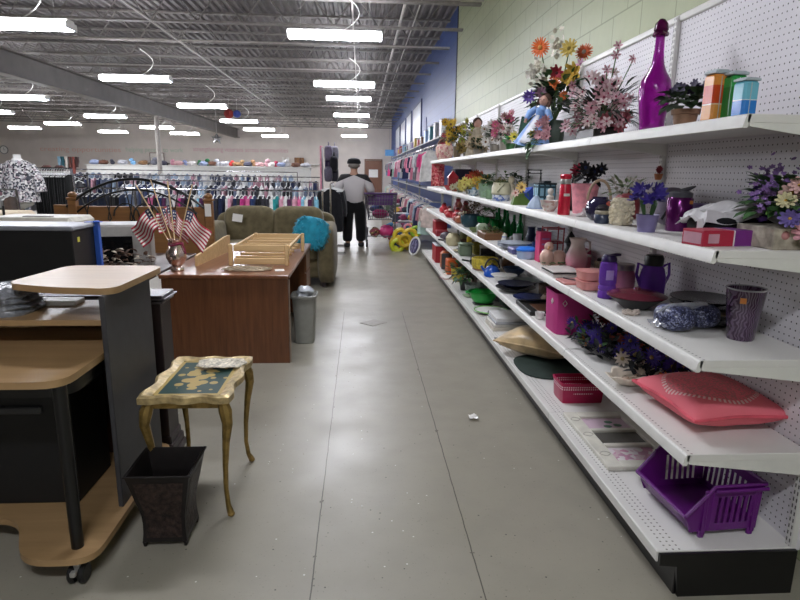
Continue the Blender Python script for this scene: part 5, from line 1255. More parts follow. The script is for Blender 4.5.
m = MB(); m.box((-.036, -.0435, .135), (.018, .002, .018), 0, rz=rad(-40)); m.build('orange_sticker', mat('orange sticker', '#d88a45', .6), t)
for k, (c_, h) in enumerate((('#0e0e10', .018), ('#141416', .018), ('#c9b088', .012), ('#101012', .02), ('#0c0c0e', .02))):
    z = Z3+(0, .021, .042, .057, .080)[k]
    one(lathe1([(.085, 0), (.09, .003), (.125, h*.8), (.126, h), (.09, h*.5+.004), (0, .007)], 36), 'dinner_plate', plast(c_, r=.25), ('black dinner plate, lowest of the stack by the tumbler', 'black dinner plate, second from the bottom of the stack', 'tan dinner plate in the black stack by the tumbler', 'black dinner plate above the tan one in the stack', 'black dinner plate, topmost of the stack by the tumbler')[k], 'plate', 1.368, 2.20, z, 0, 'stacked dinner plates by the tumbler')
t = T0('beaded_wrap', 'two navy beaded bundles in clear wrap near the shelf edge', 'bundle', 1.245, 2.10, Z3, rad(8))
PB = cell_mat('navy beads', ['#262a44', '#3a3f62', '#8085a2', '#1a1d30', '#4a4f72', '#2c3050'], 190, .35)
for s_ in (-1, 1):
    m = MB(); m.grid(cush(.062, .075, .048, 3), 22, 14, T=Matrix.Translation((s_*.062, .012*s_, .048)), wrap=True); m.build('bead_bundle', PB, t)
m = MB(); m.tube([(-.14, -.01, .07), (-.09, -.02, .092), (-.02, -.02, .09), (.05, -.02, .095), (.12, -.01, .07)], [.002, .012, .016, .012, .002], 6); m.grid(lambda u, v: (-.135+.05*v, -.05+.1*u, .02+.06*v*math.sin(PI*u)+.008*math.sin(14*u)), 8, 4); m.build('clear_wrap', mat('crinkled clear wrap', '#c3c6cf', .12, noise=.2, trans=.6, bump=.8), t)
t = T0('fabric_knot', 'small cream knotted ring beside the beaded bundles', 'ring', 1.125, 2.315, Z3)
m = MB(); m.tube([(.026*math.cos(k*PI/8), .022*math.sin(k*PI/8), .010+.004*math.sin(k*2)) for k in range(16)], .008, 7, closed=True); m.build('ring', cloth('#b9aca0'), t)
m = MB(); m.sphere((.026, -.01, .014), (.013, .012, .012), 8, 6); m.build('knot', cloth('#a89a90'), t)
t = T0('burgundy_bowl', 'burgundy lidded bowl on a black dish in front of the purple jug', 'bowl', 1.205, 2.435, Z3)
lathe1([(.05, 0), (.055, .004), (.095, .035), (.118, .052), (.118, .056), (0, .05)], 34).build('black_dish', BLACK, t)
lathe1([(.125, .056), (.126, .060), (.10, .072), (.05, .082), (.015, .085), (.012, .094), (0, .095)], 34).build('burgundy_lid', plast('#5e2130', r=.25), t)
VIO = mat('violet translucent plastic', '#8450c8', .12, trans=.5, noise=0); VIOD = plast('#2c1c50', 'dark violet', .3)
t = T0('purple_bottle', 'translucent purple sports bottle with a flip spout', 'bottle', 1.16, 2.645, Z3)
lathe1([(.035, 0), (.041, .004), (.041, .03), (.037, .038), (.041, .046), (.041, .058), (.037, .066), (.041, .074), (.041, .14), (.038, .168), (.030, .176), (0, .176)], 28).build('bottle_body', VIO, t)
lathe1([(.034, .176), (.035, .19), (.025, .206), (0, .208)], 24).build('cap', VIOD, t); m = MB(); m.tube([(.005, 0, .2), (.03, -.005, .208), (.05, -.008, .207)], [.01, .008, .006], 8); m.build('flip_spout', VIOD, t)
m = MB(); m.box((-.008, -.0405, .115), (.035, .004, .045), .001); m.build('pale_label', mat('pale violet label', '#a48ac8', .4), t)
t = T0('pink_jar', 'pink glass jar with a grey screw lid behind the bowl', 'jar', 1.285, 2.74, Z3)
lathe1(vessel([(.045, 0), (.05, .006), (.05, .10), (.042, .118), (.042, .13)]), 26).build('glass', mat('pink glass', '#e09ab8', .08, trans=.55, noise=0), t); lathe1([(.045, .12), (.046, .145), (.042, .15), (0, .15)], 26).build('lid', mat('brushed lid', '#8c8684', .3, .7), t)
t = T0('purple_jug', 'purple plastic jug with a black screw lid and handles', 'jug', 1.385, 2.66, Z3)
lathe1([(.045, 0), (.058, .01), (.062, .09), (.05, .14), (.035, .16), (0, .16)], 28).build('jug_body', VIO, t); lathe1([(.042, .155), (.044, .19), (.036, .205), (0, .206)], 24).build('lid', BLACK, t)
for s_ in (-1, 1): m = MB(); m.tube([(s_*.045, 0, .15), (s_*.075, 0, .165), (s_*.08, 0, .11), (s_*.06, 0, .06)], .007, 7); m.build('handle', VIO, t)
SAL = mat('salmon translucent plastic', '#e8a09a', .25, trans=.2, noise=0)
t = T0('salmon_tub', 'stack of salmon pink plastic tubs beside the purple bottle', 'tub', 1.17, 2.86, Z3)
for k in range(2): lathe1([(.05, 0), (.062, .006), (.068, .042), (.072, .044), (.072, .049), (0, .05)], 28, c=(0, 0, .048*k), sq=5).build('tub', SAL, t)
one(MB().box((0, 0, .006), (.15, .15, .012), .005), 'pink_tray', SAL, 'flat pink plastic tray before the salmon tubs', 'tray', 1.145, 3.04, Z3)
m = MB(); m.tube([(0, -.09, .02), (.0, 0, .017), (.0, .06, .017)], [.006, .004, .004], 6); m.sphere((0, -.10, .019), (.015, .022, .006), 8, 5); one(m, 'dark_spoon', plast('#3c3034'), 'dark spoon lying on the flat pink tray', 'spoon', 1.135, 3.04, Z3+.0, .5)
t = T0('plate_stack', 'white square plates stacked with a black one near the shelf edge', 'plates', 1.165, 3.30, Z3)
for k, c_ in enumerate(('#d5cfc9', '#c9c2bd', '#1c1b1d', '#dad5d0')):
    m = MB(); m.box((0, 0, .004+.009*k), (.17, .22, .007), .003); m.build('square_plate', plast(c_, r=.25), t)
t = T0('pink_vase', 'tall ceramic vase fading from white to pink', 'vase', 1.30, 3.43, Z3)
lathe1(vessel([(.04, 0), (.052, .008), (.066, .06), (.062, .10), (.042, .145), (.038, .165), (.05, .195), (.052, .198)]), 30).build('vase_body', grad_mat('white to pink glaze', 'z', [(0, '#d06a84'), (.08, '#dba0ac'), (.15, '#ddccc6')], .25), t)
m = MB(); m.tube([(.048, 0, .185), (.075, 0, .175), (.078, 0, .13), (.05, 0, .11)], .007, 8); m.build('handle', mat('vase handle', '#bba9a4', .3), t)
t = T0('lattice_basket', 'small cream lattice basket with dark berries at the pegboard', 'basket', 1.44, 3.34, Z3+.0)
m = MB()
for k in range(8): 
    for s_ in (-1, 1): m.box((-.045+.013*k, s_*.035, .035), (.007, .004, .07), .001)
for z in (.006, .066): m.box((0, 0, z), (.105, .075, .008), .002)
m.build('lattice', mat('cream lattice', '#b8ab92', .6), t); m = MB()
for k in range(9): m.sphere((R.uniform(-.04, .04), R.uniform(-.025, .025), .078), .013, 7, 5)
m.build('berries', plast('#3c2a34'), t)
BIRD = mat('cream pink ceramic', '#c9a596', .3, noise=.06)
t = T0('ceramic_birds', 'pair of cream pink ceramic birds with green leaves', 'figurine', 1.19, 3.55, Z3)
m = MB(); m.sphere((-.035, 0, .06), (.045, .04, .06), 14, 9); m.sphere((-.025, 0, .13), (.03, .028, .03), 12, 8); m.sphere((.045, .01, .055), (.05, .042, .055), 14, 9); m.sphere((.02, .01, .015), (.085, .05, .015), 14, 6); m.build('birds', BIRD, t)
m = MB()
for x in (-.06, -.03, .03, .06): m.leaf((x, -.04, .03), (R.uniform(-1, 1), -.6, .4), .045, .026); m.leaf((x, -.042, .02), (R.uniform(-1, 1), -.5, .1), .04, .024)
m.build('leaves', GREEN, t, thick=.003); m = MB(); m.tube([(-.035, -.03, .13), (-.045, -.05, .12)], [.01, .002], 6); m.build('beak', plast('#b8804a'), t)
t = T0('pink_carton', 'tall pink printed carton on the third shelf', 'box', 1.205, 3.80, Z3)
m = MB(); m.box((0, 0, .1), (.075, .10, .20), .003); m.build('carton', mat('hot pink card', '#c93768', .5), t)
m = MB()
for k in range(4): m.box((0, -.051, .05+.035*k), (.05, .001, .012), 0)
m.build('printed_panel', mat('lilac print', '#a06aa8', .5), t)
simplebox('magenta_carton', 'dark magenta carton behind the ceramic birds', 'box', 1.43, 3.72, Z3, (.1, .14, .10), '#94204c')
m = lathe1([(.032, 0), (.035, .06), (.024, .08), (.028, .1), (.045, .11), (.02, .16), (0, .19)], 14, sq=3); one(m, 'black_lantern', BLACK, 'black pointed lantern against the pegboard', 'lantern', 1.45, 3.96, Z3)
t = T0('blue_bowl', 'white plastic tub with a bright blue lid', 'tub', 1.135, 3.94, Z3)
lathe1([(.055, 0), (.06, .005), (.066, .055), (0, .055)], 28).build('tub', mat('pale blue plastic', '#a9bcd8', .3), t); lathe1([(.07, .055), (.071, .065), (.05, .08), (0, .084)], 28).build('lid', plast('#2f7be0', r=.3), t)
for k in range(3):
    dish('white_plate', ('white blue edged plate, lowest of three', 'white blue edged plate, middle of three', 'white blue edged plate, topmost of three')[k], 1.19, 4.45, Z3+.012*k, .135, '#b8bfca', .026, 'white blue edged plates on the third shelf')
one(MB().box((0, 0, .022), (.13, .15, .044), .008), 'purple_case', plast('#5a5a8a'), 'flat violet grey case beside the blue lidded tub', 'case', 1.15, 4.19, Z3)
t = T0('lighthouse_shaker', 'small white and blue lighthouse shaker among the plates', 'shaker', 1.17, 4.72, Z3)
lathe1([(.025, 0), (.026, .03), (.019, .06), (.02, .075), (.012, .085), (0, .10)], 16).build('body', band_mat('white blue bands', 'z', [(0, '#4a5f9c'), (.025, '#cfd0cc'), (.06, '#7d8cb8'), (.07, '#d5d0c0'), (.1, '#d5d0c0')]), t)
t = T0('moss_tray', 'brown tray of green moss on the third shelf', 'tray', 1.17, 5.18, Z3)
m = MB(); m.box((0, 0, .03), (.2, .34, .06), .008); m.build('tray', wood_mat('brown tray wood', '#5a3a20', '#7a5230'), t); leaves(t, 'moss', mat('moss green', '#4c5c28', .8, noise=.3), 90, 0, .06, .09, .03, .035, .02, ry=.16)
GB = mat('green bottle glass', '#1c7a3c', .06, trans=.35, noise=0)
for k, (x, y, h) in enumerate(((1.36, 4.95, .2), (1.40, 5.1, .23), (1.33, 5.28, .22), (1.41, 5.35, .2), (1.36, 5.52, .24), (1.42, 5.66, .22), (1.33, 5.72, .2), (1.39, 5.88, .23))):
    lathe_p = [(.03, 0), (.034, .005), (.034, h*.5), (.014, h*.72), (.012, h), (0, h)]
    one(lathe1(lathe_p, 18), 'green_bottle', GB, 'green glass bottle at the back of the third shelf, %s from the near end' % ordinal(k+1), 'bottle', x, y, Z3, 0, 'green glass bottles')
for k, (x, y) in enumerate(((1.38, 4.42), (1.42, 4.55), (1.37, 4.64))):
    one(lathe1([(.04, 0), (.045, .08), (.03, .11), (.03, .15), (.038, .155), (0, .155)], 16), 'navy_canister', plast(('#20305c', '#26386b', '#1c2850')[k]), ('navy canister behind the white plates, nearest of three', 'navy canister behind the white plates, against the pegboard', 'navy canister behind the white plates, farthest of three')[k], 'canister', x, y, Z3, 0, 'navy canisters')
for k, (x, y) in enumerate(((1.25, 5.42), (1.28, 5.62), (1.24, 5.8), (1.22, 5.95), (1.30, 5.45))):
    one(lathe1(vessel([(.03, 0), (.032, .004), (.006, .012), (.006, .06), (.035, .085), (.04, .14)]), 18), 'green_goblet', GB, 'green glass goblet in front of the green bottles, %s from the near end' % ordinal(k+1), 'goblet', x, y, Z3, 0, 'green glass goblets')
t = T0('mug_rack', 'red metal mug rack behind the blue lidded tub', 'rack', 1.38, 4.14, Z3)
m = MB()
for x in (-.06, .06):
    for y in (-.06, .06): m.tube([(x, y, 0), (x, y, .2)], .005, 6)
for z in (.09, .19): m.tube([(-.06, -.06, z), (.06, -.06, z), (.06, .06, z), (-.06, .06, z)], .005, 6, closed=True)
m.build('frame', plast('#a8323a'), t); m = MB(); m.box((0, 0, .1), (.11, .11, .006), .002); m.box((0, 0, .01), (.11, .11, .006), .002); m.build('tier', plast('#8a2830'), t)
t = T0('flower_pot_dark', 'dark teal flower pot with dry brown flowers', 'plant', 1.17, 6.28, Z3); t.name = 'flower_pot'
lathe1(vessel([(.06, 0), (.095, .04), (.105, .10), (.098, .13), (.104, .138)]), 26).build('pot', mat('dark teal glaze', '#26424c', .25), t); leaves(t, 'dry_flowers', mat('dry brown flowers', '#4a3a26', .8, noise=.35), 70, 0, .17, .1, .07, .05, .025)
one(MB().box((0, 0, .05), (.1, .1, .10), .02), 'pale_canister', plast('#9aa58c'), 'pale green canister beside the moss tray', 'canister', 1.16, 5.56, Z3)
for k, (x, y, c_, h) in enumerate(((1.15, 6.75, '#9c5a3c', .1), (1.17, 7.05, '#8c2f2a', .08), (1.2, 7.3, '#b3262f', .12), (1.16, 7.6, '#a01e28', .09), (1.32, 7.4, '#7d1c28', .2), (1.2, 8.0, '#b02a34', .1), (1.34, 8.1, '#8f2230', .22), (1.2, 8.5, '#a82430', .12))):
    nm = ('terracotta', 'rust red', 'bright red', 'crimson', 'dark maroon', 'scarlet', 'deep red', 'cherry red')[k]
    t = T0('red_ornament', nm+' ornament in the red group at the far third shelf', 'ornament', x, y, Z3, 0, 'red ornaments on the far third shelf')
    lathe1([(.05, 0), (.07, h*.2), (.065, h*.6), (.03, h*.85), (.035, h)], 16).build('body', plast(c_, r=.3), t); m = MB(); m.sphere((0, 0, h+.01), (.03, .03, .02), 10, 6); m.build('knob', plast('#c9b8a8' if k % 3 == 0 else '#5a1c20'), t)

# --- fourth shelf
t = T0('flower_box', 'whitewashed wooden box of mixed artificial flowers at the shelf end', 'flowers', 1.385, 1.815, Z4)
t.scale = (.9, .95, .76)
WW = mat('whitewashed wood', '#a39a8a', .7, noise=.25, scale=20)
m = MB(); m.box((0, 0, .045), (.26, .20, .09), .004); m.build('wooden_box', WW, t)
m = MB(); m.sphere((-.09, -.10, .06), (.016, .004, .018), 8, 5); m.build('painted_rose', mat('faded rose paint', '#b07a78', .7), t)
leaves(t, 'foliage', GREEN, 260, .0, .17, .16, .13, .055, .034, ry=.13); leaves(t, 'light_foliage', LGREEN, 44, 0, .16, .15, .12, .045, .028, ry=.13)
m = MB()
for c0 in ((-.13, -.03, .24), (.06, .05, .30), (-.05, .08, .29), (.12, -.04, .27)):
    for k in range(46):
        p = Vector(c0)+Vector((R.gauss(0, .024), R.gauss(0, .024), R.gauss(0, .034))); m.flower(p, toward(.8), .010, 5, cen=0)
m.build('lilac_sprays', FM('#80609c'), t)['kind'] = 'stuff'
m = MB()
for k in range(30): p = (R.uniform(-.13, .14), R.uniform(-.13, .1), R.uniform(.1, .3)); m.flower(p, toward(.8), .014, 5, cen=0)
m.build('tiny_violet_flowers', FM('#4a2a78'), t)['kind'] = 'stuff'
for p, c_, r_ in (((-.03, -.13, .075), '#d49aa2', .05), ((-.06, -.06, .23), '#c9a9a0', .04), ((.0, -.08, .25), '#cf9f98', .042), ((-.10, -.09, .20), '#cfc79c', .032), ((.08, -.10, .22), '#c98a7c', .04), ((.10, -.12, .10), '#5a4a8a', .04), ((-.1, -.12, .13), '#6a5a9a', .035), ((.04, -.12, .16), '#b98a7a', .035), ((-.07, -.1, .26), '#d0a8a4', .034), ((.05, -.11, .27), '#c9a08c', .034), ((.12, -.08, .2), '#6d4a8c', .04)):
    bloom(t, FM(c_, '#b8923c'), p, toward(.2), r_, 10, cup=.45, layers=2, wid=.7, cen=.2)
t = T0('red_purple_box', 'red and purple narrow carton lying at the shelf edge', 'box', 1.175, 1.86, Z4, rad(8))
m = MB(); m.box((0, 0, .025), (.19, .10, .052), .002); m.build('carton', band_mat('red purple carton', 'x', [(-.096, '#a8203c'), (.018, '#d4c9cc'), (.023, '#6d2378'), (.096, '#6d2378')], .4), t)
m = MB(); m.box((-.055, -.0505, .025), (.04, .001, .03), 0); m.box((-.0953, 0, .025), (.001, .085, .036), 0); m.build('pale_print', mat('pink grey print', '#b98a98', .5), t)
t = T0('black_handbag', 'black folded bag with white tissue on the fourth shelf', 'bag', 1.345, 2.03, Z4, rad(-4))
t.scale = (1.2, 1.0, 1.25)
m = MB(); m.grid(cush(.13, .09, .035, 4), 24, 12, T=Matrix.Translation((0, 0, .037)), wrap=True); m.build('bag', cloth('#151518'), t)
m = MB(); m.grid(lambda u, v: (-.16+.29*u+.012*math.sin(9*v), -.10+.17*v+.012*math.sin(8*u), .064+(.012+.05*u)*math.sin(PI*v*.8+.3)+.007*math.sin(13*u+5*v)+.006*math.sin(23*v-9*u)-.018*(v < .1)-.02*(u < .08)), 30, 14)
m.grid(lambda u, v: (.10+.10*u, -.12+.13*v, .035+.065*math.sin(PI*v)*(1-.2*u)+.012*math.sin(11*u+15*v)), 12, 12); m.build('white_tissue', mat('white thin plastic', '#c9c7c8', .4, noise=.05, bump=.2), t, thick=.001)
PT = mat('metallic purple', '#5b1558', .2, .55, noise=.02)
t = T0('purple_thermos', 'shiny purple thermos with a grey flip lid', 'thermos', 1.295, 2.33, Z4)
t.scale = (1, 1, .84)
lathe1([(.044, 0), (.047, .004), (.05, .155), (.044, .163), (0, .163)], 30).build('flask', PT, t); lathe1([(.045, .16), (.046, .182), (.03, .192), (0, .194)], 24).build('lid', plast('#4a4a50'), t); m = MB(); m.tube([(.0, 0, .19), (.03, -.01, .205), (.05, -.015, .215)], [.012, .009, .004], 8); m.build('spout', plast('#55555b'), t)
m = MB(); m.box((.022, -.0455, .14), (.016, .002, .016), 0, rz=rad(22)); m.build('orange_sticker', mat('orange sticker', '#d88a45', .6), t)
simplebox('purple_box', 'plain purple box against the pegboard behind the black bag', 'box', 1.415, 2.30, Z4, (.11, .24, .11), '#4b1c70', bev=.004)
t = T0('grey_pouch', 'pale lilac cloth pouch with a dark strap beside the irises', 'pouch', 1.40, 2.60, Z4)
m = MB(); m.grid(cush(.07, .06, .085, 3), 22, 12, T=Matrix.Translation((0, 0, .086)), wrap=True); m.build('pouch', cloth('#8f8696'), t); m = MB(); m.tube([(-.06, -.05, .03), (-.03, -.07, .10), (.03, -.06, .15)], .006, 6); m.build('strap', BLACK, t)
t = T0('iris_pot', 'lavender pot of purple artificial irises', 'plant', 1.14, 2.28, Z4)
t.scale = (.95, .95, .86)
lathe1(vessel([(.034, 0), (.035, .004), (.046, .078), (.048, .08)]), 26).build('pot', mat('lavender pot', '#7c74a0', .4), t)
m = MB()
for k in range(16): a = R.uniform(0, 6.28); m.leaf((.018*math.cos(a), .018*math.sin(a), .07), (math.cos(a)*.25, math.sin(a)*.25, 1), R.uniform(.07, .11), .012, up=(math.cos(a), math.sin(a), 0), droop=0)
m.build('blades', GREEN, t)
for k in range(9):
    a = k*2*PI/9; r_ = .055 if k % 2 else .025; bloom(t, FM('#34257c', '#5a4a8c'), (r_*math.cos(a), r_*math.sin(a), .145+.022*(k % 3)), Vector((math.cos(a)*.6-.3, math.sin(a)*.6-.5, .5)), .032, 6, cup=.9, wid=.42, cen=.1, layers=2, name='iris')
t = T0('textured_vase', 'cream textured vase of dried foliage and small flowers', 'vase', 1.17, 2.585, Z4)
CT = mat('cream lumpy ceramic', '#d6ccb2', .5, noise=.1, scale=40)
m = lathe1(vessel([(.035, 0), (.04, .006), (.048, .05), (.045, .10), (.042, .12)]), 28)
for k in range(150): a = R.uniform(0, 6.28); z = R.uniform(.01, .115); r_ = .041+.009*math.sin(PI*z/.12); m.sphere((r_*math.cos(a), r_*math.sin(a), z), .0075, 6, 4)
m.build('vase_body', CT, t); leaves(t, 'foliage', mat('dusty foliage', '#5c6a48', .7, noise=.3), 70, .01, .155, .075, .05, .045, .014, droop=.15)
m = MB()
for k in range(22): m.flower((R.uniform(-.06, .09), R.uniform(-.06, .06), R.uniform(.14, .21)), toward(.6), .010, 5, cen=0)
m.build('small_flowers', FM('#9c948a'), t)['kind'] = 'stuff'
t = T0('mini_jar', 'small blue grey jar with a cream collar and dark lid', 'jar', 1.115, 2.665, Z4)
lathe1([(.03, 0), (.036, .01), (.036, .035), (.03, .043)], 22).build('jar', mat('blue grey glaze', '#3c4458', .25), t); lathe1([(.031, .043), (.034, .048), (.034, .056), (.03, .06)], 22).build('collar', mat('cream collar', '#a8a18c', .5), t); lathe1([(.03, .06), (.032, .07), (.015, .085), (0, .087)], 22).build('lid', plast('#1f1c24'), t)
t = T0('round_teapot', 'round dark violet glazed pot with a cream loop handle', 'pot', 1.17, 2.84, Z4)
lathe1(vessel([(.035, 0), (.058, .02), (.068, .055), (.058, .09), (.036, .108), (.036, .115)]), 30).build('pot_body', mat('violet blue glaze', '#2c2746', .12, noise=.2, scale=8, coat=.5), t); m = MB(); m.tube([(.058*math.cos(k*PI/12), .01, .10+.095*math.sin(k*PI/12)) for k in range(13)], .007, 8); m.build('loop_handle', mat('cane handle', '#a38a72', .6), t)
m = MB(); m.sphere((.02, -.062, .085), (.012, .008, .012), 10, 6); m.build('red_bead', plast('#c05a4a'), t)
t = T0('red_pot', 'dusky red lidded pot behind the violet pot', 'pot', 1.37, 2.98, Z4)
lathe1([(.05, 0), (.066, .03), (.068, .09), (.05, .12), (.02, .13), (0, .13)], 24).build('pot_body', mat('dusky red glaze', '#9c4448', .3), t); m = MB(); m.sphere((0, 0, .14), .014, 10, 6); m.build('lid_knob', mat('dusky red glaze', '#9c4448', .3), t)
t = T0('pearl_heap', 'heap of white pearl strands in clear wrap', 'beads', 1.19, 3.07, Z4)
m = MB()
for k in range(90):
    a = R.uniform(0, 6.28); q = R.random()**.5; m.sphere((.045*q*math.cos(a), .04*q*math.sin(a), .007+.045*(1-q)*R.random()), .007, 6, 4)
m.build('pearls', mat('pearl white', '#cfc4c4', .3), t); m = MB(); m.tube([(.02, .0, .03), (.04, .02, .05), (.055, .03, .065)], [.018, .012, .004], 7); m.build('clear_wrap', mat('crinkled clear wrap', '#c3c6cf', .12), t)
t = T0('pink_planter', 'pink embossed planter holding black artificial flowers', 'plant', 1.29, 3.36, Z4)
lathe1(vessel([(.058, 0), (.06, .005), (.078, .165), (.08, .17)]), 30).build('pot', mat('rose pink embossed pot', '#e094a0', .45, noise=.12, scale=30, bump=.4), t)
leaves(t, 'black_leaves', mat('black petals', '#0f1016', .6, noise=.2), 60, .02, .2, .085, .06, .06, .03)
for k in range(6): bloom(t, FM('#171a28', '#2a3a6a'), (R.uniform(-.05, .09), R.uniform(-.07, .03), R.uniform(.2, .26)), toward(), .038, 8, cup=.4)
REDB = mat('red satin bottle', '#c4203a', .25, noise=.05)
t = T0('red_bottle', 'tall bright red bottle with a silver band', 'bottle', 1.125, 3.22, Z4)
lathe1([(.032, 0), (.034, .004), (.032, .09), (.03, .16), (.026, .17)], 26).build('bottle_body', REDB, t); lathe1([(.027, .168), (.029, .18), (.029, .19), (.027, .195)], 24).build('silver_band', GALV, t); lathe1([(.028, .195), (.033, .212), (.026, .222), (0, .222)], 24).build('cap', REDB, t)
m = MB(); m.box((0, -.0322, .11), (.032, .002, .014), 0); m.build('pale_lettering_band', mat('pale print', '#d5b8bc', .5), t)
t = T0('black_rose', 'black stemmed pink flower behind the red bottle', 'flower', 1.30, 3.62, Z4)
lathe1([(.035, 0), (.03, .03), (.012, .08), (.03, .12), (.012, .15)], 16).build('black_base', BLACK, t); stems(t, [(.02, 0, .26)], (0, 0, .1), .006, BLACK); bloom(t, FM('#cf3c60', '#7a1c34'), (.03, -.02, .24), (-.6, -.6, .5), .045, 8, cup=.5, layers=2)
t = T0('painted_bowl', 'white footed bowl with pink painted flowers', 'bowl', 1.14, 3.52, Z4)
lathe1(vessel([(.03, 0), (.032, .006), (.05, .03), (.056, .062), (.06, .066)]), 28).build('bowl', cell_mat('white bowl with blossoms', ['#cfc9c0', '#cdc8c2', '#c9a8a4', '#cfc9c0', '#d2ccc4', '#b59a8c'], 55, .3), t)
TC = NT('teal woven canister', .5); x, y, z = TC.xyz()
g1 = TC.math('ABSOLUTE', TC.math('SUBTRACT', TC.math('FRACT', TC.math('MULTIPLY', TC.math('ADD', TC.math('ADD', x, y), 3), 26)), .5)); g2 = TC.math('ABSOLUTE', TC.math('SUBTRACT', TC.math('FRACT', TC.math('MULTIPLY', z, 15)), .5))
TC.base(TC.mix(TC.math('MULTIPLY', TC.math('LESS_THAN', g1, .33), TC.math('LESS_THAN', g2, .4)), lin('#274a56'), lin('#8fb9cb')))
t = T0('teal_canister', 'square teal and pale blue patterned canister with dark lid', 'canister', 1.27, 4.05, Z4)
m = MB(); m.box((0, 0, .075), (.125, .12, .15), .006); m.build('body', TC.m, t); m = MB(); m.box((0, 0, .155), (.13, .125, .012), .004); m.box((.01, 0, .168), (.05, .05, .014), .004); m.build('lid', plast('#1f3138'), t)
t = T0('blue_tissue', 'pale blue folded paper cone beside the painted bowl', 'paper', 1.14, 3.80, Z4)
lathe1([(.06, 0), (.05, .03), (.03, .06), (.008, .085), (0, .085)], 9).build('cone', mat('pale blue paper', '#9fb0c4', .6), t, smooth=False); lathe1([(.062, 0), (.064, .004), (.06, .006)], 9).build('fold', mat('blue fold', '#6d84b0', .6), t)
t = T0('wrapped_bouquet', 'bouquet with a yellow daisy wrapped in green and blue paper', 'flowers', 1.15, 4.22, Z4)
m = MB(); m.add([(-.07, -.05, 0), (.07, -.05, 0), (.08, .05, 0), (-.06, .05, 0), (-.05, -.04, .075), (.04, -.05, .085), (.05, .04, .085), (-.04, .04, .075)], [(0, 1, 5, 4), (1, 2, 6, 5), (2, 3, 7, 6), (3, 0, 4, 7), (4, 5, 6, 7), (3, 2, 1, 0)]); m.build('green_wrap', mat('olive green paper', '#5c7a2c', .6), t, smooth=False)
m = MB(); m.add([(.01, -.06, .07), (.09, -.05, 0), (.11, .05, .01), (.03, .06, .12), (.08, -.02, .13)], [(0, 1, 4), (1, 2, 4), (2, 3, 4), (3, 0, 4), (0, 3, 2, 1)]); m.build('blue_wrap', mat('cobalt paper', '#3452a8', .5), t, smooth=False)
bloom(t, FM('#c9a85c', '#6b4a1c'), (-.01, -.05, .125), (-.5, -.8, .3), .042, 14, name='daisy', cen=.3); bloom(t, FM('#c9a99c', '#a5524a'), (-.05, -.05, .085), (-.6, -.7, .2), .03, 8, name='pink_flower')
t = T0('wire_easel', 'thin black wire easel stand against the pegboard', 'easel', 1.40, 4.75, Z4)
m = MB()
for x in (-.05, .05): m.tube([(x*1.3, -.03, 0), (x, .01, .25)], .004, 6); m.tube([(x, .01, .25), (x*1.2, .05, 0)], .0035, 6)
for z in (.05, .225, .25): m.tube([(-.062, -.02+.12*z, z), (.062, -.02+.12*z, z)], .004, 6)
m.build('wire', BLKMET, t); m = MB(); m.box((0, -.018, .1), (.1, .004, .09), 0); m.build('glass_card', mat('pale blue card', '#b5c6d6', .3), t)
t = T0('cream_crock', 'cream painted crock with a green sprig on a blue white band', 'jar', 1.145, 4.80, Z4)
lathe1([(.068, 0), (.072, .006), (.072, .05)], 26).build('band', cell_mat('blue white pattern', ['#b9c1cf', '#5a70a8', '#ced1d4', '#c3c8d0'], 60, .35), t); lathe1([(.072, .05), (.08, .06), (.078, .11), (.068, .14), (.07, .148), (.06, .148), (.03, .14), (0, .14)], 26).build('crock', mat('cream crock', '#b8b498', .35, noise=.05), t)
m = MB()
for k in range(5): m.leaf((-.05+.012*k, -.072, .07+.012*k), (.4, -.2, .9), .03, .014, droop=0)
m.build('sprig', GREEN, t); leaves(t, 'dry_moss', mat('olive moss', '#6a6a3c', .8, noise=.3), 26, 0, .15, .06, .02, .035, .016)
t = T0('ivy_pot', 'pale green pot with trailing ivy on the fourth shelf', 'plant', 1.165, 5.45, Z4)
lathe1(vessel([(.06, 0), (.075, .03), (.08, .12), (.085, .13)]), 24).build('pot', mat('pale sage glaze', '#8aa38c', .35, noise=.12), t); leaves(t, 'ivy', GREEN, 60, 0, .15, .085, .06, .05, .03); leaves(t, 'trailing', LGREEN, 20, 0, .12, .1, .06, .05, .02)
t = T0('blue_white_dish', 'small blue and white dish below the ivy pot', 'dish', 1.12, 5.85, Z4); lathe1(vessel([(.04, 0), (.06, .02), (.07, .06)]), 22).build('dish', cell_mat('blue white dish', ['#9fb0b8', '#4a6a80', '#c5ccce'], 50, .3), t); lathe1([(.03, .055), (.02, .08), (0, .085)], 16).build('lid', plast('#6d8a98'), t)
for nm, lab, x, y, c_, n_, r_, h in (('yellow_bouquet', 'pale yellow flower bunch on the fourth shelf', 1.16, 6.35, '#cfc46c', 12, .045, .12), ('mustard_bouquet', 'mustard yellow flower bunch beside the pale yellow one', 1.22, 6.02, '#b8962c', 10, .045, .15), ('orange_bouquet', 'orange red flower bunch behind the pale yellow one', 1.34, 6.75, '#b3482c', 12, .05, .2), ('cream_bouquet', 'cream white flower bunch at the shelf edge past the yellow one', 1.15, 6.85, '#c3bfa0', 10, .04, .1)):
    t = T0(nm, lab, 'flowers', x, y, Z4); leaves(t, 'foliage', GREEN, 24, 0, h*.5, .07, h*.4, .05, .025); lathe1([(.03, 0), (.04, h*.4)], 14).build('pot', plast('#8a8c7a'), t)
    for k in range(n_): bloom(t, FM(c_, '#8a6a2c'), (R.uniform(-.08, .06), R.uniform(-.08, .08), R.uniform(h*.5, h*1.15)), toward(.5), r_, 9, cup=.4, layers=2)
t = T0('red_house', 'red lantern house in a red basket at the far fourth shelf', 'ornament', 1.19, 7.7, Z4)
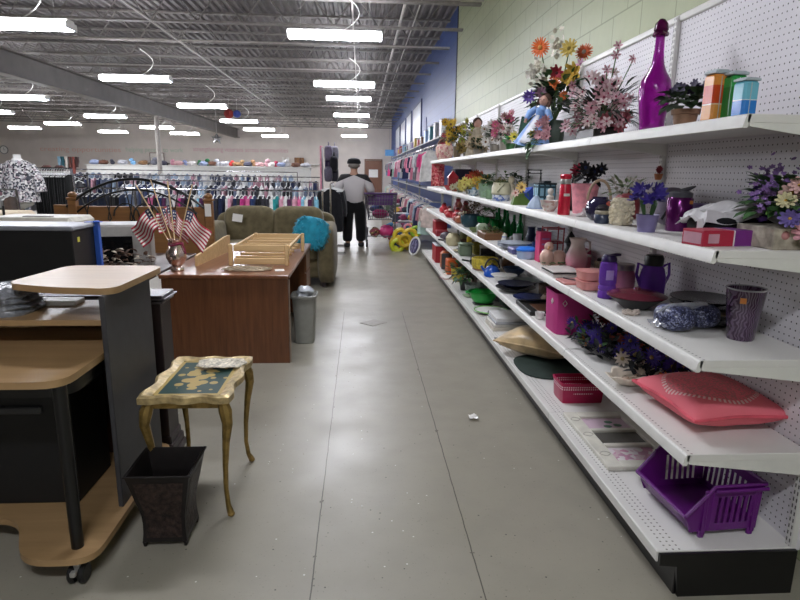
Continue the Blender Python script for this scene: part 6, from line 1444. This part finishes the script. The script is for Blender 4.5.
lathe1(vessel([(.08, 0), (.10, .03), (.12, .06)]), 20).build('basket', plast('#a8242c'), t); m = MB(); m.box((0, 0, .10), (.12, .12, .12), .004); m.add([(-.07, -.07, .16), (.07, -.07, .16), (.07, .07, .16), (-.07, .07, .16), (0, 0, .25)], [(0, 1, 4), (1, 2, 4), (2, 3, 4), (3, 0, 4), (3, 2, 1, 0)]); m.build('house', plast('#8c1a24'), t, smooth=False)
simplebox('navy_carton', 'large navy carton behind the red house', 'box', 1.36, 8.1, Z4, (.22, .4, .27), '#191c3a')
t = T0('red_scarf', 'red patterned cloth hanging over the far shelf end', 'cloth', 1.2, 9.3, Z4)
m = MB(); m.grid(lambda u, v: (-.1+.2*u, .02*math.sin(9*u)*v, .34*(1-v)+.012), 14, 8); m.build('cloth', cell_mat('red print', ['#a8323a', '#c07a72', '#8a1f2c', '#b8505a'], 40), t, thick=.01)

# --- more small goods that fill the farther bays
def goods(kind, label, x, y, z, s_, c_, grp=None):
    nm = {'mug': 'mug', 'bowl': 'bowl', 'jar': 'jar', 'box': 'box', 'plant': 'plant', 'pan': 'pan', 'pitcher': 'pitcher', 'basket': 'basket', 'figure': 'figurine', 'candle': 'candle', 'dish': 'dish'}[kind]
    t = T0(nm, label, nm, x, y, z, R.uniform(-.4, .4), grp); mt = plast(c_, r=.35)
    if kind == 'mug':
        lathe1(vessel([(.036*s_, 0), (.04*s_, .006), (.042*s_, .09*s_)]), 20).build('cup', mt, t); m = MB(); m.tube([(-.04*s_, 0, .07*s_), (-.068*s_, 0, .06*s_), (-.066*s_, 0, .03*s_), (-.04*s_, 0, .02*s_)], .006, 7); m.build('handle', mt, t)
    elif kind == 'bowl':
        lathe1(vessel([(.045*s_, 0), (.05*s_, .008), (.085*s_, .04*s_), (.10*s_, .075*s_)]), 26).build('bowl_body', mt, t)
    elif kind == 'jar':
        lathe1([(.04*s_, 0), (.058*s_, .03*s_), (.06*s_, .09*s_), (.04*s_, .12*s_), (.04*s_, .13*s_)], 22).build('jar_body', mt, t); m = MB(); m.lathe([(.045*s_, .13*s_), (.045*s_, .142*s_), (.012*s_, .15*s_), (.014*s_, .165*s_), (0, .17*s_)], 18); m.build('lid', mt, t)
    elif kind == 'box':
        m = MB(); m.box((0, 0, .045*s_), (.12*s_, .16*s_, .09*s_), .004); m.build('carton', mt, t); m = MB(); m.box((0, 0, .094*s_), (.124*s_, .164*s_, .012), .003); m.build('lid', plast('#b5b0a6'), t)
    elif kind == 'plant':
        lathe1(vessel([(.035*s_, 0), (.05*s_, .07*s_)]), 16).build('pot', plast('#5a4a3c'), t); leaves(t, 'foliage', mat('leaf '+c_, c_, .55, noise=.25), int(46*s_), 0, .13*s_, .09*s_, .08*s_, .06, .032)
    elif kind == 'pan':
        lathe1(vessel([(.09*s_, 0), (.095*s_, .006), (.105*s_, .045*s_)]), 28).build('pan_body', mat('pan '+c_, c_, .3, .4), t); m = MB(); m.tube([(-.10*s_, 0, .035*s_), (-.19*s_, -.02, .05*s_)], .009, 8); m.build('handle', BLACK, t)
    elif kind == 'pitcher':
        lathe1(vessel([(.045*s_, 0), (.06*s_, .04*s_), (.055*s_, .11*s_), (.036*s_, .15*s_), (.045*s_, .185*s_)]), 24).build('pitcher_body', mt, t); m = MB(); m.tube([(-.042*s_, 0, .17*s_), (-.08*s_, 0, .15*s_), (-.078*s_, 0, .09*s_), (-.052*s_, 0, .06*s_)], .007, 7); m.build('handle', mt, t)
    elif kind == 'basket':
        wk = mat('weave '+c_, c_, .8, noise=.3, scale=50, bump=.4); lathe1(vessel([(.07*s_, 0), (.085*s_, .05*s_), (.09*s_, .09*s_)]), 24, sq=3).build('basket_body', wk, t); m = MB(); m.tube([(.085*s_*math.cos(k*PI/10), 0, .085*s_+.09*s_*math.sin(k*PI/10)) for k in range(11)], .006, 7); m.build('handle', wk, t)
    elif kind == 'figure':
        lathe1([(.035*s_, 0), (.04*s_, .02*s_), (.028*s_, .07*s_), (.032*s_, .10*s_), (.012*s_, .12*s_)], 16).build('figure_body', mt, t); m = MB(); m.sphere((0, 0, .14*s_), (.024*s_, .024*s_, .028*s_), 12, 8); m.build('head', mt, t)
    elif kind == 'candle':
        lathe1([(.035*s_, 0), (.03*s_, .015*s_), (.012*s_, .03*s_), (.012*s_, .08*s_), (.03*s_, .09*s_)], 16).build('holder', plast('#6d5a44'), t); m = MB(); m.lathe([(.022*s_, .09*s_), (.022*s_, .17*s_), (0, .172*s_)], 14); m.build('wax', mt, t)
    elif kind == 'dish':
        lathe1(vessel([(.06*s_, 0), (.07*s_, .005), (.11*s_, .03*s_)]), 28, sq=3).build('dish_body', mt, t); lathe1([(.112*s_, .027*s_), (.116*s_, .032*s_), (.108*s_, .032*s_), (.106*s_, .028*s_), (.112*s_, .027*s_)], 28, sq=3, cap=False).build('rim', mt, t)
    return t
for a in (('mug', 'small sage green mug beside the ivy pot', 1.13, 5.16, Z4, .9, '#7d9a78'), ('figure', 'cream figurine between the crock and the ivy pot', 1.30, 5.10, Z4, 1.2, '#c2b8a0'), ('plant', 'dark fern at the pegboard behind the cream crock', 1.41, 5.22, Z4, 1.1, '#26401f'),
    ('jar', 'cream lidded jar behind the mustard flowers', 1.40, 5.95, Z4, 1.1, '#bdb596'), ('plant', 'trailing green plant behind the blue white dish', 1.38, 5.62, Z4, 1.2, '#4a6a36'), ('pitcher', 'white pitcher behind the pale yellow flowers', 1.38, 6.35, Z4, 1., '#c9c6bd'), ('candle', 'red candle beside the cream flower bunch', 1.28, 7.15, Z4, 1.2, '#a8242c'),
    ('bowl', 'terracotta bowl by the red house', 1.14, 7.2, Z4, .7, '#a0563c'), ('mug', 'brown mug behind the wrapped bouquet', 1.36, 4.42, Z4, 1., '#6a4a34'), ('jar', 'pale blue lidded jar behind the blue paper cone', 1.38, 3.84, Z4, .9, '#8fa6bc'), ('figure', 'white figurine between the painted bowl and teal canister', 1.20, 3.70, Z4, .8, '#cfcac0'),
    ('basket', 'dark basket behind the dark teal flower pot', 1.38, 6.45, Z3, 1.1, '#4a3a2a'), ('plant', 'green leafy plant beside the pale green canister', 1.36, 6.08, Z3, 1.1, '#3c6a34'), ('bowl', 'moss green bowl in front of the goblets', 1.12, 5.72, Z3, .6, '#6a7a4a'), ('candle', 'cream candle past the dark teal flower pot', 1.16, 6.55, Z3, .9, '#c9bf9c'), ('plant', 'dry brown grass pot behind the rust red ornament', 1.36, 6.95, Z3, 1.2, '#6a5a34'), ('figure', 'terracotta figurine behind the crimson ornament', 1.30, 7.75, Z3, 1.2, '#9c5a44'),
    ('dish', 'clear grey serving dish behind the white bowl', 1.37, 4.72, Z2, 1., '#8a9490'), ('pan', 'black skillet beside the yellow round basket', 1.17, 5.74, Z2, .85, '#1c1c1e'), ('bowl', 'dark blue bowl behind the blue kettle', 1.37, 5.10, Z2, 1., '#233a5c'), ('jar', 'brown lidded jar behind the yellow basket', 1.40, 5.45, Z2, 1.1, '#6a4a30'), ('dish', 'cream dish beside the sage canister', 1.15, 6.66, Z2, .8, '#c0b698'), ('box', 'black box behind the sage canister', 1.36, 6.2, Z2, 1.3, '#1f2022'), ('bowl', 'brown bowl beside the cream dome jar', 1.34, 7.3, Z2, 1., '#5a4232'), ('pan', 'silver saucepan past the cream dome jar', 1.16, 7.58, Z2, .8, '#8e8f92'), ('pitcher', 'olive pitcher behind the mottled ornament', 1.38, 7.8, Z2, 1., '#6b6a3c'),
    ('bowl', 'dark green bowl behind the paper stack', 1.40, 5.32, ZD, 1., '#2c4a38'), ('box', 'white carton behind the artificial plant', 1.38, 6.28, ZD, 1.4, '#b9b6ae'), ('plant', 'dark leafed plant behind the dull yellow pot', 1.34, 6.62, ZD, 1.4, '#22381f'), ('basket', 'brown basket behind the small open book', 1.34, 7.05, ZD, 1.3, '#6a4a2c'), ('dish', 'pale green dish at the deck edge before the glass bowl', 1.12, 5.86, ZD, .6, '#9ab08c'), ('pan', 'grey roasting pan behind the green colander', 1.40, 5.68, ZD, .8, '#55585a'),
    ('box', 'small rose pink box beside the tall pink carton', 1.37, 3.58, Z3, .8, '#c46a80'), ('mug', 'deep blue mug beside the mug rack', 1.28, 4.16, Z3, 1., '#22407a'), ('mug', 'white mug beside the navy canisters', 1.30, 4.80, Z3, .9, '#c9c9cc')):
    goods(*a)

# --- top shelf
t = T0('purple_decanter', 'tall purple glass bottle with a long neck and stopper', 'bottle', 1.275, 2.60, Z5)
PG = mat('purple glass', '#a3189c', .05, trans=.6, noise=0, coat=.3)
lathe1([(.046, 0), (.05, .006), (.052, .05), (.062, .12), (.068, .18), (.062, .22), (.04, .255), (.026, .29), (.02, .34), (.018, .40), (.024, .408), (.024, .414), (0, .414)], 36).build('bottle_body', PG, t)
m = MB(); m.tube([(.027*math.cos(k*PI/9), .027*math.sin(k*PI/9), .408+.004*math.sin(k*3)) for k in range(18)], .007, 6, closed=True); m.lathe([(.02, .414), (.03, .425), (.026, .45), (.012, .468), (0, .472)], 20); m.build('stopper', mat('dark purple glass', '#5c1448', .15, trans=.3, noise=0), t)
t = T0('african_violet', 'potted violet with dark leaves in a terracotta pot', 'plant', 1.245, 2.275, Z5)
t.scale = (1.12, 1.12, 1.12)
lathe1(vessel([(.032, 0), (.04, .045), (.046, .046), (.047, .062), (.043, .062)]), 24).build('pot', mat('dull terracotta', '#8a6a52', .7, noise=.15), t); leaves(t, 'leaves', mat('dark violet leaves', '#2c4226', .6, noise=.25), 70, 0, .085, .07, .04, .055, .045, droop=.35)
m = MB()
for k in range(24): m.flower((R.uniform(-.045, .05), R.uniform(-.045, .04), R.uniform(.115, .145)), toward(.8), .016, 6, cen=0)
m.build('violet_flowers', FM('#2c2440'), t)['kind'] = 'stuff'
def tall_can(nm, label, x, y, w_, h, stops, lidc):
    t = T0(nm, label, 'container', x, y, Z5, rad(8), 'plastic canisters on the top shelf')
    m = MB(); m.box((0, 0, h*.46), (w_, w_, h*.92), .008); m.build('tube', band_mat(nm+' print', 'z', stops, .15), t)
    m = MB(); m.box((0, 0, h*.955), (w_+.001, w_+.001, h*.06), .006); m.box((0, 0, h*.99), (w_*.8, w_*.8, h*.03), .004); m.build('lid', mat('frosted lid', '#aab4b8', .3), t)
    m = MB(); m.box((w_*.502, 0, h*.42), (.002, w_*.5, h*.7), 0); m.box((-w_*.1, -w_*.502, h*.45), (w_*.05, .001, h*.85), 0); m.build('clear_strip', mat('clear strip', '#b4bcbc', .2), t)
tall_can('orange_canister', 'orange and red clear sided canister, leftmost of three', 1.245, 2.09, .062, .182, [(0, '#c8863c'), (.065, '#d8c8a8'), (.069, '#c4471f'), (.13, '#d88a3c'), (.17, '#d88a3c')], '#aab4b8')
tall_can('green_canister', 'green canister in the middle of three', 1.285, 2.05, .060, .172, [(0, '#1f7a34'), (.12, '#2c9444'), (.155, '#2c9444')], '#aab4b8')
tall_can('blue_canister', 'blue canister with pale upper half, shortest of three', 1.232, 1.90, .056, .128, [(0, '#2a77c4'), (.058, '#cfdadb'), (.061, '#6fb6c9'), (.115, '#6fb6c9')], '#aab4b8')
# pink orchid arrangement
t = T0('orchid_arrangement', 'wide arrangement of pink and white artificial orchids', 'flowers', 1.26, 3.14, Z5)
m = MB(); m.box((0, .0, .03), (.16, .26, .06), .01); m.build('dark_planter', plast('#26241f'), t)
leaves(t, 'foliage', DGREEN, 150, 0, .13, .15, .14, .11, .018, ry=.22); leaves(t, 'grey_foliage', mat('dusty green leaves', '#5f6b4c', .7, noise=.25), 70, 0, .09, .14, .08, .06, .02, ry=.22)
OR = [FM('#c3a2a8', '#8c2f4c'), FM('#b98a92', '#7a2444'), FM('#cdb6b4', '#a0405c')]
pts = []
for k in range(84):
    y = R.uniform(-.25, .22); z = R.uniform(.05, .34-.4*abs(y)); x = R.uniform(-.13, .08); pts.append((x, y, z)); bloom(t, OR[k % 3], (x, y, z), toward(.8), R.uniform(.024, .034), 6, cup=.3, wid=.42, cen=.2, name='orchid')
for x, y, z in ((.0, -.13, .40), (-.02, -.08, .34), (.05, -.22, .37), (.02, -.10, .45)): bloom(t, OR[1], (x, y, z), toward(.7), .024, 6, cup=.4, wid=.4, cen=.2, name='orchid'); pts.append((x, y, z))
stems(t, pts[-4:]+pts[:12], (0, -.03, .05), .003)
for k in range(7): bloom(t, FM('#a85a62', '#7a2c3c'), (R.uniform(-.08, .06), -.2+.02*k, .05+R.uniform(0, .06)), toward(.5), .035, 9, cup=.7, layers=2, name='rose')
# tall mixed arrangement
t = T0('mixed_bouquet', 'tall mixed bouquet topped by orange gerberas', 'flowers', 1.365, 4.24, Z5)
t.scale = (1.05, 1.05, 1.06)
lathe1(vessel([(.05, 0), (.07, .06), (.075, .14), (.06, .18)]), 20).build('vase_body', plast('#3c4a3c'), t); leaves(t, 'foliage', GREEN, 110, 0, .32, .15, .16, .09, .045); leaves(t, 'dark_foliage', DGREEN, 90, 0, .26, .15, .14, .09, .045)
BF = [((-.13, -.02, .63), '#d8692c', '#b8823c', .062, 20, 'gerbera', .1, 2), ((.15, -.06, .60), '#c4582c', '#a89a8c', .058, 20, 'gerbera', .1, 2), ((-.04, -.08, .40), '#d06a2c', '#9c4c1c', .045, 18, 'gerbera', .2, 2), ((.055, -.05, .62), '#b8a04a', '#7a6a2c', .06, 12, 'yellow_daisy', .35, 2), ((.09, -.08, .47), '#d0b04c', '#a8802c', .065, 7, 'yellow_tulip', .9, 2), ((.05, -.08, .44), '#c9a848', '#a8802c', .055, 7, 'yellow_tulip', .9, 2), ((-.02, -.06, .47), '#8c1f2c', '#4a0f18', .05, 8, 'red_rose', .8, 2), ((-.19, -.05, .32), '#4a2f80', '#6a5a8a', .045, 10, 'purple_flower', .4, 2), ((-.12, -.08, .34), '#6a4a5a', '#3a2a34', .04, 8, 'mauve_flower', .5, 2), ((.02, -.1, .33), '#c0622c', '#9c4c1c', .03, 12, 'small_orange_flower', .3, 1), ((.12, -.1, .52), '#b58aa0', '#8a5a74', .035, 7, 'pink_flower', .4, 1)]
for p, c_, e_, r_, n_, nm, cup, ly in BF: bloom(t, FM(c_, e_), p, toward(.2), r_, n_, cup=cup, layers=ly, name=nm, cen=.26)
stems(t, [b[0] for b in BF], (0, 0, .16), .004)
for c0 in ((-.01, .02, .66), (-.15, -.02, .50), (-.10, -.02, .46)):
    m = MB()
    for k in range(26): m.flower(Vector(c0)+Vector((R.gauss(0, .018), R.gauss(0, .018), R.gauss(0, .045))), toward(.9), .017, 5, cen=0)
    m.build('white_spray', FM('#c9c3b0'), t)['kind'] = 'stuff'
m = MB()
for k in range(24): m.flower((-.17+R.gauss(0, .03), -.06, .46+R.gauss(0, .025)), toward(.9), .014, 5, cen=0)
m.build('white_spray', FM('#cbc7bb'), t)['kind'] = 'stuff'
# doll in blue
t = T0('porcelain_doll', 'seated doll in a blue and white satin dress', 'doll', 1.195, 4.17, Z5, rad(-45))
t.rotation_euler = (0, rad(14), rad(-45))
t.scale = (1.02, 1.02, .98)
BS = mat('blue satin', '#6f94c8', .4, noise=.12, scale=18, bump=.4, sheen=.3); DS = mat('doll skin', '#b78c7c', .5)
m = MB(); m.grid(lambda u, v: ((.028+.10*v**.8)*math.cos(2*PI*u)*(1+.06*math.sin(18*PI*u)*v), (.024+.085*v**.8)*math.sin(2*PI*u)*(1+.06*math.sin(18*PI*u)*v), .225-.22*v), 54, 10, wrap=True); m.build('skirt', BS, t)
m = MB(); m.grid(lambda u, v: ((.031+.10*v**.8)*math.sin((u-.5)*.7), -(.027+.085*v**.8)*math.cos((u-.5)*.7)-.004, .225-.20*v), 8, 8); m.build('white_apron', mat('white satin', '#c9cad0', .45, noise=.08, bump=.3), t, thick=.003)
m = MB(); m.lathe([(.028, .21), (.036, .235), (.04, .265), (.022, .285), (.014, .295)], 18); m.build('bodice', BS, t)
for s_ in (-1, 1): m = MB(); m.tube([(s_*.04, 0, .265), (s_*.075, -.015, .225), (s_*.07, -.05, .18)], [.022, .026, .016], 10); m.build('sleeve', BS, t); m = MB(); m.tube([(s_*.07, -.05, .18), (s_*.055, -.08, .165)], [.010, .008], 8); m.sphere((s_*.052, -.085, .163), (.011, .012, .008), 8, 5); m.build('hand', DS, t)
m = MB(); m.sphere((0, -.004, .325), (.032, .032, .038), 16, 10); m.sphere((0, -.037, .32), (.005, .006, .005), 6, 4); m.build('head', DS, t)
m = MB(); m.sphere((0, .010, .335), (.042, .036, .042), 14, 8, wob=.06); m.tube([(-.036, .0, .33), (-.042, -.005, .29)], .012, 7); m.tube([(.036, .0, .33), (.042, -.005, .29)], .012, 7); m.build('hair', mat('doll brown hair', '#4a3226', .7), t)
m = MB()
for s_ in (-1, 1): m.sphere((s_*.012, -.035, .33), (.004, .003, .0045), 6, 4)
m.build('eyes', BLACK, t)
t = T0('ivy_trail', 'trailing ivy and pink roses spilling over the shelf edge', 'flowers', 1.15, 3.74, Z5)
m = MB()
for k in range(42):
    y = R.uniform(-.02, .17); m.leaf((R.uniform(-.055, .03), y, R.uniform(.0, .10)), (-1, R.uniform(-.8, .8), R.uniform(-.6, .5)), .05, .034, droop=.2)
for k in range(14): m.leaf((-.05, R.uniform(.08, .17), R.uniform(-.05, .03)), (-.5, R.uniform(-.5, .5), -1), .055, .042, up=(-1, 0, 0), droop=0)
m.build('ivy_leaves', GREEN, t)
for k in range(11): bloom(t, FM('#b5868c', '#8a4a58'), (R.uniform(-.05, .02), R.uniform(-.09, .06), R.uniform(.03, .15)), toward(.4), .03, 8, cup=.6, layers=2, name='rose')
bloom(t, FM('#c0aa4c', '#8a702c'), (-.02, .16, .07), toward(.2), .03, 7, cup=.8, layers=2, name='yellow_rose')
t = T0('green_board', 'leaning dark green board behind the doll', 'board', 1.32, 4.72, Z5)
m = MB(); m.box((0, 0, .125), (.2, .02, .25), .003); m.build('board', mat('dark green board', '#1f4436', .5), t); m = MB(); m.box((0, -.0105, .125), (.16, .001, .21), 0); m.build('panel_face', mat('mid green board', '#27503f', .5), t)
t.rotation_euler = (0, rad(9), rad(-25))
t = T0('clover_pot', 'small pot of bright green clover with a yellow bloom', 'plant', 1.17, 4.68, Z5); lathe1([(.03, 0), (.042, .05), (.038, .05)], 16).build('pot', plast('#3a6a3c'), t); leaves(t, 'leaves', mat('clover green', '#2c8a3c', .5, noise=.2), 34, 0, .07, .06, .04, .04, .03); bloom(t, FM('#c9bc4a', '#8a702c'), (.02, -.04, .1), toward(.2), .04, 9, cup=.5, layers=2)
def topbunch(nm, lab, x, y, cols, n_, r_, h, wd, leafn=40, potc='#8a8478', cat='flowers'):
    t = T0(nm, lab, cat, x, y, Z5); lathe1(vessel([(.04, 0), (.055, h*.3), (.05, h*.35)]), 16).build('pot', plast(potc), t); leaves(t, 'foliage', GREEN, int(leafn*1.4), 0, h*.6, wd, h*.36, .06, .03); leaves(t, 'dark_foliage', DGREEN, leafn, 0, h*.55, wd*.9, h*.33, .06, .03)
    for k in range(n_):
        c_ = cols[k % len(cols)]; a = R.uniform(0, 6.28); q = R.random()**.5; bloom(t, FM(c_, '#7a5a3c'), (wd*q*math.cos(a)-.02, wd*q*math.sin(a), h*(.4+.62*R.random())), toward(.5), r_*R.uniform(.8, 1.1), 9, cup=.45, layers=2)
    return t
topbunch('rose_bunch', 'pink and white rose bunch beside the green board', 1.24, 5.15, ['#b87a84', '#cfc3bb', '#c3959a', '#a8506a'], 18, .045, .31, .11, 40)
topbunch('white_spotted_bunch', 'white flower bunch left of the pink rose bunch', 1.26, 5.62, ['#c9c5bd', '#bdb8b0'], 14, .05, .26, .10, 30)
topbunch('beige_bunch', 'beige dried flower bunch before the white flowers', 1.17, 5.95, ['#a8977c', '#b9a88c'], 14, .045, .16, .09, 20)
t = T0('angel_figure', 'beige robed angel figure with a pale skirt', 'figurine', 1.24, 6.42, Z5)
lathe1([(.12, 0), (.11, .05), (.075, .16), (.045, .235), (.05, .27), (.02, .30)], 24, fold=9, famp=.05).build('robe', mat('beige robe', '#a59a84', .75, noise=.15, bump=.3), t); m = MB(); m.sphere((0, 0, .335), (.042, .042, .05), 14, 9); m.build('head', DS, t); m = MB(); m.sphere((0, .012, .345), (.052, .045, .055), 12, 8, wob=.06); m.build('hair', mat('doll brown hair', '#4a3226', .7), t)
for s_ in (-1, 1): m = MB(); m.leaf((0, .04, .2), (s_, .3, .7), .19, .12, droop=.1); m.build('wing', mat('pale wing', '#b5aa94', .7), t, thick=.008)
topbunch('dried_bunch', 'gold dried flower bunch at the feet of the angel', 1.17, 6.6, ['#a08a4c', '#8f7a44'], 12, .04, .12, .09, 16)
topbunch('yellow_daisies', 'large yellow and white daisy bouquet near the shelf end', 1.24, 7.75, ['#cfa92c', '#c9a030', '#cfcabb', '#d6b43c'], 22, .055, .44, .2, 110, '#6a5a44')
topbunch('green_sprig_bunch', 'lime green and yellow sprig behind the yellow daisies', 1.32, 7.15, ['#a8a83c', '#8f9a3c'], 10, .05, .46, .1, 40)
t = T0('floral_basket', 'pink floral round basket at the far end of the top shelf', 'basket', 1.21, 8.7, Z5); lathe1(vessel([(.09, 0), (.13, .08), (.13, .18), (.10, .22)]), 22).build('basket', cell_mat('pink floral', ['#b98a84', '#c9a99c', '#a8686c', '#b5a08c', '#cbb8a8'], 34), t); m = MB(); m.tube([(.1*math.cos(k*PI/10), 0, .2+.1*math.sin(k*PI/10)) for k in range(11)], .01, 7); m.build('handle', mat('basket handle', '#8a6a52', .7), t)
topbunch('red_bunch', 'dark red flower bunch at the very end of the top shelf', 1.3, 9.35, ['#7d1426', '#8f1c30'], 10, .055, .40, .10, 40, '#3a2a2a')
# rose magnet on the upright, price tag on the floor
t = thing('rose_ornament', 'tiny terracotta pot of red roses hung on the upright', 'ornament', (1.481, 2.892, 1.40)); lathe1([(.016, 0), (.022, .03)], 12).build('pot', mat('orange terracotta', '#b5714a', .7), t)
m = MB()
for k in range(5): m.flower((R.uniform(-.012, .008), R.uniform(-.015, .015), .04+R.uniform(0, .02)), toward(.4), .013, 7, cup=.6)
m.build('roses', FM('#8c1f2c', '#5a1018'), t)
m = MB(); m.grid(lambda u, v: (.05*(u-.5), .06*(v-.5), .006+.012*math.sin(7*u)*math.sin(6*v)+.012), 6, 6); one(m, 'paper_scrap', PAPER, 'crumpled white paper scrap on the aisle floor', 'paper', .66, 3.19, 0)
m = MB(); m.box((0, 0, .002), (.2, .17, .003), .001); one(m, 'floor_patch', mat('worn floor patch', '#8d897f', .5), 'flat grey square plate set in the aisle floor', 'floor plate', .12, 5.45, 0, rad(45))
